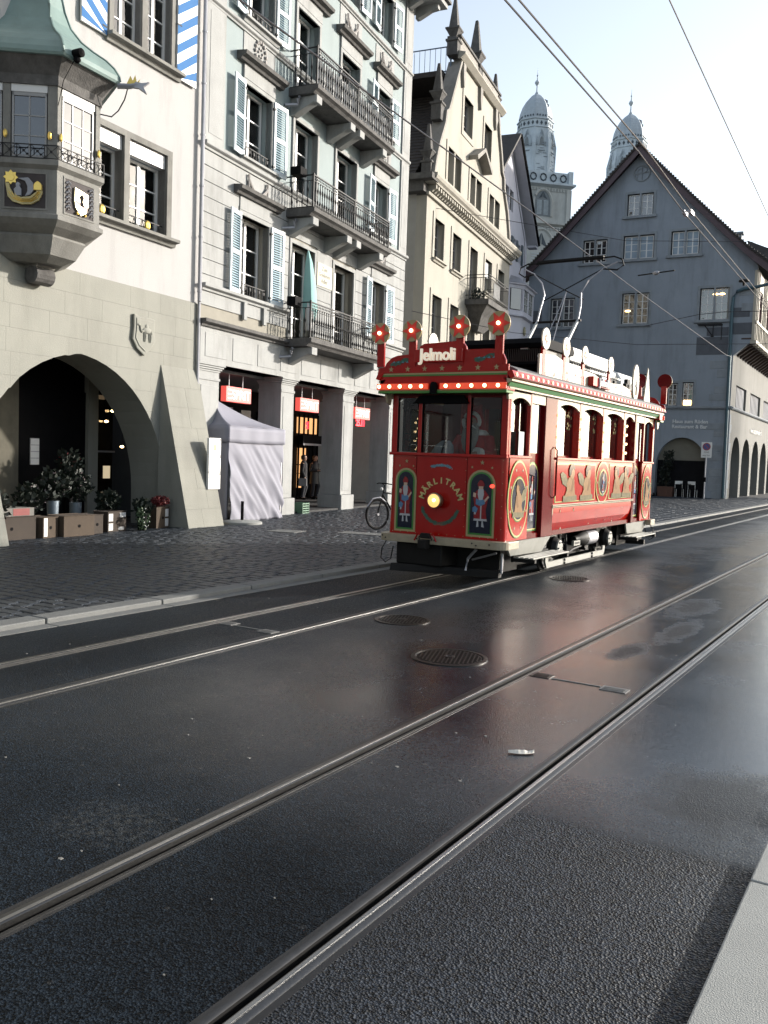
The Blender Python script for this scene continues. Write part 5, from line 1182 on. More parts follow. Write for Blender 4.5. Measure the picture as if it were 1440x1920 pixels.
# lettering
M_let = mat('white metal letters', (.72, .74, .76), .4, var=.02)
put('lettering', textmesh('Haus zum Rüden', .27, .012, M_let, align='LEFT', sx=1.0, bold=.006), Eh, (-2.93, -.03, 4.08))
put('lettering', textmesh('Restaurant & Bar', .27, .012, M_let, align='LEFT', sx=.98, bold=.006), Eh, (-2.95, -.03, 3.80))
# down pipe that bends round the corner
MB().tube([(-.10, -.12, .1), (-.18, -.12, 10.2), (-.14, -.12, 10.75), (.05, -.12, 11.05), (.35, -.12, 11.15), (1.0, -.12, 11.22), (2.4, -.4, 11.45)], .085, 8).build('drain_pipe', mat('blue grey pipe', (.07, .13, .16), .5, metal=.3), Eh, smooth=True)
# iron console under the right window
mb = MB(); mb.box(-1.85, -.6, -.5, -.44, 9.3, 9.36); mb.box(-1.85, -.6, -.1, -.04, 9.3, 9.36); mb.tube([(-1.5, -.3, 9.3), (-1.1, -.3, 8.75)], .03, 5); mb.tube([(-1.05, -.3, 9.3), (-1.05, -.3, 8.7)], .03, 5); mb.tube([(-.62, -.3, 9.3), (-.62, -.3, 8.5)], .025, 5); mb.sphere((-1.08, -.3, 8.7), .1, 8, 5, 1, 1, .4)
mb.build('iron_console', M_iron, Eh, kind='stuff')
# arch interior
M_lob = mat('lobby plaster', (.2, .19, .155), .8)
MB().box(-3.8, -.95, 2.6, 2.7, 0, 3.5).build('lobby_wall', M_black, Eh)
MB().prof([(.5, 2.05), (2.6, 2.05), (2.6, 3.4), (.5, 3.4)], -3.68, -1.05).build('lobby_fascia', M_lob, Eh)
MB().box(-3.65, -1.05, .52, .56, 2.0, 2.08).build('lobby_light', M_zinc, Eh)
for x in (-2.6, -1.75): MB().box(x, x + .07, 1.2, 1.27, 0, 2.05).build('door_post', M_wfr, Eh)
MB().box(-3.6, -2.6, 1.2, 1.24, 0, 2.0).build('shop_window', M_glassd, Eh)
# --- street side with arcade, barred windows and the timber bay
dh = []
for cx, hw in ((2.6, 1.5), (6.35, 1.55), (10.2, 1.5), (13.95, 1.5), (17.7, 1.5), (21.4, 1.5)): dh.append(arch_hole(cx, hw, 0, 1.9, 3.46, n=10))
db = [(1.55, 5.2, 5.05, 6.27), (6.8, 11.1, 5.05, 6.25), (12.65, 16.6, 5.05, 6.22), (18.2, 22, 5.05, 6.2)]
dh += [rect(*q) for q in db]
mb = MB(XD); wallmesh(mb, [(0, .001), (12.2, .001)], [(0, 24), (12.2, 24)], dh, 0, .45); mb.build('street_wall', M_dren, Eh)
MB(XD).box(.5, 24, 3.4, 3.5, 0, 4.5).build('arcade_back', M_dark, Eh); MB(XD).box(.5, 24, .46, 3.4, 3.6, 3.7).build('arcade_ceiling', M_dark, Eh)
MB(XD).box(1, 24, .47, .5, 5.0, 6.3).build('room_back', M_dark, Eh)
MB(XD).prof([(0, 4.84), (-.10, 4.86), (-.16, 4.92), (-.16, 4.98), (0, 5.02)], 0, 24).build('string_course', M_equoin, Eh)
M_bar = mat('pale wooden bars', (.24, .25, .28), .7)
for a, b, z0, z1 in db:
    n = 8; mb = MB(XD)
    for k in range(n): x = a + (b - a) * (k + .5) / n; mb.box(x - .13, x + .13, .12, .18, z0, z1)
    mb.build('window_bars', M_bar, Eh, kind='stuff')
for k in range(9): MB(XD).cbox(.0, .35 + .3 * (k % 2), -.02, .02, .1 + k * .5, .56 + k * .5, .008).build('quoin_stone', M_equoin, Eh)
put('lettering', textmesh('www.hauszumrueden.ch', .50, .012, M_let, align='LEFT', sx=1.0), Eh).matrix_local = XD @ Matrix.Translation((7.4, -.03, 3.88))
# curved corbel and joists under the bay
M_jst = mat('dark oak joists', (.06, .035, .03), .7, var=.3); M_bayw = mat('cream bay timber', (.46, .42, .34), .7, var=.05)
MB(XD).box(.02, 24, -.98, .0, 8.52, 8.60).build('bay_floor', M_jst, Eh)
for k in range(26):
    x = .35 + k * .92
    j = MB(XD).prof([(0, 7.75), (-.30, 7.95), (-.62, 8.20), (-.98, 8.32), (-.98, 8.50), (0, 8.50)], x, x + .22).build('joist', M_jst, Eh)
    MB(XD).box(x - .02, x + .24, -1.03, -.985, 8.25, 8.52).build('joist_end', M_bayw, j)
MB(XD).prof([(.0, 7.7), (-.35, 7.98), (-.65, 8.25), (-.96, 8.42), (-.96, 8.5), (0, 8.5)], .003, .3).build('corner_corbel', M_egrey, Eh)
byh = [rect(1.1 + k * 2.9, 2.2 + k * 2.9, 9.6, 11.2) for k in range(7)]
mb = MB(XD); wallmesh(mb, [(8.42, -.02), (12.1, -.02)], [(8.42, 24), (12.1, 24)], byh, -1.0, -.85); mb.build('timber_bay', M_bayw, Eh)
MB(XD).box(-.02, 24, -1.1, -.8, 8.3, 8.48).build('bay_sill_beam', M_bayw, Eh); MB(XD).box(-.02, 24, -1.08, -.9, 9.35, 9.5).build('bay_sill_beam', M_bayw, Eh)
for k in range(7):
    window(Eh, 1.1 + k * 2.9, 9.6, 1.1, 1.6, -.9, mat('wine red sash', (.14, .03, .04), .5), M_glassd, 2, 2, xf=XD, name='bay_light', fr=.06, backy=.1)
    for j in range(5): x = .1 + k * 2.9 + j * .55; MB(XD).box(x, x + .08, -1.05, -1.0, 8.5, 9.35).build('bay_stud', M_bayw, Eh)
    for j in (0, .5, 2.4): x = .1 + k * 2.9 + j; MB(XD).box(x, x + .09, -1.05, -1.0, 9.5, 12.1).build('bay_stud', M_bayw, Eh)
# ---- in front of the guild house
bpy.context.view_layer.update()
def Ew(u, o, z=0): return tuple(Eh.matrix_world @ Vector((u, -o, z)))
t = thing('no_parking_sign', 'white sign board with round blue disc on a pole before the grey house corner', 'road sign', (-10.1, 48.97, .04), R_(8))
MB().tube([(0, 0, 0), (.0, 0, 3.0)], .035, 8).build('pole', M_zinc, t); MB().box(-.25, .27, -.05, -.03, 2.18, 3.0).build('sign_board', M_wfr, t, bevel=.006)
MB().lathe([(.20, -.06), (.20, -.051)], (.01, 0, 2.76), n=24, axis='y').build('red_ring', mat('sign red', (.35, .04, .06), .5), t); MB().lathe([(.155, -.064), (.155, -.0605)], (.01, 0, 2.76), n=24, axis='y').build('blue_disc', mat('sign blue', (.06, .08, .25), .5), t)
MB().slab([(-.10, 2.85), (-.07, 2.88), (.12, 2.67), (.09, 2.64)], -.068, -.0645).build('red_bar', mat('sign red', (.35, .04, .06), .5), t)
put('small_lettering', textmesh('ZONE', .09, .002, M_black), t, (.01, -.053, 2.44)); put('small_lettering', textmesh('ohne Taxi', .09, .002, M_black), t, (.01, -.053, 2.27))
MB().box(-.06, .06, -.05, .05, .9, 1.15).build('pole_clamp', M_black, t)
t = thing('tree_planter', 'tall leafy bush in a brown wooden tub inside the restaurant arch', 'planter', Ew(-3.05, .3, .04), Eh.rotation_euler.z)
MB().loft([[(-.36, -.3, 0), (.36, -.3, 0), (.36, .3, 0), (-.36, .3, 0)], [(-.42, -.36, .55), (.42, -.36, .55), (.42, .36, .55), (-.42, .36, .55)]]).build('tub', mat('red brown tub', (.10, .045, .03), .7), t)
mb = MB(); rnd = random.Random(4)
for k in range(9): foliage(mb, ((rnd.random() - .5) * .3, (rnd.random() - .5) * .2, .8 + k * .19), .30, 90, .13, rnd)
mb.build('leaves', M_leaf, t, kind='stuff'); MB().tube([(0, 0, .4), (.05, 0, 2.2)], .03, 6, .012).build('stem', mat('bark', (.08, .06, .04), .9), t)
def bistro(u, o, label, rz=0):
    t = thing('bistro_chair', label, 'chair', Ew(u, o, .04), Eh.rotation_euler.z + R_(rz), 'bistro chairs under the restaurant arch')
    for x in (-.19, .19):
        MB().tube([(x, -.19, 0), (x, -.17, .46)], .014, 5).build('leg', M_wfr, t); MB().tube([(x, .2, 0), (x, .17, .46), (x, .22, .88)], .014, 5).build('leg', M_wfr, t)
    MB().box(-.21, .21, -.2, .19, .45, .475).build('seat', M_black, t, bevel=.01); MB().box(-.2, .2, .19, .21, .70, .88).build('backrest', M_wfr, t, bevel=.01)
bistro(-2.35, .2, 'pale metal chair right beside the leafy tub under the restaurant arch', 20); bistro(-1.65, .25, 'pale metal chair nearest the sign pole under the restaurant arch', 170)
t = thing('bistro_table', 'small round table between the two pale chairs', 'table', Ew(-2.0, .4, .04))
MB().lathe([(.3, .72), (.3, .745)], n=20).build('tabletop', M_black, t); MB().tube([(0, 0, 0), (0, 0, .72)], .025, 6).build('leg', M_iron, t)
t = thing('kick_scooter', 'small folded scooter leaning against the grey house wall beside the tram', 'scooter', Ew(-4.0, .3, .04), Eh.rotation_euler.z)
for x in (-.3, .3): MB().lathe([(.09, -.02), (.09, .02)], (x, 0, .09), n=14, axis='y').build('wheel', M_black, t)
MB().box(-.3, .3, -.05, .05, .1, .13).build('deck', M_zinc, t); MB().tube([(.3, 0, .1), (.22, 0, .95)], .015, 6).build('stem', M_zinc, t); MB().tube([(.2, -.2, .95), (.2, .2, .95)], .013, 6).build('handlebar', M_black, t)
# ------------------------------------------------------------ cathedral towers
def polyring(n, r, z, rot=0.0, sx=1): return [(r * math.cos(rot + 2 * math.pi * k / n) / math.cos(math.pi / n), r * math.sin(rot + 2 * math.pi * k / n) / math.cos(math.pi / n), z) for k in range(n)]
def tower(u, label, dz=0, full=True):
    # K frame: plane 150 m ahead of the camera
    c = Matrix.Rotation(YAW, 3, 'Z') @ Vector((u, 150 if full else 153, 0))
    t = thing('church_tower', label, 'church tower', (c.x, c.y, dz), R_(90 - 46.6 - 0), 'twin cathedral towers'); q4 = math.pi / 4; q8 = math.pi / 8
    P = lambda n, L_, rot: MB().loft([polyring(n, r, z, rot) for r, z in L_])
    P(4, [(4.75, 0), (4.75, 40.5)], q4).build('tower_shaft', M_churchb, t)
    P(4, [(4.75, 40.5), (5.2, 40.8), (5.2, 41.1), (4.7, 41.2)], q4).build('string_course', M_churchb, t)
    P(4, [(4.7, 41.2), (4.7, 46.6)], q4).build('belfry_stage', M_churchb, t)
    P(4, [(4.7, 46.6), (5.35, 46.95), (5.35, 47.25), (4.8, 47.3)], q4).build('cornice', M_church, t)
    P(4, [(4.55, 47.3), (4.55, 49.1)], q4).build('parapet', M_church, t)
    mb = MB()
    for f in range(4):
        mb.xf = Matrix.Rotation(f * math.pi / 2, 4, 'Z')
        for k in range(5):
            x = -3.4 + k * 1.7
            mb.tube([(x + .5 * math.cos(a * .785), -4.62, 48.2 + .55 * math.sin(a * .785)) for a in range(9)], .12, 4)
    mb.build('parapet_tracery', M_chdark, t, kind='stuff')
    for sx in (-1, 1):
        for sy in (-1, 1): MB().box(sx * 4.6 - .35, sx * 4.6 + .35, sy * 4.6 - .35, sy * 4.6 + .35, 47.3, 49.3).build('corner_post', M_church, t)
    for f in (0, 1, 3):
        X = Matrix.Rotation(f * math.pi / 2, 4, 'Z')
        for x in (-4.3, 4.3): MB(X).box(x - .3, x + .3, -4.95, -4.7, 30, 46.5).build('corner_buttress', M_churchb, t)
        for zb, zt, hw in ((42.0, 46.2, 1.35), (31.5, 40.0, 2.2)):
            pts = [(-hw, zb)] + [(-hw + hw * (k / 6) ** 1.6 * 1, zb + (zt - zb) * (.55 + .45 * math.sin(k / 6 * math.pi / 2))) for k in range(7)]
            pts = pts + [(-x, z) for x, z in pts[::-1][1:]]
            MB(X).tube([(x * 1.12, -4.76, z) for x, z in pts], .22, 5).build('window_arch', M_churchb, t)
            w_ = MB(X).slab(pts, -4.74, -4.70).build('belfry_window', mat('belfry recess', (.22, .25, .27), .8), t)
            lv = MB(X)
            for s_ in (-1, 1):
                for k in range(12): lv.box(s_ * hw * .42 - hw * .28, s_ * hw * .42 + hw * .28, -4.82, -4.74, zb + .3 + k * (zt - zb) * .045, zb + .3 + k * (zt - zb) * .045 + .09)
            lv.build('louvres', M_church, w_, kind='stuff')
            tr_ = MB(X)
            tr_.slab([(0.05, zb + (zt - zb) * .92), (hw * .5, zb + (zt - zb) * .66), (.12, zb + (zt - zb) * .72)], -4.83, -4.745); tr_.slab([(-.05, zb + (zt - zb) * .92), (-hw * .5, zb + (zt - zb) * .66), (-.12, zb + (zt - zb) * .72)], -4.83, -4.745)
            tr_.build('tracery', M_chdark, w_, kind='stuff')
        dn_ = MB(X)
        for k in range(17): dn_.box(-4.1 + k * .5, -3.85 + k * .5, -4.85, -4.7, 46.0, 46.5)
        for k in range(17): dn_.box(-4.1 + k * .5, -3.85 + k * .5, -4.9, -4.7, 39.9, 40.45)
        dn_.build('arched_frieze', M_churchb, t, kind='stuff')
    # octagon with corner piers, pointed windows, crown of openwork, dome
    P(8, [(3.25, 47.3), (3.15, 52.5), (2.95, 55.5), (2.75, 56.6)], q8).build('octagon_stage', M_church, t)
    jm = MB(); rn_ = random.Random(3)
    for f in range(8):
        X = Matrix.Rotation(f * math.pi / 4 + math.pi / 8 * 0, 4, 'Z'); jm.xf = X
        for k in range(16): x = -1.1 + 2.2 * rn_.random(); z = 49.5 + 5 * rn_.random(); jm.box(x - .3, x + .3, -3.24, -3.16, z, z + .07)
        for k in range(2): z = 50 + k * 2.8; jm.box(-.55, .55, -3.27, -3.1, z, z + .12)
        X2 = Matrix.Rotation(f * math.pi / 4 + math.pi / 8, 4, 'Z')
        MB(X2).loft([[(-.28, -3.35, 47.3), (.28, -3.35, 47.3), (.28, -3.0, 47.3), (-.28, -3.0, 47.3)], [(-.28, -3.55, 54.0), (.28, -3.55, 54.0), (.28, -3.0, 54.0), (-.28, -3.0, 54)], [(-.15, -2.9, 56.8), (.15, -2.9, 56.8), (.15, -2.6, 56.8), (-.15, -2.6, 56.8)]]).build('corner_pier', M_church, t)
        for r_, z_ in ((0, 0), (.18, .3), (.36, .6)):
            MB(X).tube([(-.85 + r_, -3.16, 53.6), (-.6 + r_ * .7, -3.08, 54.9 - z_ * .3), (0, -2.98, 56.3 - z_ * .9), (.6 - r_ * .7, -3.08, 54.9 - z_ * .3), (.85 - r_, -3.16, 53.6)], .07, 5).build('pointed_arch', M_church, t)
        MB(X).slab([(-.45, 53.7), (.45, 53.7), (.3, 54.5), (0, 55.1), (-.3, 54.5)], -3.16, -3.0).build('blind_window', M_chdark if 0 else mat('belfry recess', (.22, .25, .27), .8), t)
    jm.xf = None; jm.build('stone_joints', mat('tower joints', (.30, .35, .40), .8), t, kind='stuff')
    P(8, [(2.75, 56.6), (2.9, 56.7), (2.72, 56.85), (2.68, 57.9), (2.85, 58.0), (2.85, 58.15), (2.6, 58.2)], q8).build('openwork_band', M_church, t)
    ob = MB()
    for f in range(8):
        ob.xf = Matrix.Rotation(f * math.pi / 4, 4, 'Z')
        for x in (-.75, 0, .75): ob.slab([(x - .22, 57.35), (x, 57.72), (x + .22, 57.35), (x, 57.0)], -2.76, -2.66)
        for x in (-.7, -.25, .25, .7): ob.slab([(x - .13, 58.6), (x, 58.8), (x + .13, 58.6), (x, 58.42)], -2.62, -2.5)
    ob.xf = None; ob.build('openwork_piercings', M_chdark, t, kind='stuff')
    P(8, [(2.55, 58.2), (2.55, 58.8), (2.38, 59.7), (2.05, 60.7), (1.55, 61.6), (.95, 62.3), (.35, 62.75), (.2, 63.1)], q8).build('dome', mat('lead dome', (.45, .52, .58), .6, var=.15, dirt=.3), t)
    X = Matrix.Rotation(R_(8), 4, 'Z')
    pd = MB(X); rn_ = random.Random(2)
    for k in range(16): x = .1 + 1.1 * rn_.random(); z = 59.4 + 2.0 * rn_.random(); r_ = 2.62 - (z - 58.5) * .33 - (z - 58.5) ** 2 * .045; pd.box(x - .16, x + .16, -r_ - .03, -r_ + .4, z - .22, z + .3)
    pd.build('dark_patina', mat('bare dark sheet', (.05, .08, .12), .6), t, kind='stuff')
    MB().lathe([(.2, 62.9), (.13, 63.4), (.09, 64.1), (.30, 64.4), (.42, 64.65), (.30, 64.9), (.10, 65.1), (.07, 65.6), (.16, 65.8), (.05, 66.0), (.02, 66.9)], n=10).build('finial', M_church, t, smooth=True)
    return t
tower(22.7, 'left cathedral tower with domed octagon, its belfry visible behind the lilac house', -1.0)
tower(39.0, 'right cathedral tower, only its domed top showing behind the grey gable', -2.55, False)
# ------------------------------------------------------------ the row goes on behind the camera (seen only in reflections)
def plain_house(y0, y1, x, h, wallm, roofm, label, cols, group=None):
    t = thing('terraced_house', label, 'house', (x, y0, 0), R_(90)); w_ = y1 - y0
    hs = []
    for r in range(int((h - 4) / 3.1)):
        for c in range(cols): a = w_ * (c + .5) / cols - .55; hs.append(rect(a, a + 1.1, 4.6 + r * 3.1, 6.4 + r * 3.1))
    for c in range(2): a = w_ * (c + .5) / 2 - 1.3; hs.append(rect(a, a + 2.6, .1, 3.1))
    mb = MB(); wallmesh(mb, [(0, 0), (h, 0)], [(0, w_), (h, w_)], hs, 0, .4); mb.build('front_wall', wallm, t)
    MB().box(0.01, w_ - .01, .401, 11, 0, h).build('building_body', wallm, t)
    for (hl, hr) in hs:
        a, b, z0, z1 = hl[0][1], hr[0][1], hl[0][0], hl[-1][0]; window(t, a, z0, b - a, z1 - z0, .2, M_wfr, M_glassd, 2, 3, fr=.06)
        if z0 > 3: surround(t, a, b, z0, z1, M_stone, .12, .04, bottom=True)
    MB().prof([(-.6, h), (11.5, h), (5.5, h + 4)], -.1, w_ + .1).build('roof', roofm, t)
plain_house(-11, .55, -12.9, 15.5, mat('slate render', (.12, .13, .145), .9, dirt=.3), M_tile, 'slate grey terraced house standing next to the white house on its near side', 4)
plain_house(-26, -11.05, -12.2, 17, mat('brown grey render', (.16, .15, .145), .9, dirt=.3), M_tile, 'brown grey terraced house, second from the white house', 5)
plain_house(-44, -26.05, -11.4, 14.5, mat('grey render', (.27, .27, .26), .9, dirt=.3), M_tile, 'pale grey terraced house, lowest of the row', 6)
plain_house(-66, -44.05, -10.4, 18, mat('sand render', (.36, .33, .27), .9, dirt=.3), M_tile, 'sand coloured terraced house, tallest and last of the row', 7)

# ------------------------------------------------------------ the far river bank, seen only mirrored in the tram windows
M_bark = mat('dark winter bark', (.05, .042, .035), .9, var=.3)
def bare_tree(x, y, h, seed, label):
    t = thing('bare_tree', label, 'tree', (x, y, 0), 0, 'leafless trees on the far bank'); rnd = random.Random(seed)
    tr_ = MB(); cr = MB(); tr_.tube([(0, 0, -.3), (.1, 0, h * .2), (.0, .1, h * .38)], h * .022, 6, h * .014)
    def br(p, d, l, r, k):
        q = p + d * l; m_ = p.lerp(q, .5) + Vector((rnd.random() - .5, rnd.random() - .5, rnd.random() - .3)) * l * .12
        cr.tube([p, m_, q], r, 4 if k > 1 else 5, r * .55)
        if k < 4:
            for _ in range(3): 
                nd = (d + Vector((rnd.random() - .5, rnd.random() - .5, rnd.random() - .25)) * 1.25).normalized(); br(p.lerp(q, .55 + .45 * rnd.random()), nd, l * .68, r * .55, k + 1)
    for k in range(5): a = k * 1.26 + rnd.random(); br(Vector((0, .1, h * (.28 + .025 * k))), Vector((math.cos(a) * .7, math.sin(a) * .7, .9)).normalized(), h * .27, h * .010, 0)
    tr_.build('trunk', M_bark, t); cr.build('crown', M_bark, t, kind='stuff')
for k, (x, y, h) in enumerate(((34, 62, 10), (40, 74, 11), (46, 88, 12), (52, 100, 11), (57, 116, 12), (64, 128, 13), (38, 100, 10))):
    bare_tree(x, y, h, k, 'leafless winter tree standing on the far river bank')
t = thing('far_church', 'distant church with tall pointed spire on the far bank', 'church', (62, 150, 0))
MB().box(-4, 4, -4, 4, 0, 22).build('tower', M_churchb, t); MB().loft([polyring(8, 4.1, 22, math.pi / 8), polyring(8, 1.6, 30, math.pi / 8), polyring(8, .15, 44, math.pi / 8)]).build('spire', M_copper, t)
MB().box(4, 26, -6, 6, 0, 12).build('nave', M_churchb, t); MB().prof([(-6.5, 12), (6.5, 12), (0, 19)], 4, 26).build('nave_roof', M_tile, t)
# ------------------------------------------------------------ the red fairy-tale tram
M_red = mat('glossy red coach paint', (0.38, 0.007, 0.005), 0.14, var=0.10, vscale=2, spec=.4, dirt=.25, dscale=1.6)
M_redd = mat('dark red coach paint', (0.13, 0.004, 0.005), 0.16, var=0.08, spec=.12)
M_cr = mat('cream coach paint', (0.46, 0.39, 0.27), 0.15, var=0.05)
M_yel = mat('pale yellow line paint', (0.62, 0.52, 0.22), 0.14, var=0.04)
M_tgold = mat('khaki gold paint', (0.40, 0.33, 0.17), 0.14, var=0.08)
M_tgreen = mat('green line paint', (0.06, 0.22, 0.05), 0.14, var=0.06)
M_navy = mat('midnight blue paint', (0.008, 0.012, 0.03), 0.14, var=0.1)
M_bulb1 = mat('warm bulb', (1, .85, .6), .3, emit=(1.0, .62, .32), estr=3.6)
M_socket = mat('red bulb socket', (.55, .06, .03), .4, emit=(1.0, .10, .04), estr=.25)
M_under = mat('light grey underframe paint', (0.27, 0.27, 0.24), 0.5, var=0.12, vscale=9, dirt=.5, dscale=2)
M_run = mat('oily running gear', (0.010, 0.0095, 0.0095), 0.6, var=.4, spec=.2)
M_tglass = glassmat('tram glass', (0.80, 0.84, 0.84), 0.9, True, rough=0.01); M_sglass = glassmat('tram side glass', (0.7, 0.74, 0.74), 2.3, True, rough=0.01)
M_skin = mat('skin', (0.50, 0.30, 0.22), .6, var=.05)
T = thing('tram', 'small old red tram with painted figures, lit bulbs and star discs, on the far track', 'tram', (-5.575, 10.72, 0))
HW, LEN, F, SILL, HEAD = .875, 7.18, .62, 1.76, 2.56
XS = Matrix.Translation((HW, 0, 0)) @ Matrix.Rotation(R_(90), 4, 'Z')      # right side: local +x -> rear, -y -> outwards
XL = Matrix.Translation((-HW, LEN, 0)) @ Matrix.Rotation(R_(-90), 4, 'Z')  # left side
XR = Matrix.Translation((0, LEN, 0)) @ Matrix.Rotation(math.pi, 4, 'Z')    # rear end
def P_(nm, mb, m, par=None, **k): return mb.build(nm, m, par or T, **k)
# floor and roof
P_('floor', MB().box(-HW + .03, HW - .03, .04, LEN - .04, F, F + .07), M_redd)
rf = MB().loft([[(x, y, 2.86 + .20 * (1 - (x / 1.0) ** 2) ** .8) for x in (-.98, -.9, -.7, -.4, 0, .4, .7, .9, .98)] + [(.98, y, 2.80), (-.98, y, 2.80)] for y in (.0, LEN - .0)])
P_('roof', rf, mat('grey roof canvas', (.12, .12, .12), .7), smooth=False)
P_('ceiling', MB().box(-.9, .9, 0, LEN, 2.72, 2.76), mat('cream ceiling', (.4, .36, .28), .6))
# ends: lower panel with rounded corners
for X, nm in ((Matrix(), 'front_panel'), (XR, 'rear_panel')):
    pl = []
    for a in range(7): t = a / 6 * math.pi / 2; pl.append((-HW + .06 - .06 * math.sin(math.pi / 2 - t) , .06 - .06 * math.sin(t)))
    pts = [(-HW, .12)] + [(-HW + .07 * (1 - math.cos(a / 5 * math.pi / 2)), .07 * (1 - math.sin(a / 5 * math.pi / 2))) for a in range(6)] + [(HW - .07 * (1 - math.cos(a / 5 * math.pi / 2)), .07 * (1 - math.sin(a / 5 * math.pi / 2))) for a in range(5, -1, -1)] + [(HW, .12)]
    fl = lambda s, z: [(x * s, y - (s - 1) * .8, z) for x, y in pts]
    f_ = MB(X).loft([fl(1.012, .63), fl(1.006, .9), fl(1.0, 1.3), fl(1.0, SILL - .02)]); fp = P_(nm, f_, M_red, smooth=True)
    P_('panel_seam', MB(X).box(-.462, -.456, -.006, .0, .66, SILL - .03).box(.312, .318, -.006, 0, .66, SILL - .03), M_redd, fp, kind='stuff')
    P_('waist_rail', MB(X).box(-HW - .015, HW + .015, -.03, .05, SILL - .03, SILL + .012), M_red, bevel=.008)
    for a, b in ((-HW, -.785), (-.455, -.40), (.285, .335), (.785, HW)): P_('window_post', MB(X).box(a, b, -.005, .06, SILL + .012, HEAD), M_red, bevel=.006)
    P_('header_rail', MB(X).box(-HW, HW, -.004, .06, HEAD - .04, HEAD + .2), M_redd)
    for a, b in ((-.785, -.455), (-.40, .285), (.335, .785)):
        P_('windscreen', MB(X).box(a, b, .022, .028, SILL + .012, HEAD - .04), M_tglass)
    for a, b in ((-.785, -.455), (-.40, .285), (.335, .785)): P_('window_gasket', MB(X).box(a, a + .012, .0, .03, SILL + .012, HEAD - .04).box(b - .012, b, .0, .03, SILL + .012, HEAD - .04), M_black, kind='stuff')
    # bumper
    bp = [(-HW - .10, .30)] + [(-HW - .10 + .16 * (1 - math.cos(a / 6 * math.pi / 2)), .02 - .17 * math.sin(a / 6 * math.pi / 2)) for a in range(7)] + [(HW + .10 - .16 * (1 - math.cos(a / 6 * math.pi / 2)), .02 - .17 * math.sin(a / 6 * math.pi / 2)) for a in range(6, -1, -1)] + [(HW + .10, .30)]
    b_ = P_('bumper', MB(X).loft([[(x, y, z) for x, y in bp] for z in (.535, .64)]), mat('buff bumper paint', (.36, .31, .22), .4, var=.2, vscale=10), bevel=.006)
    rv = MB(X)
    for x, z in ((-.88, .61), (-.83, .58), (-.33, .60), (-.29, .60), (-.10, .60), (-.06, .60), (.50, .60), (.56, .575), (.75, .60)): rv.sphere((x, -.155, z), .012, 6, 4)
    P_('rivets', rv, M_iron2, b_, kind='stuff')
rv = MB()
for k in range(14): rv.sphere((-.8 + k * .122, -.012, .67), .006, 5, 4)
for z in (.8, .95, 1.1, 1.25, 1.4, 1.55, 1.7):
    for x in (-.48, .30, -.84, .84): rv.sphere((x, -.008, z), .005, 5, 4)
P_('panel_screws', rv, M_tgold, kind='stuff')
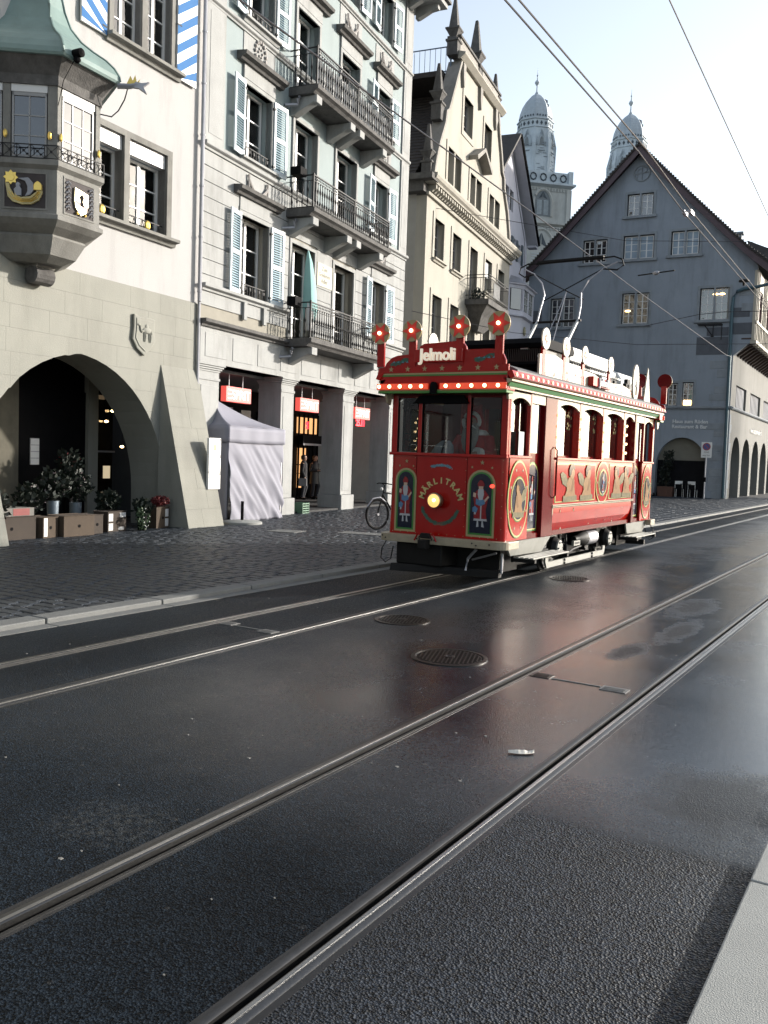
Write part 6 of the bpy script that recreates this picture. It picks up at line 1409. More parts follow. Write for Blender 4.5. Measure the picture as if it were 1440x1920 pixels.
# canopy fascia at both ends
def fascia(X, full=True):
    c = P_('end_canopy', MB(X).box(-.98, .93, -.20, .06, 2.60, 2.82), M_red, bevel=.01)
    P_('green_line', MB(X).box(-.975, .925, -.212, -.2005, 2.795, 2.815), M_tgreen, c); P_('gold_line', MB(X).box(-.98, .93, -.214, -.2005, 2.816, 2.836), M_tgold, c)
    P_('green_line', MB(X).box(-.985, .935, -.225, .0, 2.565, 2.60), M_tgreen, c, bevel=.006)
    P_('gold_line', MB(X).box(-.985, .935, -.218, -.2005, 2.601, 2.612), M_tgold, c)
    for a, b in ((-1.0, -.20), (-.02, .935)):
        P_('bulb_strip', MB(X).box(a, b, -.245, -.215, 2.615, 2.695), M_socket, c, bevel=.006)
    for k in range(5):
        for x0 in (-.945 + k * .165, .085 + k * .187):
            s_ = P_('bulb_socket', MB(X).lathe([(.03, -.262), (.033, -.245)], (x0, 0, 2.655), n=12, axis='y'), M_socket, c); P_('bulb', MB(X).sphere((x0, -.27, 2.655), .025, 10, 6), M_bulb1, c, smooth=True)
    P_('marker_lamp', MB(X).slab([(-.155, 2.56), (-.065, 2.56), (-.065, 2.66), (-.08, 2.70), (-.11, 2.715), (-.14, 2.70), (-.155, 2.66)], -.27, -.2), M_black, c)
    # crown board
    bd = P_('sign_board', MB(X).slab([(-1.02, 2.84), (.94, 2.84), (.94, 2.93), (.90, 2.93), (.90, 2.98), (.86, 3.06), (.78, 3.12), (.66, 3.13), (.40, 3.13), (.34, 3.13), (.33, 3.17), (.28, 3.235), (.2, 3.245), (-.30, 3.225), (-.36, 3.19), (-.38, 3.10), (-.70, 3.08), (-.80, 3.05), (-.88, 2.98), (-.90, 2.93), (-1.0, 2.91)], -.20, -.17), M_red, c)
    for k in range(7):
        cx = -.80 + k * .262
        P_('star', MB(X).slab([(cx + (.042 if q % 2 == 0 else .017) * math.sin(q * math.pi / 5), 2.893 + (.042 if q % 2 == 0 else .017) * math.cos(q * math.pi / 5)) for q in range(10)], -.206, -.2005), M_tgold, c)
    P_('name_board', MB(X).box(-.42, .30, -.245, -.202, 2.97, 3.145), M_red, c, bevel=.008)
    if full:
        me = textmesh('Jelmoli', .225, .018, mat('backlit cream letters', (.8, .75, .65), .5, emit=(1, .86, .66), estr=.22), bold=.004, sx=.88); o = put('lettering', me, c); o.matrix_local = X @ Matrix.Translation((-.055, -.265, 2.995)); 
    rnd = random.Random(6)
    for cx, cz in ((-.66, 2.99), (.62, 3.02)):
        g_ = MB(X)
        for q in range(60):
            x = cx + (rnd.random() - .5) * .30; z = cz + .028 * math.sin((x - cx) * 14) + (rnd.random() - .5) * .045; l = .03
            g_.add([(x - l, -.204, z), (x, -.206, z + .009), (x + l, -.204, z + (rnd.random() - .5) * .04), (x, -.206, z - .009)], [(0, 1, 2, 3)])
        P_('holly_garland', g_, mat('painted fir', (.03, .11, .075), .5, var=.5, vscale=40), c, kind='stuff')
        for q in range(4): x = cx - .1 + q * .07; P_('ribbon', MB(X).slab([(x - .02, cz - .01), (x + .01, cz + .015), (x + .025, cz - .012)], -.21, -.2065), mat('painted ribbon', (.09, .26, .33), .5), c)
    for i, (cx, cz, r) in enumerate(((-.97, 3.385, .145), (-.47, 3.40, .145), (.24, 3.425, .150), (.80, 3.44, .155))):
        P_('disc_post', MB(X).box(cx - .055, cx + .055, -.215, -.18, 2.93, cz - r * .7), M_red, c)
        d_ = P_('star_disc', MB(X).lathe([(r, -.245), (r, -.222)], (cx, 0, cz), n=32, axis='y'), M_tgold, c)
        star = [(cx + (r * 1.04 if q % 2 == 0 else r * .50) * math.sin(q * math.pi / 6 + math.pi / 6), cz + (r * 1.04 if q % 2 == 0 else r * .50) * math.cos(q * math.pi / 6 + math.pi / 6)) for q in range(12)]
        P_('red_star', MB(X).slab(star, -.251, -.2455), mat('star red', (.42, .02, .015), .4, emit=(1, .05, .02), estr=.06), c)
        P_('bulb', MB(X).sphere((cx, -.268, cz), .026, 10, 6), M_bulb1, c, smooth=True)
        P_('disc_back', MB(X).lathe([(r, -.2215), (r, -.216)], (cx, 0, cz), n=32, axis='y'), M_redd, c)
fascia(Matrix()); fascia(XR, False)
# painted arched fields with robed figures
def arched(X, cx, z0, z1, w, par, rings, y=-.012, outer=True):
    hw = w / 2
    for i, (g_, m_) in enumerate(rings):
        h = hw - g_; zc = z1 - hw
        P_('arched_field' if i == len(rings) - 1 else 'arched_border', MB(X).slab([(cx - h, z0 + g_)] + [(cx + h, z0 + g_)] + [(cx + h * math.cos(a / 10 * math.pi), zc + h * math.sin(a / 10 * math.pi)) for a in range(11)], y - .002 * i, y + .001 - .002 * i + (.004 if i == 0 else 0)), m_, par)
    return y - .002 * len(rings)
M_coat = mat('painted crimson robe', (.26, .015, .02), 0.14, var=.3, vscale=40); M_fur = mat('painted white trim', (.45, .46, .48), 0.14, var=.1); M_bt = mat('painted blue sack', (.10, .22, .38), 0.14, var=.3, vscale=50); M_face = mat('painted face', (.60, .42, .32), 0.14)
def robed(X, cx, z, s, y, par, ex=1.0):
    def q(pts, nm, m, dy): P_(nm, MB(X).slab([(cx + a * s * ex, z + b * s) for a, b in pts], y - dy - .0012, y - dy), m, par)
    q([(-.16, .06), (.17, .06), (.14, .30), (.17, .48), (.20, .66), (.10, .78), (-.10, .78), (-.20, .64), (-.16, .42), (-.17, .25)], 'painted_robe', M_coat, 0)
    q([(-.17, .05), (.18, .05), (.17, .10), (-.16, .10)], 'painted_hem', M_fur, .0015)
    q([(-.09, -.10), (-.03, -.09), (-.045, .05), (-.08, .05)], 'painted_boot', M_fur, .0); q([(.04, -.09), (.11, -.10), (.075, .05), (.045, .05)], 'painted_boot', M_fur, .0)
    q([(.0, .10), (.03, .10), (.03, .42), (.0, .42)], 'painted_trim', M_fur, .0015)
    q([(-.07, .80), (.07, .80), (.08, .68), (.04, .50), (.0, .44), (-.04, .52), (-.08, .68)], 'painted_beard', M_fur, .003)
    q([(-.055, .80), (.055, .80), (.06, .87), (-.06, .87)], 'painted_face', M_face, .003)
    q([(-.08, .87), (.08, .87), (.09, .92), (.04, 1.0), (-.03, 1.02), (-.09, .93)], 'painted_hood', M_coat, .004)
    q([(-.12, .44), (.0, .40), (.12, .46), (.10, .56), (-.02, .54), (-.12, .58)], 'painted_sack', M_bt, .0045)
    q([(.12, .50), (.22, .62), (.19, .65), (.09, .54)], 'painted_scroll', M_face, .0045)
    q([(-.20, .26), (-.10, .24), (-.06, .34), (-.14, .40), (-.20, .36)], 'painted_sack', M_bt, .0045)
    q([(-.20, .62), (-.13, .60), (-.12, .70), (-.19, .72)], 'painted_toy', M_face, .0045); q([(-.16, .20), (-.11, .20), (-.11, .25), (-.15, .26)], 'painted_toy', M_fur, .006)
fr_ = T
for cx, z0, z1, w in ((-.612, .675, 1.555, .335), (.54, .675, 1.57, .405)):
    yy_ = arched(Matrix(), cx, z0, z1, w, T, ((0, M_tgold), (.028, M_tgreen), (.052, M_navy)))
    robed(Matrix(), cx, z0 + .19, .56, yy_, T, 1.0 if w > .35 else .86)
    for dx, dz, r in ((0, .105, .032), (-.145, .04, .019), (.145, .04, .019)):
        if w < .35: r *= .85; dx *= .75
        P_('star', MB().slab([(cx + dx + (r if q % 2 == 0 else r * .42) * math.sin(q * math.pi / 5), z1 + dz - .01 + (r if q % 2 == 0 else r * .42) * math.cos(q * math.pi / 5)) for q in range(10)], -.012, -.007), M_tgold)
P_('red_tail_light', MB().lathe([(.022, -.05), (.026, -.012)], (.70, 0, 1.36), n=10, axis='y'), mat('red lamp', (.7, .02, .02), .4, emit=(1, .05, .03), estr=1.5))
# headlamp, name in an arc, garlands
hl = P_('headlamp', MB().lathe([(.085, -.16), (.105, -.15), (.11, -.13), (.095, -.05), (.06, 0)], (-.09, 0, 1.13), n=28, axis='y'), mat('brass bezel', (.35, .28, .18), .3, metal=.8), smooth=True)
P_('lamp_lens', MB().lathe([(.001, -.178), (.05, -.174), (.09, -.158), (.092, -.15)], (-.09, 0, 1.13), n=28, axis='y'), mat('headlamp glass', (1, .75, .35), .3, emit=(1.0, .50, .13), estr=.6), hl, smooth=True)
P_('lamp_filament', MB().sphere((-.075, -.18, 1.14), .022, 8, 6), mat('filament glow', (1, .9, .6), .3, emit=(1, .8, .45), estr=3.5), hl)
for k, chx in enumerate('MÄRLITRAM'):
    a = R_(163 - k * 18.2); r = .265
    me = textmesh(chx, .112, .002, M_yel, bold=.004); o = put('letter', me, T)
    o.matrix_local = Matrix.Translation((-.06 + r * math.cos(a), -.009, 1.10 + r * math.sin(a))) @ Matrix.Rotation(math.pi / 2 - a, 4, 'Y')
rnd = random.Random(3)
def garland_t(cx, cz, r, a0, a1, n, m, l=.035, nm='painted_garland'):
    g_ = MB()
    for q in range(n):
        a = R_(a0 + (a1 - a0) * rnd.random()); x = cx + r * math.cos(a) + (rnd.random() - .5) * .03; z = cz + r * math.sin(a) + (rnd.random() - .5) * .03; d = a + math.pi / 2 + (rnd.random() - .5) * 1.6
        g_.add([(x - l * math.cos(d), -.0085, z - l * math.sin(d)), (x + .3 * l * math.sin(d), -.0095, z - .3 * l * math.cos(d)), (x + l * math.cos(d), -.0085, z + l * math.sin(d)), (x - .3 * l * math.sin(d), -.0095, z + .3 * l * math.cos(d))], [(0, 1, 2, 3)])
    P_(nm, g_, m, kind='stuff')
garland_t(-.07, 1.10, .285, 198, 342, 230, mat('painted fir', (.03, .11, .075), .5), .034); garland_t(-.07, 1.10, .285, 262, 284, 22, mat('painted berry', (.5, .06, .04), .5), .02)
garland_t(-.07, 1.20, .41, 68, 112, 90, mat('painted ribbon', (.09, .26, .33), .5), .02); garland_t(-.07, 1.20, .41, 66, 114, 16, M_fur, .012)
# couplings, fender, gear under the front
for X in (Matrix(), XR):
    P_('coupling', MB(X).slab([(-.28, .62), (-.08, .62), (-.12, .69), (-.24, .69)], -.22, -.17).box(-.24, -.12, -.30, -.16, .48, .60), M_run, bevel=.01)
    for s_ in (-1, 1): P_('coupling_strap', MB(X).tube([(-.18 + s_ * .12, -.19, .67), (-.18 + s_ * .17, -.19, .58)], .012, 5), M_red)
    P_('track_sweeper', MB(X).box(-.74, -.02, .0, .5, .22, .53), M_run, bevel=.02); P_('lifeguard', MB(X).loft([[(-.78, -.10, .12), (.72, .25, .12), (.72, .35, .12), (-.78, .0, .12)], [(-.78, -.06, .22), (.72, .25, .22), (.72, .35, .22), (-.78, .0, .22)]]), M_run)
    P_('hose', MB(X).tube([(-.86, -.05, .55), (-.93, -.07, .42), (-.95, -.06, .28), (-.88, -.05, .22), (-.80, -.04, .28), (-.79, .0, .45)], .009, 5), M_run)
    P_('brake_rods', MB(X).tube([(.45, .1, .50), (.32, .12, .36), (.30, .1, .20)], .02, 6).tube([(.70, .2, .46), (.30, .3, .33)], .015, 5).tube([(.74, .3, .45), (.74, .3, .18)], .02, 6), M_zinc, kind='stuff')
    P_('underside_box', MB(X).box(-.55, .62, .5, 1.1, .16, .55), M_run)
# wheels and truck
for y in (2.45, 5.0):
    for s_ in (-1, 1):
        w_ = P_('wheel', MB().lathe([(.30, s_ * .47), (.31, s_ * .50), (.285, s_ * .52), (.28, s_ * .57)], (0, y, .31), n=28, axis='x'), M_steel2, smooth=True); P_('wheel_web', MB().lathe([(.24, s_ * .49), (.24, s_ * .56), (.08, s_ * .60), (.001, s_ * .6)], (0, y, .31), n=20, axis='x'), M_run, w_)
    P_('axle', MB().lathe([(.05, -.5), (.05, .5)], (0, y, .31), n=10, axis='x'), M_run)
for s_ in (-1, 1):
    for y in (2.45, 5.0):
        ax = P_('axle_box', MB().lathe([(.16, s_ * .60), (.17, s_ * .68), (.13, s_ * .74)], (0, y, .38), n=20, axis='x'), M_run, smooth=True); P_('axle_box_cover', MB().lathe([(.125, s_ * .735), (.12, s_ * .765), (.07, s_ * .775), (.001, s_ * .775)], (0, y, .38), n=20, axis='x'), M_under, ax, smooth=True)
        bl = MB()
        for q in range(6): a = q * 1.047; bl.sphere((s_ * .775, y + .095 * math.cos(a), .38 + .095 * math.sin(a)), .014, 6, 4)
        P_('cover_bolts', bl, M_run, ax, kind='stuff')
        P_('axle_guard', MB().box(s_ * .56, s_ * .60, y - .30, y + .30, .20, .62), M_under)
    P_('truck_beam', MB(Matrix.Translation((0, 0, 0))).add([(s_ * .70, 2.0, .10), (s_ * .73, 2.0, .10), (s_ * .73, 4.75, .10), (s_ * .70, 4.75, .10), (s_ * .70, 1.95, .19), (s_ * .73, 1.95, .19), (s_ * .73, 4.8, .19), (s_ * .70, 4.8, .19)], [(0, 3, 2, 1), (4, 5, 6, 7), (0, 1, 5, 4), (1, 2, 6, 5), (2, 3, 7, 6), (3, 0, 4, 7)]), M_under)
    for y in (2.0, 4.75): P_('beam_hook', MB().box(s_ * .70, s_ * .73, y - .06, y + .06, .19, .26), M_under)
    for y in (2.75, 4.1): 
        for z in (.12, .17): P_('bolt', MB().lathe([(.02, s_ * .73), (.02, s_ * .75)], (0, y, z), n=8, axis='x'), M_run)
    P_('brake_cylinder', MB().lathe([(.11, 3.75), (.13, 3.78), (.13, 4.25), (.10, 4.28)], (s_ * .66, 0, .45), n=20, axis='y'), M_zinc, smooth=True)
    P_('brake_cylinder_head', MB().lathe([(.05, 3.35), (.07, 3.5), (.13, 3.6), (.135, 3.77)], (s_ * .66, 0, .45), n=18, axis='y'), M_run, smooth=True)
    P_('lamp_bracket', MB().box(s_ * .70, s_ * .74, 3.15, 3.45, .36, .44), M_under); P_('bracket_slot', MB().box(s_ * .741, s_ * .744, 3.19, 3.41, .385, .415), M_run)
    gear = MB(); rn_ = random.Random(9)
    for q in range(22): y = 1.9 + 3.6 * rn_.random(); z = .2 + .35 * rn_.random(); gear.box(s_ * .50, s_ * (.58 + .1 * rn_.random()), y, y + .05 + .12 * rn_.random(), z, z + .05 + .12 * rn_.random())
    gear.tube([(s_ * .68, 2.9, .55), (s_ * .70, 2.9, .25), (s_ * .70, 3.2, .30), (s_ * .7, 3.6, .33)], .018, 6)
    P_('brake_gear', gear, M_run, kind='stuff')
P_('frame_core', MB().box(-.50, .50, 1.2, 5.9, .18, .60), M_run)
# platform skirts and slatted steps
for s_ in (-1, 1):
    for y0, y1 in ((.12, 1.75), (5.55, 7.05)):
        P_('platform_skirt', MB().add([(s_ * .84, y0, .62), (s_ * .87, y0, .62), (s_ * .87, y1, .62), (s_ * .84, y1, .62), (s_ * .80, y0 + .25, .42), (s_ * .83, y0 + .25, .42), (s_ * .83, y1 - .25, .40), (s_ * .80, y1 - .25, .40)], [(0, 3, 2, 1), (4, 5, 6, 7), (0, 1, 5, 4), (1, 2, 6, 5), (2, 3, 7, 6), (3, 0, 4, 7)]), M_under)
    for y0, y1 in ((.70, 2.0), (5.70, 6.95)):
        st = P_('step', MB().box(s_ * .72, s_ * 1.06, y0 - .02, y0 + .04, .31, .36).box(s_ * .72, s_ * 1.06, y1 - .04, y1 + .02, .31, .36).box(s_ * .70, s_ * .74, y0, y1, .30, .40), M_run, kind=None)
        for k in range(4): P_('step_slat', MB().box(s_ * (.78 + k * .072), s_ * (.835 + k * .072), y0 - .05, y1 + .05, .362, .385), M_under, st, bevel=.004)
# sides ---------------------------------------------------------------
M_lred = mat('bright side red paint', (0.42, 0.012, 0.006), 0.12, var=0.10, vscale=3, spec=.3, dirt=.2, dscale=1.6)
def starm(X, x, z, r, y, par=None, m=None): P_('star', MB(X).slab([(x + (r if q % 2 == 0 else r * .42) * math.sin(q * math.pi / 5), z + (r if q % 2 == 0 else r * .42) * math.cos(q * math.pi / 5)) for q in range(10)], y - .002, y), m or M_cr, par)
def ell(cx, cz, a, b, n=28): return [(cx + a * math.cos(2 * math.pi * k / n), cz + b * math.sin(2 * math.pi * k / n)) for k in range(n)]
M_fig = mat('painted pale flesh', (.34, .20, .095), 0.14, var=.12, vscale=25); M_hair = mat('painted grey brown hair', (.045, .03, .022), 0.14, var=.3, vscale=50); M_drap = mat('painted pale drapery', (.21, .18, .10), 0.14, var=.3, vscale=20)
def figure(X, cx, z, s, par, flip=1, y=-.016, wx=1.35):
    f_ = lambda pts, nm, m, dy: P_(nm, MB(X).slab([(cx + a * s * flip * wx, z + b * s) for a, b in pts], y - dy - .001, y - dy), m, par)
    f_([(-.48, .50), (-.62, .78), (-.50, .84), (-.30, .76), (-.14, .56), (-.2, .4)], 'painted_wing', M_drap, 0)
    f_([(-.42, .0), (.42, .02), (.40, .16), (.2, .22), (-.1, .22), (-.42, .16)], 'painted_drapery', M_drap, .001)
    f_([(-.34, .14), (.30, .16), (.24, .42), (.22, .60), (.10, .70), (-.12, .68), (-.24, .50), (-.22, .32)], 'painted_body', M_fig, .002)
    f_([(.0, .30), (.10, .28), (.22, .52), (.16, .74), (.08, .72), (.10, .52)], 'painted_arm', mat('painted flesh shade', (.24, .13, .06), 0.14), .003)
    f_(ell(.07, .80, .15, .165, 14), 'painted_head', M_fig, .004)
    f_([(-.10, .72), (-.13, .90), (-.04, 1.05), (.12, 1.07), (.22, .98), (.22, .90), (.12, .93), (.04, .87), (.0, .76)], 'painted_hair', M_hair, .005)
def oval_panel(X, cx, z0, z1, w, par):
    cz = (z0 + z1) / 2; hw, hh = w / 2, (z1 - z0) / 2
    for i, (g_, m_) in enumerate(((0, M_tgreen), (.012, M_yel), (.035, M_lred), (.10, M_tgreen), (.115, M_yel), (.135, M_navy))):
        sq = 0 if i < 3 else .12
        P_('oval_field', MB(X).slab(ell(cx, cz, (hw - g_) * 1.0, (hh - g_ - sq)), -.010 - i * .002, -.008 - i * .002), m_, par)
    for k in range(8): a = math.pi / 8 + k * math.pi / 4; starm(X, cx + (hw - .075) * math.cos(a), cz + (hh - .11) * math.sin(a), .028, -.0155, par)
    figure(X, cx - .01, cz - (hh - .27) * .96, (hh - .27) * 1.85, par, -1, y=-.022, wx=.95)
def wframe(X, a, b, zt, m, par=None, arch=True, gl=True):
    n = 8; pts = [(a, zt + .05), (a, zt - .10)]
    for k in range(1, n): t = k / n; pts.append((a + (b - a) * t, zt - .10 + .085 * math.sin(math.pi * t) ** .7))
    pts += [(b, zt - .10), (b, zt + .05)]
    o = P_('window_head', MB(X).slab(pts, .0, .03), m, par)
    if gl: P_('side_window', MB(X).box(a, b, .115, .121, SILL + .02, zt + .02), M_sglass, par)
for X, side in ((XS, 1), (XL, -1)):
    flipx = (lambda y: y) if side > 0 else (lambda y: LEN - y)
    def R(a, b): a, b = flipx(a), flipx(b); return (min(a, b), max(a, b))
    for i, (a, b) in enumerate(((.05, .80), (6.42, LEN - .05))):
        a, b = R(a, b)
        p = P_('platform_side_panel', MB(X).box(a, b, -.0, .04, .63, SILL - .02), M_lred, bevel=.004)
        oval_panel(X, (a + b) / 2, .66, 1.72, b - a - .02, p)
        P_('waist_rail', MB(X).box(a - .02, b + .02, -.022, .03, SILL - .02, SILL + .015), M_lred, bevel=.006)
        P_('window_post', MB(X).box(a, a + .05, -.004, .05, SILL, HEAD + .1), M_red); P_('window_post', MB(X).box(b - .05, b, -.004, .05, SILL, HEAD + .1), M_red)
        wframe(X, a + .05, b - .05, HEAD, M_cr)
    P_('paper_sheet', MB(X).box(*R(.50, .68), .050, .054, 1.78, 2.10), M_curt)
    for (a, b), (pa, pb) in (((.80, 1.30), (1.30, 1.74)), ((5.92, 6.42), (5.9, 5.92))):
        a, b = R(a, b)
        d_ = P_('door', MB(X).box(a, b, .06, .10, .66, 2.62), M_redd)
        arched(X, (a + b) / 2, .72, 1.70, min(.46, b - a - .02), d_, ((0, M_tgreen), (.02, M_yel), (.035, M_navy)), y=.058)
        robed(X, (a + b) / 2, .92, .58, .05, d_, .8)
        P_('door_window', MB(X).box(a + .08, b - .08, .05, .058, 1.82, 2.50), M_glassd, d_)
        P_('door_header', MB(X).box(a, b, .0, .12, 2.5, 2.66), M_cr)
        P_('door_handle', MB(X).tube([(a + .1, .05, 1.15), (a + .1, -.03, 1.18), (a + .1, -.03, 1.5), (a + .1, .05, 1.52)], .012, 6), M_iron, d_)
    a, b = R(1.30, 1.74); P_('bulkhead_pillar', MB(X).box(a, b, -.01, .42, .62, 2.66), M_redd, bevel=.01)
    P_('grab_rail', MB(X).tube([(R(1.68, 1.68)[0], -.02, 1.18), (R(1.68, 1.68)[0], -.06, 1.22), (R(1.68, 1.68)[0], -.06, 1.88), (R(1.68, 1.68)[0], -.02, 1.92)], .012, 6), M_redd)
    a, b = R(5.80, 5.93); P_('bulkhead_pillar', MB(X).box(a, b, -.01, .5, .62, 2.66), M_redd, bevel=.01)
    a, b = R(1.74, 5.82)
    body = P_('body_panel', MB(X).box(a, b, -.0, .04, 1.06, SILL - .02), M_lred, bevel=.004)
    P_('skirt_panel', MB(X).prof([(.0, 1.03), (.03, 1.03), (.12, .65), (.09, .645), (.02, .80), (-.005, .95)], a - .0, b + .0), M_lred)
    P_('skirt_edge', MB(X).prof([(.075, .63), (.12, .63), (.12, .66), (.075, .66)], a - .02, b + .02), M_cr)
    P_('skirt_edge', MB(X).prof([(-.012, 1.03), (.0, 1.03), (.10, .65), (.085, .65), (.012, .80), (-.012, .95)], a - .03, a + .005), M_cr)
    for z, h in ((1.035, .018), (1.06, .014)): P_('moulding', MB(X).box(a - .05, b + .03, -.03, .01, z, z + h), M_cr, bevel=.004)
    P_('sill_rail', MB(X).box(a, b, -.035, .04, SILL - .02, SILL + .015), M_lred, bevel=.006)
    for k in range(26):
        rr_ = random.Random(k * 7 + 1); x = a + .15 + (b - a - .3) * (k + rr_.random() * .7) / 26; z = .70 + .28 * rr_.random(); d = max(0, (1.0 - z)) * .26
        P_('star', MB(X @ Matrix.Translation((0, d * 1.0 - .012, 0))).slab([(x + (.03 if q % 2 == 0 else .012) * math.sin(q * math.pi / 5) * (1 if k % 3 else .6), z + (.03 if q % 2 == 0 else .012) * math.cos(q * math.pi / 5) * (1 if k % 3 else .6)) for q in range(10)], -.004, .004), M_cr)
    mid = (a + b) / 2 if side < 0 else a + 2.28
    for (p, q) in ((a + .06, mid - .36), (mid + .36, b - .06)):
        for i, (g_, m_) in enumerate(((0, M_tgreen), (.012, M_yel), (.04, M_lred))):
            P_('painted_frame', MB(X).box(p + g_, q - g_, -.004 - i * .002, -.001 - i * .002, 1.10 + g_ * .5, 1.71 - g_), m_, body)
    for i, (g_, m_) in enumerate(((0, M_yel), (.03, M_lred), (.12, M_tgreen), (.135, M_yel), (.16, M_navy))):
        P_('oval_field', MB(X).slab(ell(mid, 1.39, .36 - g_, .36 - g_ * 1.05), -.012 - i * .002, -.010 - i * .002), m_, body)
    for k in range(6): an = R_(-60 + k * 24) if k < 3 else R_(132 + (k - 3) * 30); starm(X, mid + .29 * math.cos(R_(45 + 90 * (k % 4)) if k < 4 else (0 if k == 4 else math.pi)), 1.39 + .29 * math.sin(R_(45 + 90 * (k % 4)) if k < 4 else 0), .026, -.0165, body)
    robed(X, mid, 1.21, .38, -.022, body, .9)
    w1 = (mid - .36 - a); w2 = b - mid - .36
    for cx, fl in ((a + w1 * .36, 1), (a + w1 * .76, 1), (mid + .36 + w2 * .30, -1), (mid + .36 + w2 * .70, -1)): figure(X, cx, 1.11, .54, body, fl)
    # windows with arched heads and deep posts
    posts = [1.74, 2.80, 3.97, 5.15, 5.82]
    for p, q in zip(posts, posts[1:]):
        p, q = R(p, q); wframe(X, p + .06, q - .06, HEAD + .03, M_cr)
        P_('window_post', MB(X).box(p - .06 if p > a else p, p + .06, -.006, .15, SILL + .012, 2.66), M_lred, bevel=.004)
        P_('window_sash', MB(X).box(p + .06, p + .085, .10, .13, SILL + .015, HEAD).box(q - .085, q - .06, .10, .13, SILL + .015, HEAD).box(p + .06, q - .06, .10, .13, SILL + .015, SILL + .05), M_redd, kind='stuff')
        for z in (1.86, 2.02, 2.18, 2.34):
            P_('bulb', MB(X).sphere((p + .055, -.025, z + .05), .022, 8, 6), M_bulb1, smooth=True)
            P_('bulb', MB(X).sphere((p + .32, .12, z - .02), .020, 8, 6), M_bulb1, smooth=True)
        sg = MB(X); rr_ = random.Random(int(p * 10))
        for k in range(10):
            x = q - .12 - .20 * rr_.random(); z = 2.50 - .28 * rr_.random(); sg.slab([(x + (.03 if v % 2 == 0 else .013) * math.sin(v * math.pi / 5), z + (.03 if v % 2 == 0 else .013) * math.cos(v * math.pi / 5)) for v in range(10)], .108, .111)
        P_('window_stars', sg, M_tgold, kind='stuff')
        P_('window_figurine', MB(X).box(p + .12, p + .30, .10, .16, 1.76, 1.83).box(p + .16, p + .25, .10, .16, 1.83, 1.87), M_yel)
    # roof edge: cream cove, green line, red strip with bulbs
    P_('cornice_board', MB(X).box(-.12 if side > 0 else -.1, LEN + .12, -.06, .02, 2.63, 2.70), M_cr)
    P_('green_line', MB(X).prof([(-.075, 2.655), (-.06, 2.65), (-.06, 2.69), (-.10, 2.70)], -.2, LEN + .2), M_tgreen)
    P_('cream_cornice', MB(X).prof([(-.06, 2.69), (-.12, 2.715), (-.12, 2.74), (0, 2.76)], -.2, LEN + .2), M_cr)
    P_('bulb_strip', MB(X).prof([(-.10, 2.745), (-.16, 2.765), (-.12, 2.85), (-.02, 2.85)], -.21, LEN + .22), M_lred)
    n = 42; sc = MB(X).lathe([(.026, -.155), (.03, -.135)], (0, 0, 2.80), n=10, axis='y').mesh('bulb', mat('cream bulb glass', (.75, .62, .45), .25, emit=(1, .6, .3), estr=.35))
    for k in range(n): o = put('bulb', sc, T); o.matrix_local = X @ Matrix.Translation((-.12 + (LEN + .24) * k / (n - 1), 0, 0)) @ X.inverted()
    P_('corner_fillet', MB(X).slab([(-.05 if side > 0 else LEN - .02, 2.50), (.07 if side > 0 else LEN + .1, 2.50), (.09 if side > 0 else LEN + .1, 2.68), (-.08, 2.68)] if side > 0 else [(LEN - .09, 2.68), (LEN - .07, 2.5), (LEN + .05, 2.5), (LEN + .08, 2.68)], -.02, .01), M_cr)
    P_('corner_fillet', MB(X).slab([(LEN - .05, 2.68), (LEN + .10, 2.68), (LEN + .16, 2.60), (LEN + .10, 2.45), (LEN + .02, 2.42)], -.05, -.02), M_cr)
    # painted cut-out boards, discs, oval and cone along the roof edge
    M_brd = mat('sun glare cream roof boards', (.55, .47, .36), .5, var=.10, vscale=6)  # sun glare on the side boards and discs put into this cream colour
    a, b = R(1.0, 5.75)
    br = P_('roof_board', MB(X).slab([(a, 2.86), (b, 2.86), (b, 3.02), (b - .9, 3.10), (b - 1.8, 3.06), (b - 2.4, 3.14), (a + 1.2, 3.16), (a + .6, 3.24), (a, 3.2)], -.0, .03), M_brd)
    rr_ = random.Random(5); g_ = MB(X)
    for k in range(26): x = a + .1 + (b - a - .2) * rr_.random(); z = 2.88 + .14 * rr_.random(); g_.slab([(x, z), (x + .05 + .1 * rr_.random(), z + .01), (x + .06, z + .05 * rr_.random() + .02)], -.004, -.001)
    P_('painted_marks', g_, M_lred, br, kind='stuff')
    for cy, cz, r in ((1.14, 3.42, .15), (1.96, 3.40, .145), (2.80, 3.38, .14), (4.12, 3.36, .14)):
        cy = flipx(cy)
        P_('disc_post', MB(X).box(cy - .05, cy + .05, -.005, .025, 2.9, cz - r * .7), M_lred, br)
        P_('star_disc', MB(X).lathe([(r, -.03), (r, -.008)], (cy, 0, cz), n=28, axis='y'), M_brd, br)
        P_('red_star', MB(X).slab([(cy + (r * .55 if q % 2 == 0 else r * .25) * math.sin(q * math.pi / 6), cz + (r * .55 if q % 2 == 0 else r * .25) * math.cos(q * math.pi / 6)) for q in range(12)], -.034, -.0305), M_lred, br)
        P_('bulb', MB(X).sphere((cy, -.045, cz), .022, 8, 6), M_bulb1, br)
    cy = flipx(5.64); P_('oval_board', MB(X).slab(ell(cy, 3.20, .19, .33), -.03, .0), M_brd, br)
    P_('bell_silhouette', MB(X).slab([(cy - .07, 3.12), (cy + .07, 3.12), (cy + .03, 3.2), (cy, 3.26), (cy - .03, 3.2)], -.034, -.0305), M_run, br); P_('bell_clapper', MB(X).tube([(cy, -.035, 3.12), (cy, -.035, 2.98)], .012, 5), M_run, br)
    cy = flipx(6.45); P_('cone_board', MB(X).slab([(cy - .22, 2.86), (cy + .22, 2.86), (cy + .12, 3.2), (cy, 3.56), (cy - .12, 3.2)], -.02, .0), M_brd, br)
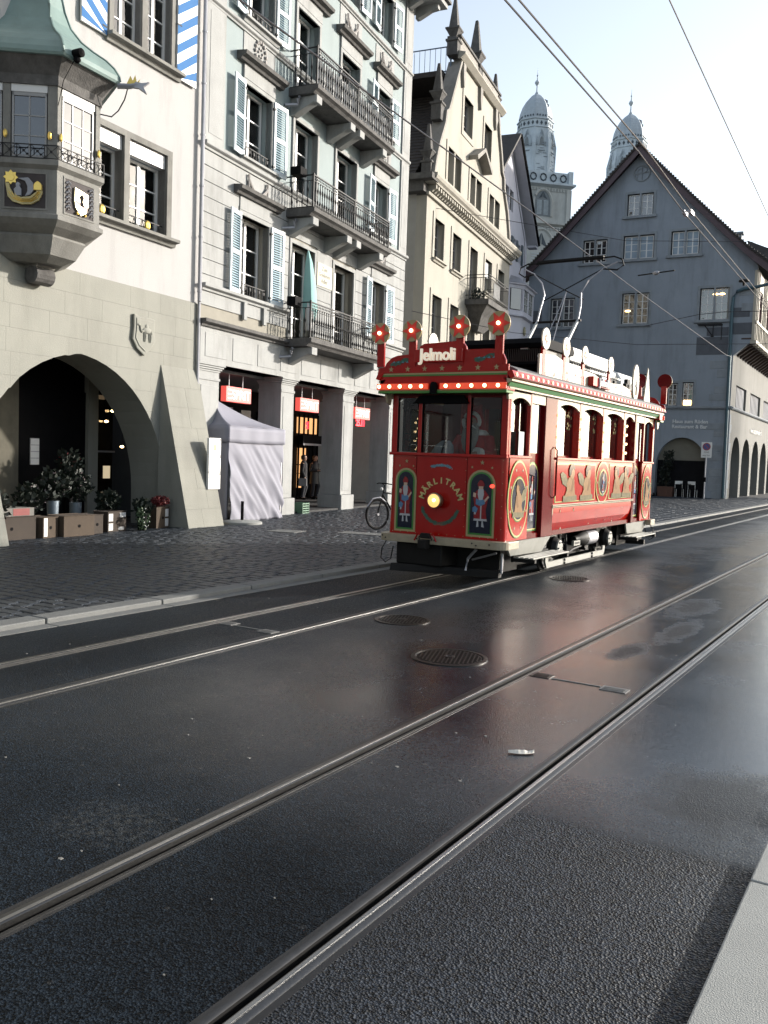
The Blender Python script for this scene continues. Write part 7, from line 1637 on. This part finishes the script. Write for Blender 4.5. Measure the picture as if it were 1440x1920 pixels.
    nb = R(3.05, 3.95); P_('name_box', MB(X).box(nb[0], nb[1], -.09, -.005, 2.93, 3.08), M_lred, br, bevel=.006)
    if side > 0: o = put('lettering', textmesh('Jelmoli', .17, .012, M_curt, bold=.006), br); o.matrix_local = X @ Matrix.Translation(((nb[0] + nb[1]) / 2 + .05, -.103, 2.955))
# roof gear: resistor box, rounded covers, pantograph
rb = P_('resistor_box', MB().box(-.75, .62, 1.7, 2.9, 3.40, 3.44), M_black)
P_('resistor_side', MB().box(-.75, .60, 1.72, 2.88, 3.14, 3.18), M_black, rb); P_('resistor_lid', MB().prof([(1.62, 3.44), (1.7, 3.52), (2.9, 3.52), (2.98, 3.44), (2.94, 3.38), (1.66, 3.38)], -.78, .66), M_black, rb)
fn = MB()
for k in range(44): x = -.73 + k * .031; fn.box(x, x + .012, 1.72, 2.88, 3.18, 3.40)
P_('resistor_fins', fn, M_iron2, rb, kind='stuff')
for x in (-.70, .52): P_('resistor_foot', MB().box(x, x + .08, 1.75, 2.8, 2.98, 3.14), M_run, rb)
M_sil = mat('pale grey sheet metal', (.55, .56, .55), .4, metal=.3, var=.1)
P_('roof_walkway', MB().box(.28, .40, 1.7, 5.6, 3.36, 3.40).box(.55, .62, 1.7, 5.6, 3.24, 3.27), M_sil, kind='stuff')
tr_ = P_('cable_trunking', MB().prof([(2.95, 3.32), (2.95, 3.50), (3.0, 3.55), (5.0, 3.55), (5.0, 3.32)], .38, .60), M_sil, bevel=.02)
mb = MB()
for k in range(16): mb.box(.605, .615, 3.05 + k * .12, 3.10 + k * .12, 3.22, 3.30)
P_('trunking_slots', mb, M_run, tr_, kind='stuff')
P_('switch_box', MB().box(-.15, .42, 5.15, 5.95, 3.0, 3.42), M_sil, bevel=.02); P_('rounded_cover', MB().loft([[(x, y, z) for x, z in ((-.3, 2.98), (.5, 2.98), (.5, 3.32), (.42, 3.44), (.30, 3.48), (-.1, 3.48), (-.24, 3.44), (-.3, 3.32))] for y in (6.05, 7.0)]), M_wfr, bevel=.03)
rn_ = random.Random(4); mb = MB()
for k in range(26): x = .25 + .35 * rn_.random(); y = 1.8 + 5 * rn_.random(); mb.box(x, x + .06, y, y + .06 + .14 * rn_.random(), 3.0 + .1 * rn_.random(), 3.18 + .16 * rn_.random())
P_('roof_fittings', mb, M_run, kind='stuff')
pg = P_('pantograph_base', MB().box(-.42, .42, 2.9, 2.96, 3.42, 3.47).box(-.42, .42, 4.1, 4.16, 3.42, 3.47).box(-.42, -.36, 2.9, 4.1, 3.42, 3.47).box(.36, .42, 2.9, 4.1, 3.42, 3.47), M_sil)
hz_, hy, ey, ez = 5.22, 4.38, 3.88, 4.10
for s_ in (-1, 1):
    P_('lower_arm', MB().tube([(s_ * .36, 3.2, 3.47), (s_ * .365, ey, ez)], .036, 7, .026), M_sil, pg, smooth=True)
    P_('upper_arm', MB().tube([(s_ * .365, ey, ez), (s_ * .36, ey + .12, ez + .26), (s_ * .33, ey + .2, ez + .50), (s_ * .42, ey + .30, ez + .72), (s_ * .62, ey + .42, ez + .92), (s_ * .84, hy, hz_ - .08)], .017, 6, .012), M_zinc, pg, smooth=True)
    P_('cross_stay', MB().tube([(-s_ * .38, ey + .2, ez + .38), (0, ey + .28, ez + .58), (s_ * .62, ey + .42, ez + .92)], .010, 5), M_run, pg)
    P_('collector_horn', MB().tube([(s_ * .55, hy, hz_), (s_ * .78, hy, hz_ + .01), (s_ * .92, hy, hz_ - .05), (s_ * .95, hy, hz_ - .15), (s_ * .84, hy, hz_ - .22), (s_ * .62, ey + .42, ez + .92)], .014, 6), M_run, pg, smooth=True)
P_('elbow_bar', MB().tube([(-.44, ey, ez), (.42, ey, ez)], .022, 7), M_run, pg); P_('thin_stay', MB().tube([(-.05, 3.3, 3.5), (.04, ey + .28, ez + .55)], .008, 4).tube([(.12, 3.3, 3.5), (.04, ey + .28, ez + .55)], .008, 4), M_zinc, pg, kind='stuff')
P_('collector_strip', MB().tube([(-.62, hy, hz_), (-.3, hy, hz_ + .008), (.3, hy, hz_ + .008), (.60, hy, hz_)], .028, 6), M_run, pg); P_('collector_carbon', MB().box(-.60, .60, hy - .025, hy + .025, hz_ + .01, hz_ + .04), M_run, pg)
# interior: bulkheads, benches, poles, driver's desk, bulbs on the inner posts
P_('bulkhead', MB().box(-.84, -.32, 1.34, 1.38, .68, 2.72).box(.36, .84, 1.34, 1.38, .68, 2.72).box(-.32, .36, 1.34, 1.38, 2.45, 2.72), M_redd, kind='stuff'); P_('bulkhead', MB().box(-.84, -.3, 5.86, 5.9, .68, 2.72).box(.36, .84, 5.86, 5.9, .68, 2.72), M_redd, kind='stuff')
for s_ in (-1, 1): P_('bench', MB().box(s_ * .45, s_ * .82, 1.8, 5.75, 1.0, 1.12), mat('bench wood', (.12, .05, .02), .5), bevel=.01)
for x in (-.32, .28):
    for z in (1.85, 2.0, 2.15, 2.30, 2.44): P_('bulb', MB().sphere((x, 1.30, z), .020, 8, 6), M_bulb1, smooth=True)
for x in (.55,):
    for z in (1.86, 2.0, 2.14, 2.28): P_('bulb', MB().sphere((x, 1.9, z), .018, 8, 6), M_bulb1, smooth=True)
P_('controller_stand', MB().lathe([(.14, .69), (.14, 1.62), (.16, 1.66), (.16, 1.72)], (-.12, .32, 0), n=16), M_run, smooth=True)
P_('driver_desk', MB().box(-.80, .80, .08, .18, 1.60, 1.72), M_run)
P_('blue_poster', MB().box(.48, .58, 1.31, 1.325, 2.2, 2.42), mat('blue poster', (.05, .13, .40), .5))
P_('sun_blind', MB().slab([(-.52, 2.44), (.32, 2.44), (.24, 2.55), (-.42, 2.55)], -.05, -.01), M_black)
hb = MB()
for z in (1.86, 1.95, 2.04): hb.tube([(-.78, .3, z), (-.46, .3, z)], .006, 4); hb.tube([(.36, 1.2, z + .03), (.78, 1.2, z + .03)], .006, 4)
P_('guard_bars', hb, M_run, kind='stuff')
sg = MB(); rr_ = random.Random(2)
for k in range(12):
    x = -.74 + .26 * rr_.random(); z = 2.50 - .14 * rr_.random(); r = .012 + .018 * rr_.random(); sg.slab([(x + (r if v % 2 == 0 else r * .42) * math.sin(v * math.pi / 5), z + (r if v % 2 == 0 else r * .42) * math.cos(v * math.pi / 5)) for v in range(10)], .030, .033)
P_('window_stars', sg, M_run, kind='stuff')
# ------------------------------------------------------------ people
def skinned(name, V, E, Rd, m, parent=None, lv=2):
    me = bpy.data.meshes.new(name); bm = bmesh.new(); lay = bm.verts.layers.skin.verify(); vs = [bm.verts.new(v) for v in V]
    for a, b in E: bm.edges.new((vs[a], vs[b]))
    for v, r in zip(vs, Rd): v[lay].radius = (r, r) if isinstance(r, (int, float)) else r
    vs[0][lay].use_root = True
    bm.to_mesh(me); bm.free(); me.materials.append(m); o = put(name, me, parent)
    o.modifiers.new('skin', 'SKIN').use_smooth_shade = True; s = o.modifiers.new('sub', 'SUBSURF'); s.levels = lv; s.render_levels = lv
    return o
def head_mesh(par, c, r, m_skin, m_hair, beard=None, hat=None, look=0.0, haircut=True):
    X = Matrix.Translation(c) @ Matrix.Rotation(look, 4, 'Z')
    mb = MB(X)
    rings = []
    for z, w, d, o in ((-1.25, .42, .45, .1), (-1.0, .50, .62, -.12), (-.7, .68, .86, -.06), (-.3, .78, .98, 0), (.1, .82, 1.04, .02), (.5, .80, 1.0, .06), (.85, .62, .78, .1), (1.08, .25, .3, .1)):
        rings.append([(w * r * math.cos(a), (o + d * math.sin(a)) * r, z * r) for a in [2 * math.pi * k / 12 for k in range(12)]])
    mb.loft(rings); h = mb.build('head', m_skin, par, smooth=True)
    MB(X).loft([[(-.1 * r, -1.0 * r, .1 * r), (.1 * r, -1.0 * r, .1 * r), (.08 * r, -.9 * r, .12 * r), (-.08 * r, -.9 * r, .12 * r)], [(-.16 * r, -1.22 * r, -.25 * r), (.16 * r, -1.22 * r, -.25 * r), (.14 * r, -.9 * r, -.3 * r), (-.14 * r, -.9 * r, -.3 * r)]]).build('nose', m_skin, h)
    for s_ in (-1, 1):
        MB(X).sphere((s_ * .32 * r, -.93 * r, .12 * r), .12 * r, 8, 6).build('eye', M_black, h); MB(X).sphere((s_ * .82 * r, .05 * r, -.1 * r), .22 * r, 8, 6, .4, .7, 1.1).build('ear', m_skin, h)
    MB(X).box(-.25 * r, .25 * r, -.97 * r, -.9 * r, -.60 * r, -.54 * r).build('mouth', mat('lips', (.3, .08, .07), .5), h)
    if haircut: MB(X).loft([[(w * r * math.cos(a), (.12 + d * math.sin(a)) * r + (.25 * r if math.sin(a) < -.2 and z < .5 else 0), z * r) for a in [2 * math.pi * k / 12 for k in range(12)]] for z, w, d in ((-.7, .82, .95), (-.1, .92, 1.05), (.4, .94, 1.10), (.85, .74, .9), (1.18, .3, .36))]).build('hair', m_hair, h, smooth=True)
    return h
def hand(par, p, d, m, s=1.0, side=1):
    """palm and five fingers pointing along d"""
    d = Vector(d).normalized(); up = Vector((0, 0, 1)) if abs(d.z) < .8 else Vector((0, -1, 0)); a = d.cross(up).normalized(); p = Vector(p)
    V = [p, p + d * .05 * s]; E = [(0, 1)]; Rd = [.026 * s, .036 * s]
    for k, (o, l) in enumerate(((-1.5, .062), (-.5, .074), (.5, .068), (1.5, .052))):
        b = p + d * .085 * s + a * o * .019 * s; q = b + d * l * .55 * s; e = q + (d * .6 - up * .5) * l * .55 * s; n = len(V); V += [b, q, e]; E += [(1, n), (n, n + 1), (n + 1, n + 2)]; Rd += [.0095 * s, .0088 * s, .0075 * s]
    b = p + d * .035 * s - a * .035 * s * side; e = b + (d * .6 - a * side * .7) * .045 * s; n = len(V); V += [b, e]; E += [(0, n), (n, n + 1)]; Rd += [.013 * s, .009 * s]
    return V, E, Rd
def pedestrian(loc, rz, label, coat, legs, hairc, arm, bag=False):
    t = thing('person', label, 'person', loc, rz, 'people in the shop arcade'); t.scale = (.88, .88, .88)
    V = [(0, 0, .95), (0, .0, 1.15), (0, .01, 1.38), (0, .0, 1.50), (0, -.01, 1.58),
         (-.10, 0, .88), (-.11, -.02, .50), (-.12, .03, .09), (-.13, -.10, .04), (.10, 0, .88), (.12, -.10, .52), (.13, .0, .09), (.14, -.13, .04)]
    E = [(0, 1), (1, 2), (2, 3), (3, 4), (0, 5), (5, 6), (6, 7), (7, 8), (0, 9), (9, 10), (10, 11), (11, 12)]
    Rd = [(.15, .11), (.135, .10), (.16, .11), (.065, .065), (.05, .05), .09, .062, .042, .035, .09, .062, .042, .035]
    ah = []
    for s_ in (-1, 1):
        n = len(V); sh = (s_ * .19, .01, 1.42)
        el, wr_ = ((s_ * .27, .03, 1.13), (s_ * .26, -.08, .88)) if arm == 0 else ((s_ * .27, .02, 1.14), (s_ * .08, -.22, 1.16))
        V += [sh, el, wr_]; E += [(2, n), (n, n + 1), (n + 1, n + 2)]; Rd += [.062, .046, .03]
        hv, he, hr = hand(None, wr_, Vector(wr_) - Vector(el), None, 1.0, s_); k = len(V); V += [tuple(q) for q in hv]; E += [(n + 2, k)] + [(a + k, b + k) for a, b in he]; Rd += hr
        ah.append((sh, el, wr_))
    skinned('body', V, E, Rd, M_skin, t, 1)
    rg = lambda z, w, d, o=0: [(w * math.cos(a), o + d * math.sin(a), z) for a in [2 * math.pi * k / 14 for k in range(14)]]
    MB().loft([rg(.62, .24, .17), rg(.8, .23, .165), rg(1.0, .20, .15), rg(1.2, .205, .15), rg(1.40, .225, .145), rg(1.49, .15, .11), rg(1.54, .085, .08)]).build('coat', coat, t, smooth=True)
    for sh, el, wr_ in ah: MB().tube([sh, el, Vector(el).lerp(Vector(wr_), .92)], .072, 9, .052).build('sleeve', coat, t, smooth=True)
    for k, (a, b, c) in enumerate((((-.10, 0, .88), (-.11, -.02, .50), (-.12, .03, .10)), ((.10, 0, .88), (.12, -.10, .52), (.13, .0, .10)))):
        MB().tube([a, b, c], .105, 10, .065).build('trouser_leg', legs, t, smooth=True)
    for x, y in ((-.13, -.05), (.14, -.08)): MB().sphere((x, y, .05), .06, 10, 6, .8, 1.9, .8).build('shoe', M_black, t, smooth=True)
    h = head_mesh(t, (0, -.01, 1.66), .105, M_skin, hairc)
    if bag: MB().box(-.36, -.28, -.16, .16, .55, .86).build('bag', mat('grey bag', (.25, .25, .26), .7), t, bevel=.02)
M_coat1 = mat('black wool coat', (.018, .018, .022), .9); M_jean = mat('dark trousers', (.02, .022, .03), .9)
def onB(u, o, z=0): return tuple(Bh.matrix_world @ Vector((u, -o, z)))
pedestrian(onB(5.72, -3.0, .10), Bh.rotation_euler.z + R_(25), 'person in dark coat left of the shop door, carrying a bag', M_coat1, M_jean, mat('dark hair', (.03, .02, .015), .7), 0, True)
pedestrian(onB(6.55, -3.0, .10), Bh.rotation_euler.z + R_(-10), 'person in black jacket standing in front of the shop door with hands joined', mat('black jacket', (.012, .012, .014), .6), M_jean, mat('brown hair', (.05, .03, .02), .7), 1)
# the driver in a red costume, behind the middle post of the windscreen
D_ = thing('person', 'tram driver in red hooded coat with white fur trim and long beard', 'person', (-5.50, 11.42, .69), 0)
M_rc = mat('red velvet', (.50, .012, .014), .85, var=.2, vscale=20); M_ff = mat('white fur', (.95, .93, .9), .95, var=.12, vscale=60, bump=.6, bscale=120); M_brd_ = mat('grey white beard', (.34, .33, .31), .95, var=.2, vscale=50, bump=.8, bscale=90)
V = [(0, .05, .85), (0, .03, 1.05), (0, .0, 1.28), (0, -.02, 1.38), (0, -.04, 1.44), (-.10, .03, .80), (-.11, -.02, .42), (-.11, .03, .06), (-.11, -.08, .03), (.10, .03, .80), (.11, -.02, .42), (.11, .03, .06), (.11, -.08, .03)]
E = [(0, 1), (1, 2), (2, 3), (3, 4), (0, 5), (5, 6), (6, 7), (7, 8), (0, 9), (9, 10), (10, 11), (11, 12)]
Rd = [(.16, .12), (.16, .12), (.18, .12), (.07, .07), (.055, .055), .09, .065, .045, .035, .09, .065, .045, .035]
arms = []
for s_, el, wr_ in ((-1, (-.30, -.12, 1.08), (-.38, -.36, 1.12)), (1, (.32, -.10, 1.05), (.20, -.38, 1.10))):
    n = len(V); sh = (s_ * .20, .0, 1.31); V += [sh, el, wr_]; E += [(2, n), (n, n + 1), (n + 1, n + 2)]; Rd += [.07, .05, .032]
    hv, he, hr = hand(None, wr_, Vector((wr_[0] - el[0], wr_[1] - el[1], -.08)), None, 1.1, s_); k = len(V); V += [tuple(q) for q in hv]; E += [(n + 2, k)] + [(a + k, b + k) for a, b in he]; Rd += hr; arms.append((sh, el, wr_))
skinned('body', V, E, Rd, M_skin, D_, 1)
rg = lambda z, w, d, o=0: [(w * math.cos(a), o + d * math.sin(a), z) for a in [2 * math.pi * k / 16 for k in range(16)]]
MB().loft([rg(.45, .27, .22, .03), rg(.8, .25, .20, .03), rg(1.05, .25, .19, .01), rg(1.25, .25, .16), rg(1.35, .20, .14), rg(1.42, .10, .10)]).build('red_coat', M_rc, D_, smooth=True)
MB().loft([rg(1.34, .19, .14), rg(1.38, .20, .15), rg(1.42, .16, .14), rg(1.44, .11, .11)]).build('fur_collar', M_ff, D_, smooth=True)
for sh, el, wr_ in arms:
    MB().tube([sh, el, Vector(el).lerp(Vector(wr_), .85)], .09, 10, .075).build('red_sleeve', M_rc, D_, smooth=True); a, b = Vector(el).lerp(Vector(wr_), .70), Vector(el).lerp(Vector(wr_), .98); MB().tube([a, (a + b) / 2, b], .085, 10).build('fur_cuff', M_ff, D_, smooth=True)
hd = head_mesh(D_, (0, -.06, 1.53), .11, M_skin, M_brd_, haircut=False, look=R_(-8))
MB().loft([[(w * math.cos(a), y0 + d * math.sin(a), z) for a in [2 * math.pi * k / 14 for k in range(14)]] for z, w, d, y0 in ((1.08, .03, .02, -.20), (1.16, .09, .04, -.20), (1.28, .13, .06, -.18), (1.40, .13, .07, -.15), (1.48, .115, .06, -.12), (1.52, .10, .05, -.10))]).build('beard', M_brd_, hd, smooth=True)
for s_ in (-1, 1): MB().tube([(0, -.19, 1.485), (s_ * .05, -.19, 1.475), (s_ * .09, -.17, 1.44)], .018, 6, .008).build('moustache', M_ff, hd, smooth=True)
MB().loft([[(w * math.cos(a) + x0, y0 + d * math.sin(a), z) for a in [2 * math.pi * k / 14 for k in range(14)]] for z, w, d, x0, y0 in ((1.40, .15, .12, 0, .02), (1.52, .135, .125, 0, -.01), (1.62, .125, .125, 0, -.03), (1.70, .09, .09, .01, -.01), (1.76, .05, .05, .03, .02), (1.79, .02, .02, .06, .04))]).build('red_hood', M_rc, hd, smooth=True)
MB().tube([(.11 * math.cos(a) * 1.12, -.13 + .0 * a, 1.535 + .125 * math.sin(a)) for a in [-.7 + (math.pi + 1.4) * k / 14 for k in range(15)]], .028, 8).build('fur_trim', M_ff, hd, smooth=True)
t = thing('cloth_bag', 'pale grey bag with dark strap standing on the tram desk behind the windscreen', 'bag', (-5.80, 10.99, 1.70))
MB().loft([[(w * math.cos(a) + x, d * math.sin(a), z) for a in [2 * math.pi * k / 12 for k in range(12)]] for z, w, d, x in ((0, .16, .08, 0), (.1, .17, .09, .02), (.19, .13, .08, .05), (.25, .06, .05, .07))]).build('sack', mat('grey white linen', (.34, .36, .40), .85, var=.15, vscale=20), t, smooth=True)
MB().tube([(.04, -.08, .0), (.06, -.09, .12), (.09, -.07, .23), (.11, .0, .24)], .012, 5).build('strap', M_run, t)
# ------------------------------------------------------------ bicycle behind the tram
bk = thing('bicycle', 'dark bicycle parked on the setts, half hidden by the tram front', 'bicycle', (-10.60, 17.1, .045), R_(72))
def wheel_(x):
    w = MB().tube([(x + .33 * math.cos(a), 0, .345 + .33 * math.sin(a)) for a in [2 * math.pi * k / 32 for k in range(33)]], .022, 7).build('tyre', M_black, bk, smooth=True)
    MB().tube([(x + .30 * math.cos(a), 0, .345 + .30 * math.sin(a)) for a in [2 * math.pi * k / 32 for k in range(33)]], .010, 5).build('rim', M_iron, w)
    mb = MB()
    for k in range(18): a = k * math.pi / 9; mb.tube([(x, .02 * (-1) ** k, .345), (x + .30 * math.cos(a), 0, .345 + .30 * math.sin(a))], .0022, 3)
    mb.build('spokes', M_iron, w, kind='stuff'); MB().lathe([(.03, -.04), (.03, .04)], (x, 0, .345), n=10, axis='y').build('hub', M_zinc, w)
wheel_(0); wheel_(1.02)
for pts, nm, r in (([(0, 0, .345), (.16, 0, .84)], 'fork', .016), ([(.15, 0, .78), (.52, 0, .30)], 'down_tube', .02), ([(.17, 0, .84), (.62, 0, .78)], 'top_tube', .016), ([(.52, 0, .30), (.64, 0, .90)], 'seat_tube', .017), ([(.52, 0, .30), (1.02, 0, .345)], 'chain_stay', .013), ([(.62, 0, .78), (1.02, 0, .345)], 'seat_stay', .011), ([(.16, 0, .84), (.19, 0, 1.0), (.12, 0, 1.04)], 'stem', .014), ([(.2, -.28, 1.03), (.12, -.12, 1.05), (.12, .12, 1.05), (.2, .28, 1.03)], 'handlebar', .013)):
    MB().tube(pts, r, 7).build(nm, M_black, bk, smooth=True)
MB().loft([[(.52, -.03, .92), (.52, .03, .92), (.52, .03, .95), (.52, -.03, .95)], [(.78, -.08, .92), (.78, .08, .92), (.78, .08, .97), (.78, -.08, .97)]]).build('saddle', M_black, bk, bevel=.015)
MB().lathe([(.09, -.03), (.09, -.02)], (.52, 0, .30), n=20, axis='y').build('chainring', M_zinc, bk)
for s_ in (-1, 1): MB().tube([(.52, s_ * .04, .30), (.52 + s_ * .15, s_ * .06, .24), (.52 + s_ * .15, s_ * .14, .24)], .010, 5).build('pedal_crank', M_zinc, bk)
MB().tube([(-.3, 0, .52), (-.15, 0, .70), (.06, 0, .73), (.25, 0, .62)], .018, 5).build('mudguard', M_zinc, bk)
MB().sphere((.10, 0, .92), .035, 8, 6).build('front_lamp', M_curt, bk)
bs = MB()
t = thing('utility_cover', 'small pale square cover set in the setts in front of the shop arcade', 'ground cover', (-11.55, 15.0, .046), R_(12)); MB().box(-.32, .32, -.3, .3, 0, .012).build('plate', M_kerb, t, bevel=.004)
t = thing('utility_cover', 'pale flat cover strip in the setts beside the bicycle wheel', 'ground cover', (-10.2, 15.9, .046), R_(12)); MB().box(-.5, .5, -.25, .25, 0, .010).build('plate', M_kerb, t, bevel=.004)
# ------------------------------------------------------------ overhead wires
def wire(pts, r, label, group=None, m=None, nm='overhead_wire'):
    o = MB().tube(pts, r, 6).build(nm, m or mat('dark copper wire', (.06, .055, .06), .35, metal=.6), smooth=True); tag(o, label, 'overhead wire', group); return o
wire([(-3.05, 4.5, 5.3), (-3.08, 10.4, 5.3), (-3.20, 13.2, 5.3), (-3.33, 22, 5.3), (-3.4, 60, 5.3)], .0085, 'left one of the twin contact wires running over the near track')
wire([(-2.955, 4.5, 5.3), (-2.99, 10.4, 5.31), (-3.10, 13.2, 5.31), (-3.25, 22, 5.31), (-3.35, 60, 5.3)], .0085, 'right one of the twin contact wires running over the near track')
wire([(-1.86, 4.5, 5.3), (-1.94, 7.16, 5.3), (-2.18, 13.8, 5.3), (-2.5, 22, 5.3), (-3.0, 60, 5.3)], .006, 'thin single wire high at the right, apart from the twin wires')
wire([(-4.85, 3.2, 5.3), (-4.93, 5.6, 5.3), (-5.01, 8.22, 5.3), (-5.14, 12.3, 5.3), (-5.37, 18, 5.3), (-5.75, 30, 5.3), (-9.3, 50.1, 7.6)], .0085, 'contact wire over the far track, crossing the facades and touching the pantograph')
cl = thing('wire_clamp', 'small twin clamp joining the two parallel contact wires', 'wire clamp', (-3.17, 13.2, 5.3))
for x in (-.03, .06): MB().box(x - .02, x + .02, -.10, .10, -.02, .03).build('clamp', M_zinc, cl)
MB().tube([(-.04, 0, .03), (.07, 0, .03)], .012, 5).build('spacer', M_zinc, cl)
import_pts = [((-16.2, 28.2, 9.1), (-12.9, 30.0, 8.75), (-5.4, 34.0, 8.6), (6, 40, 8.9))]
wire([(-15.9, 27.5, 6.85), (-13.8, 31.5, 6.55), (-10.5, 36.5, 6.6), (-5.7, 40, 6.9), (-2.0, 44, 7.4), (9, 52, 8.2)], .012, 'span wire from the cream house across the street below the small balcony')
wire([(-16.4, 29.5, 11.0), (-11.0, 36.0, 10.7), (-4.5, 40, 10.9), (4, 45, 11.3)], .010, 'thin upper span wire from the cornice of the cream house')
wire([(-9.5, 34, 6.95), (-8.0, 36, 7.6), (-7.2, 36.6, 7.75), (3.0, 41.0, 8.1)], .014, 'curved pull-off arm and wire in front of the grey house right window')
s_ = thing('wire_insulator', 'dark insulator rod with pale middle hanging before the grey gable, right of the pantograph', 'insulator', (-8.1, 30, 8.05), R_(-25))
MB().tube([(-.75, 0, 0.03), (.75, 0, -.03)], .022, 6).build('rod', M_run, s_); MB().lathe([(.03, -.12), (.07, -.05), (.07, .05), (.03, .12)], n=10, axis='x').build('porcelain', M_zinc, s_)
s_ = thing('wire_insulator', 'small dark bell shaped hanger before the grey gable near the middle right window', 'insulator', (-6.05, 34, 8.35), 0)
MB().lathe([(.04, -.14), (.05, -.02), (.18, 0), (.18, .05), (.05, .1)], n=12).build('bell', M_run, s_)
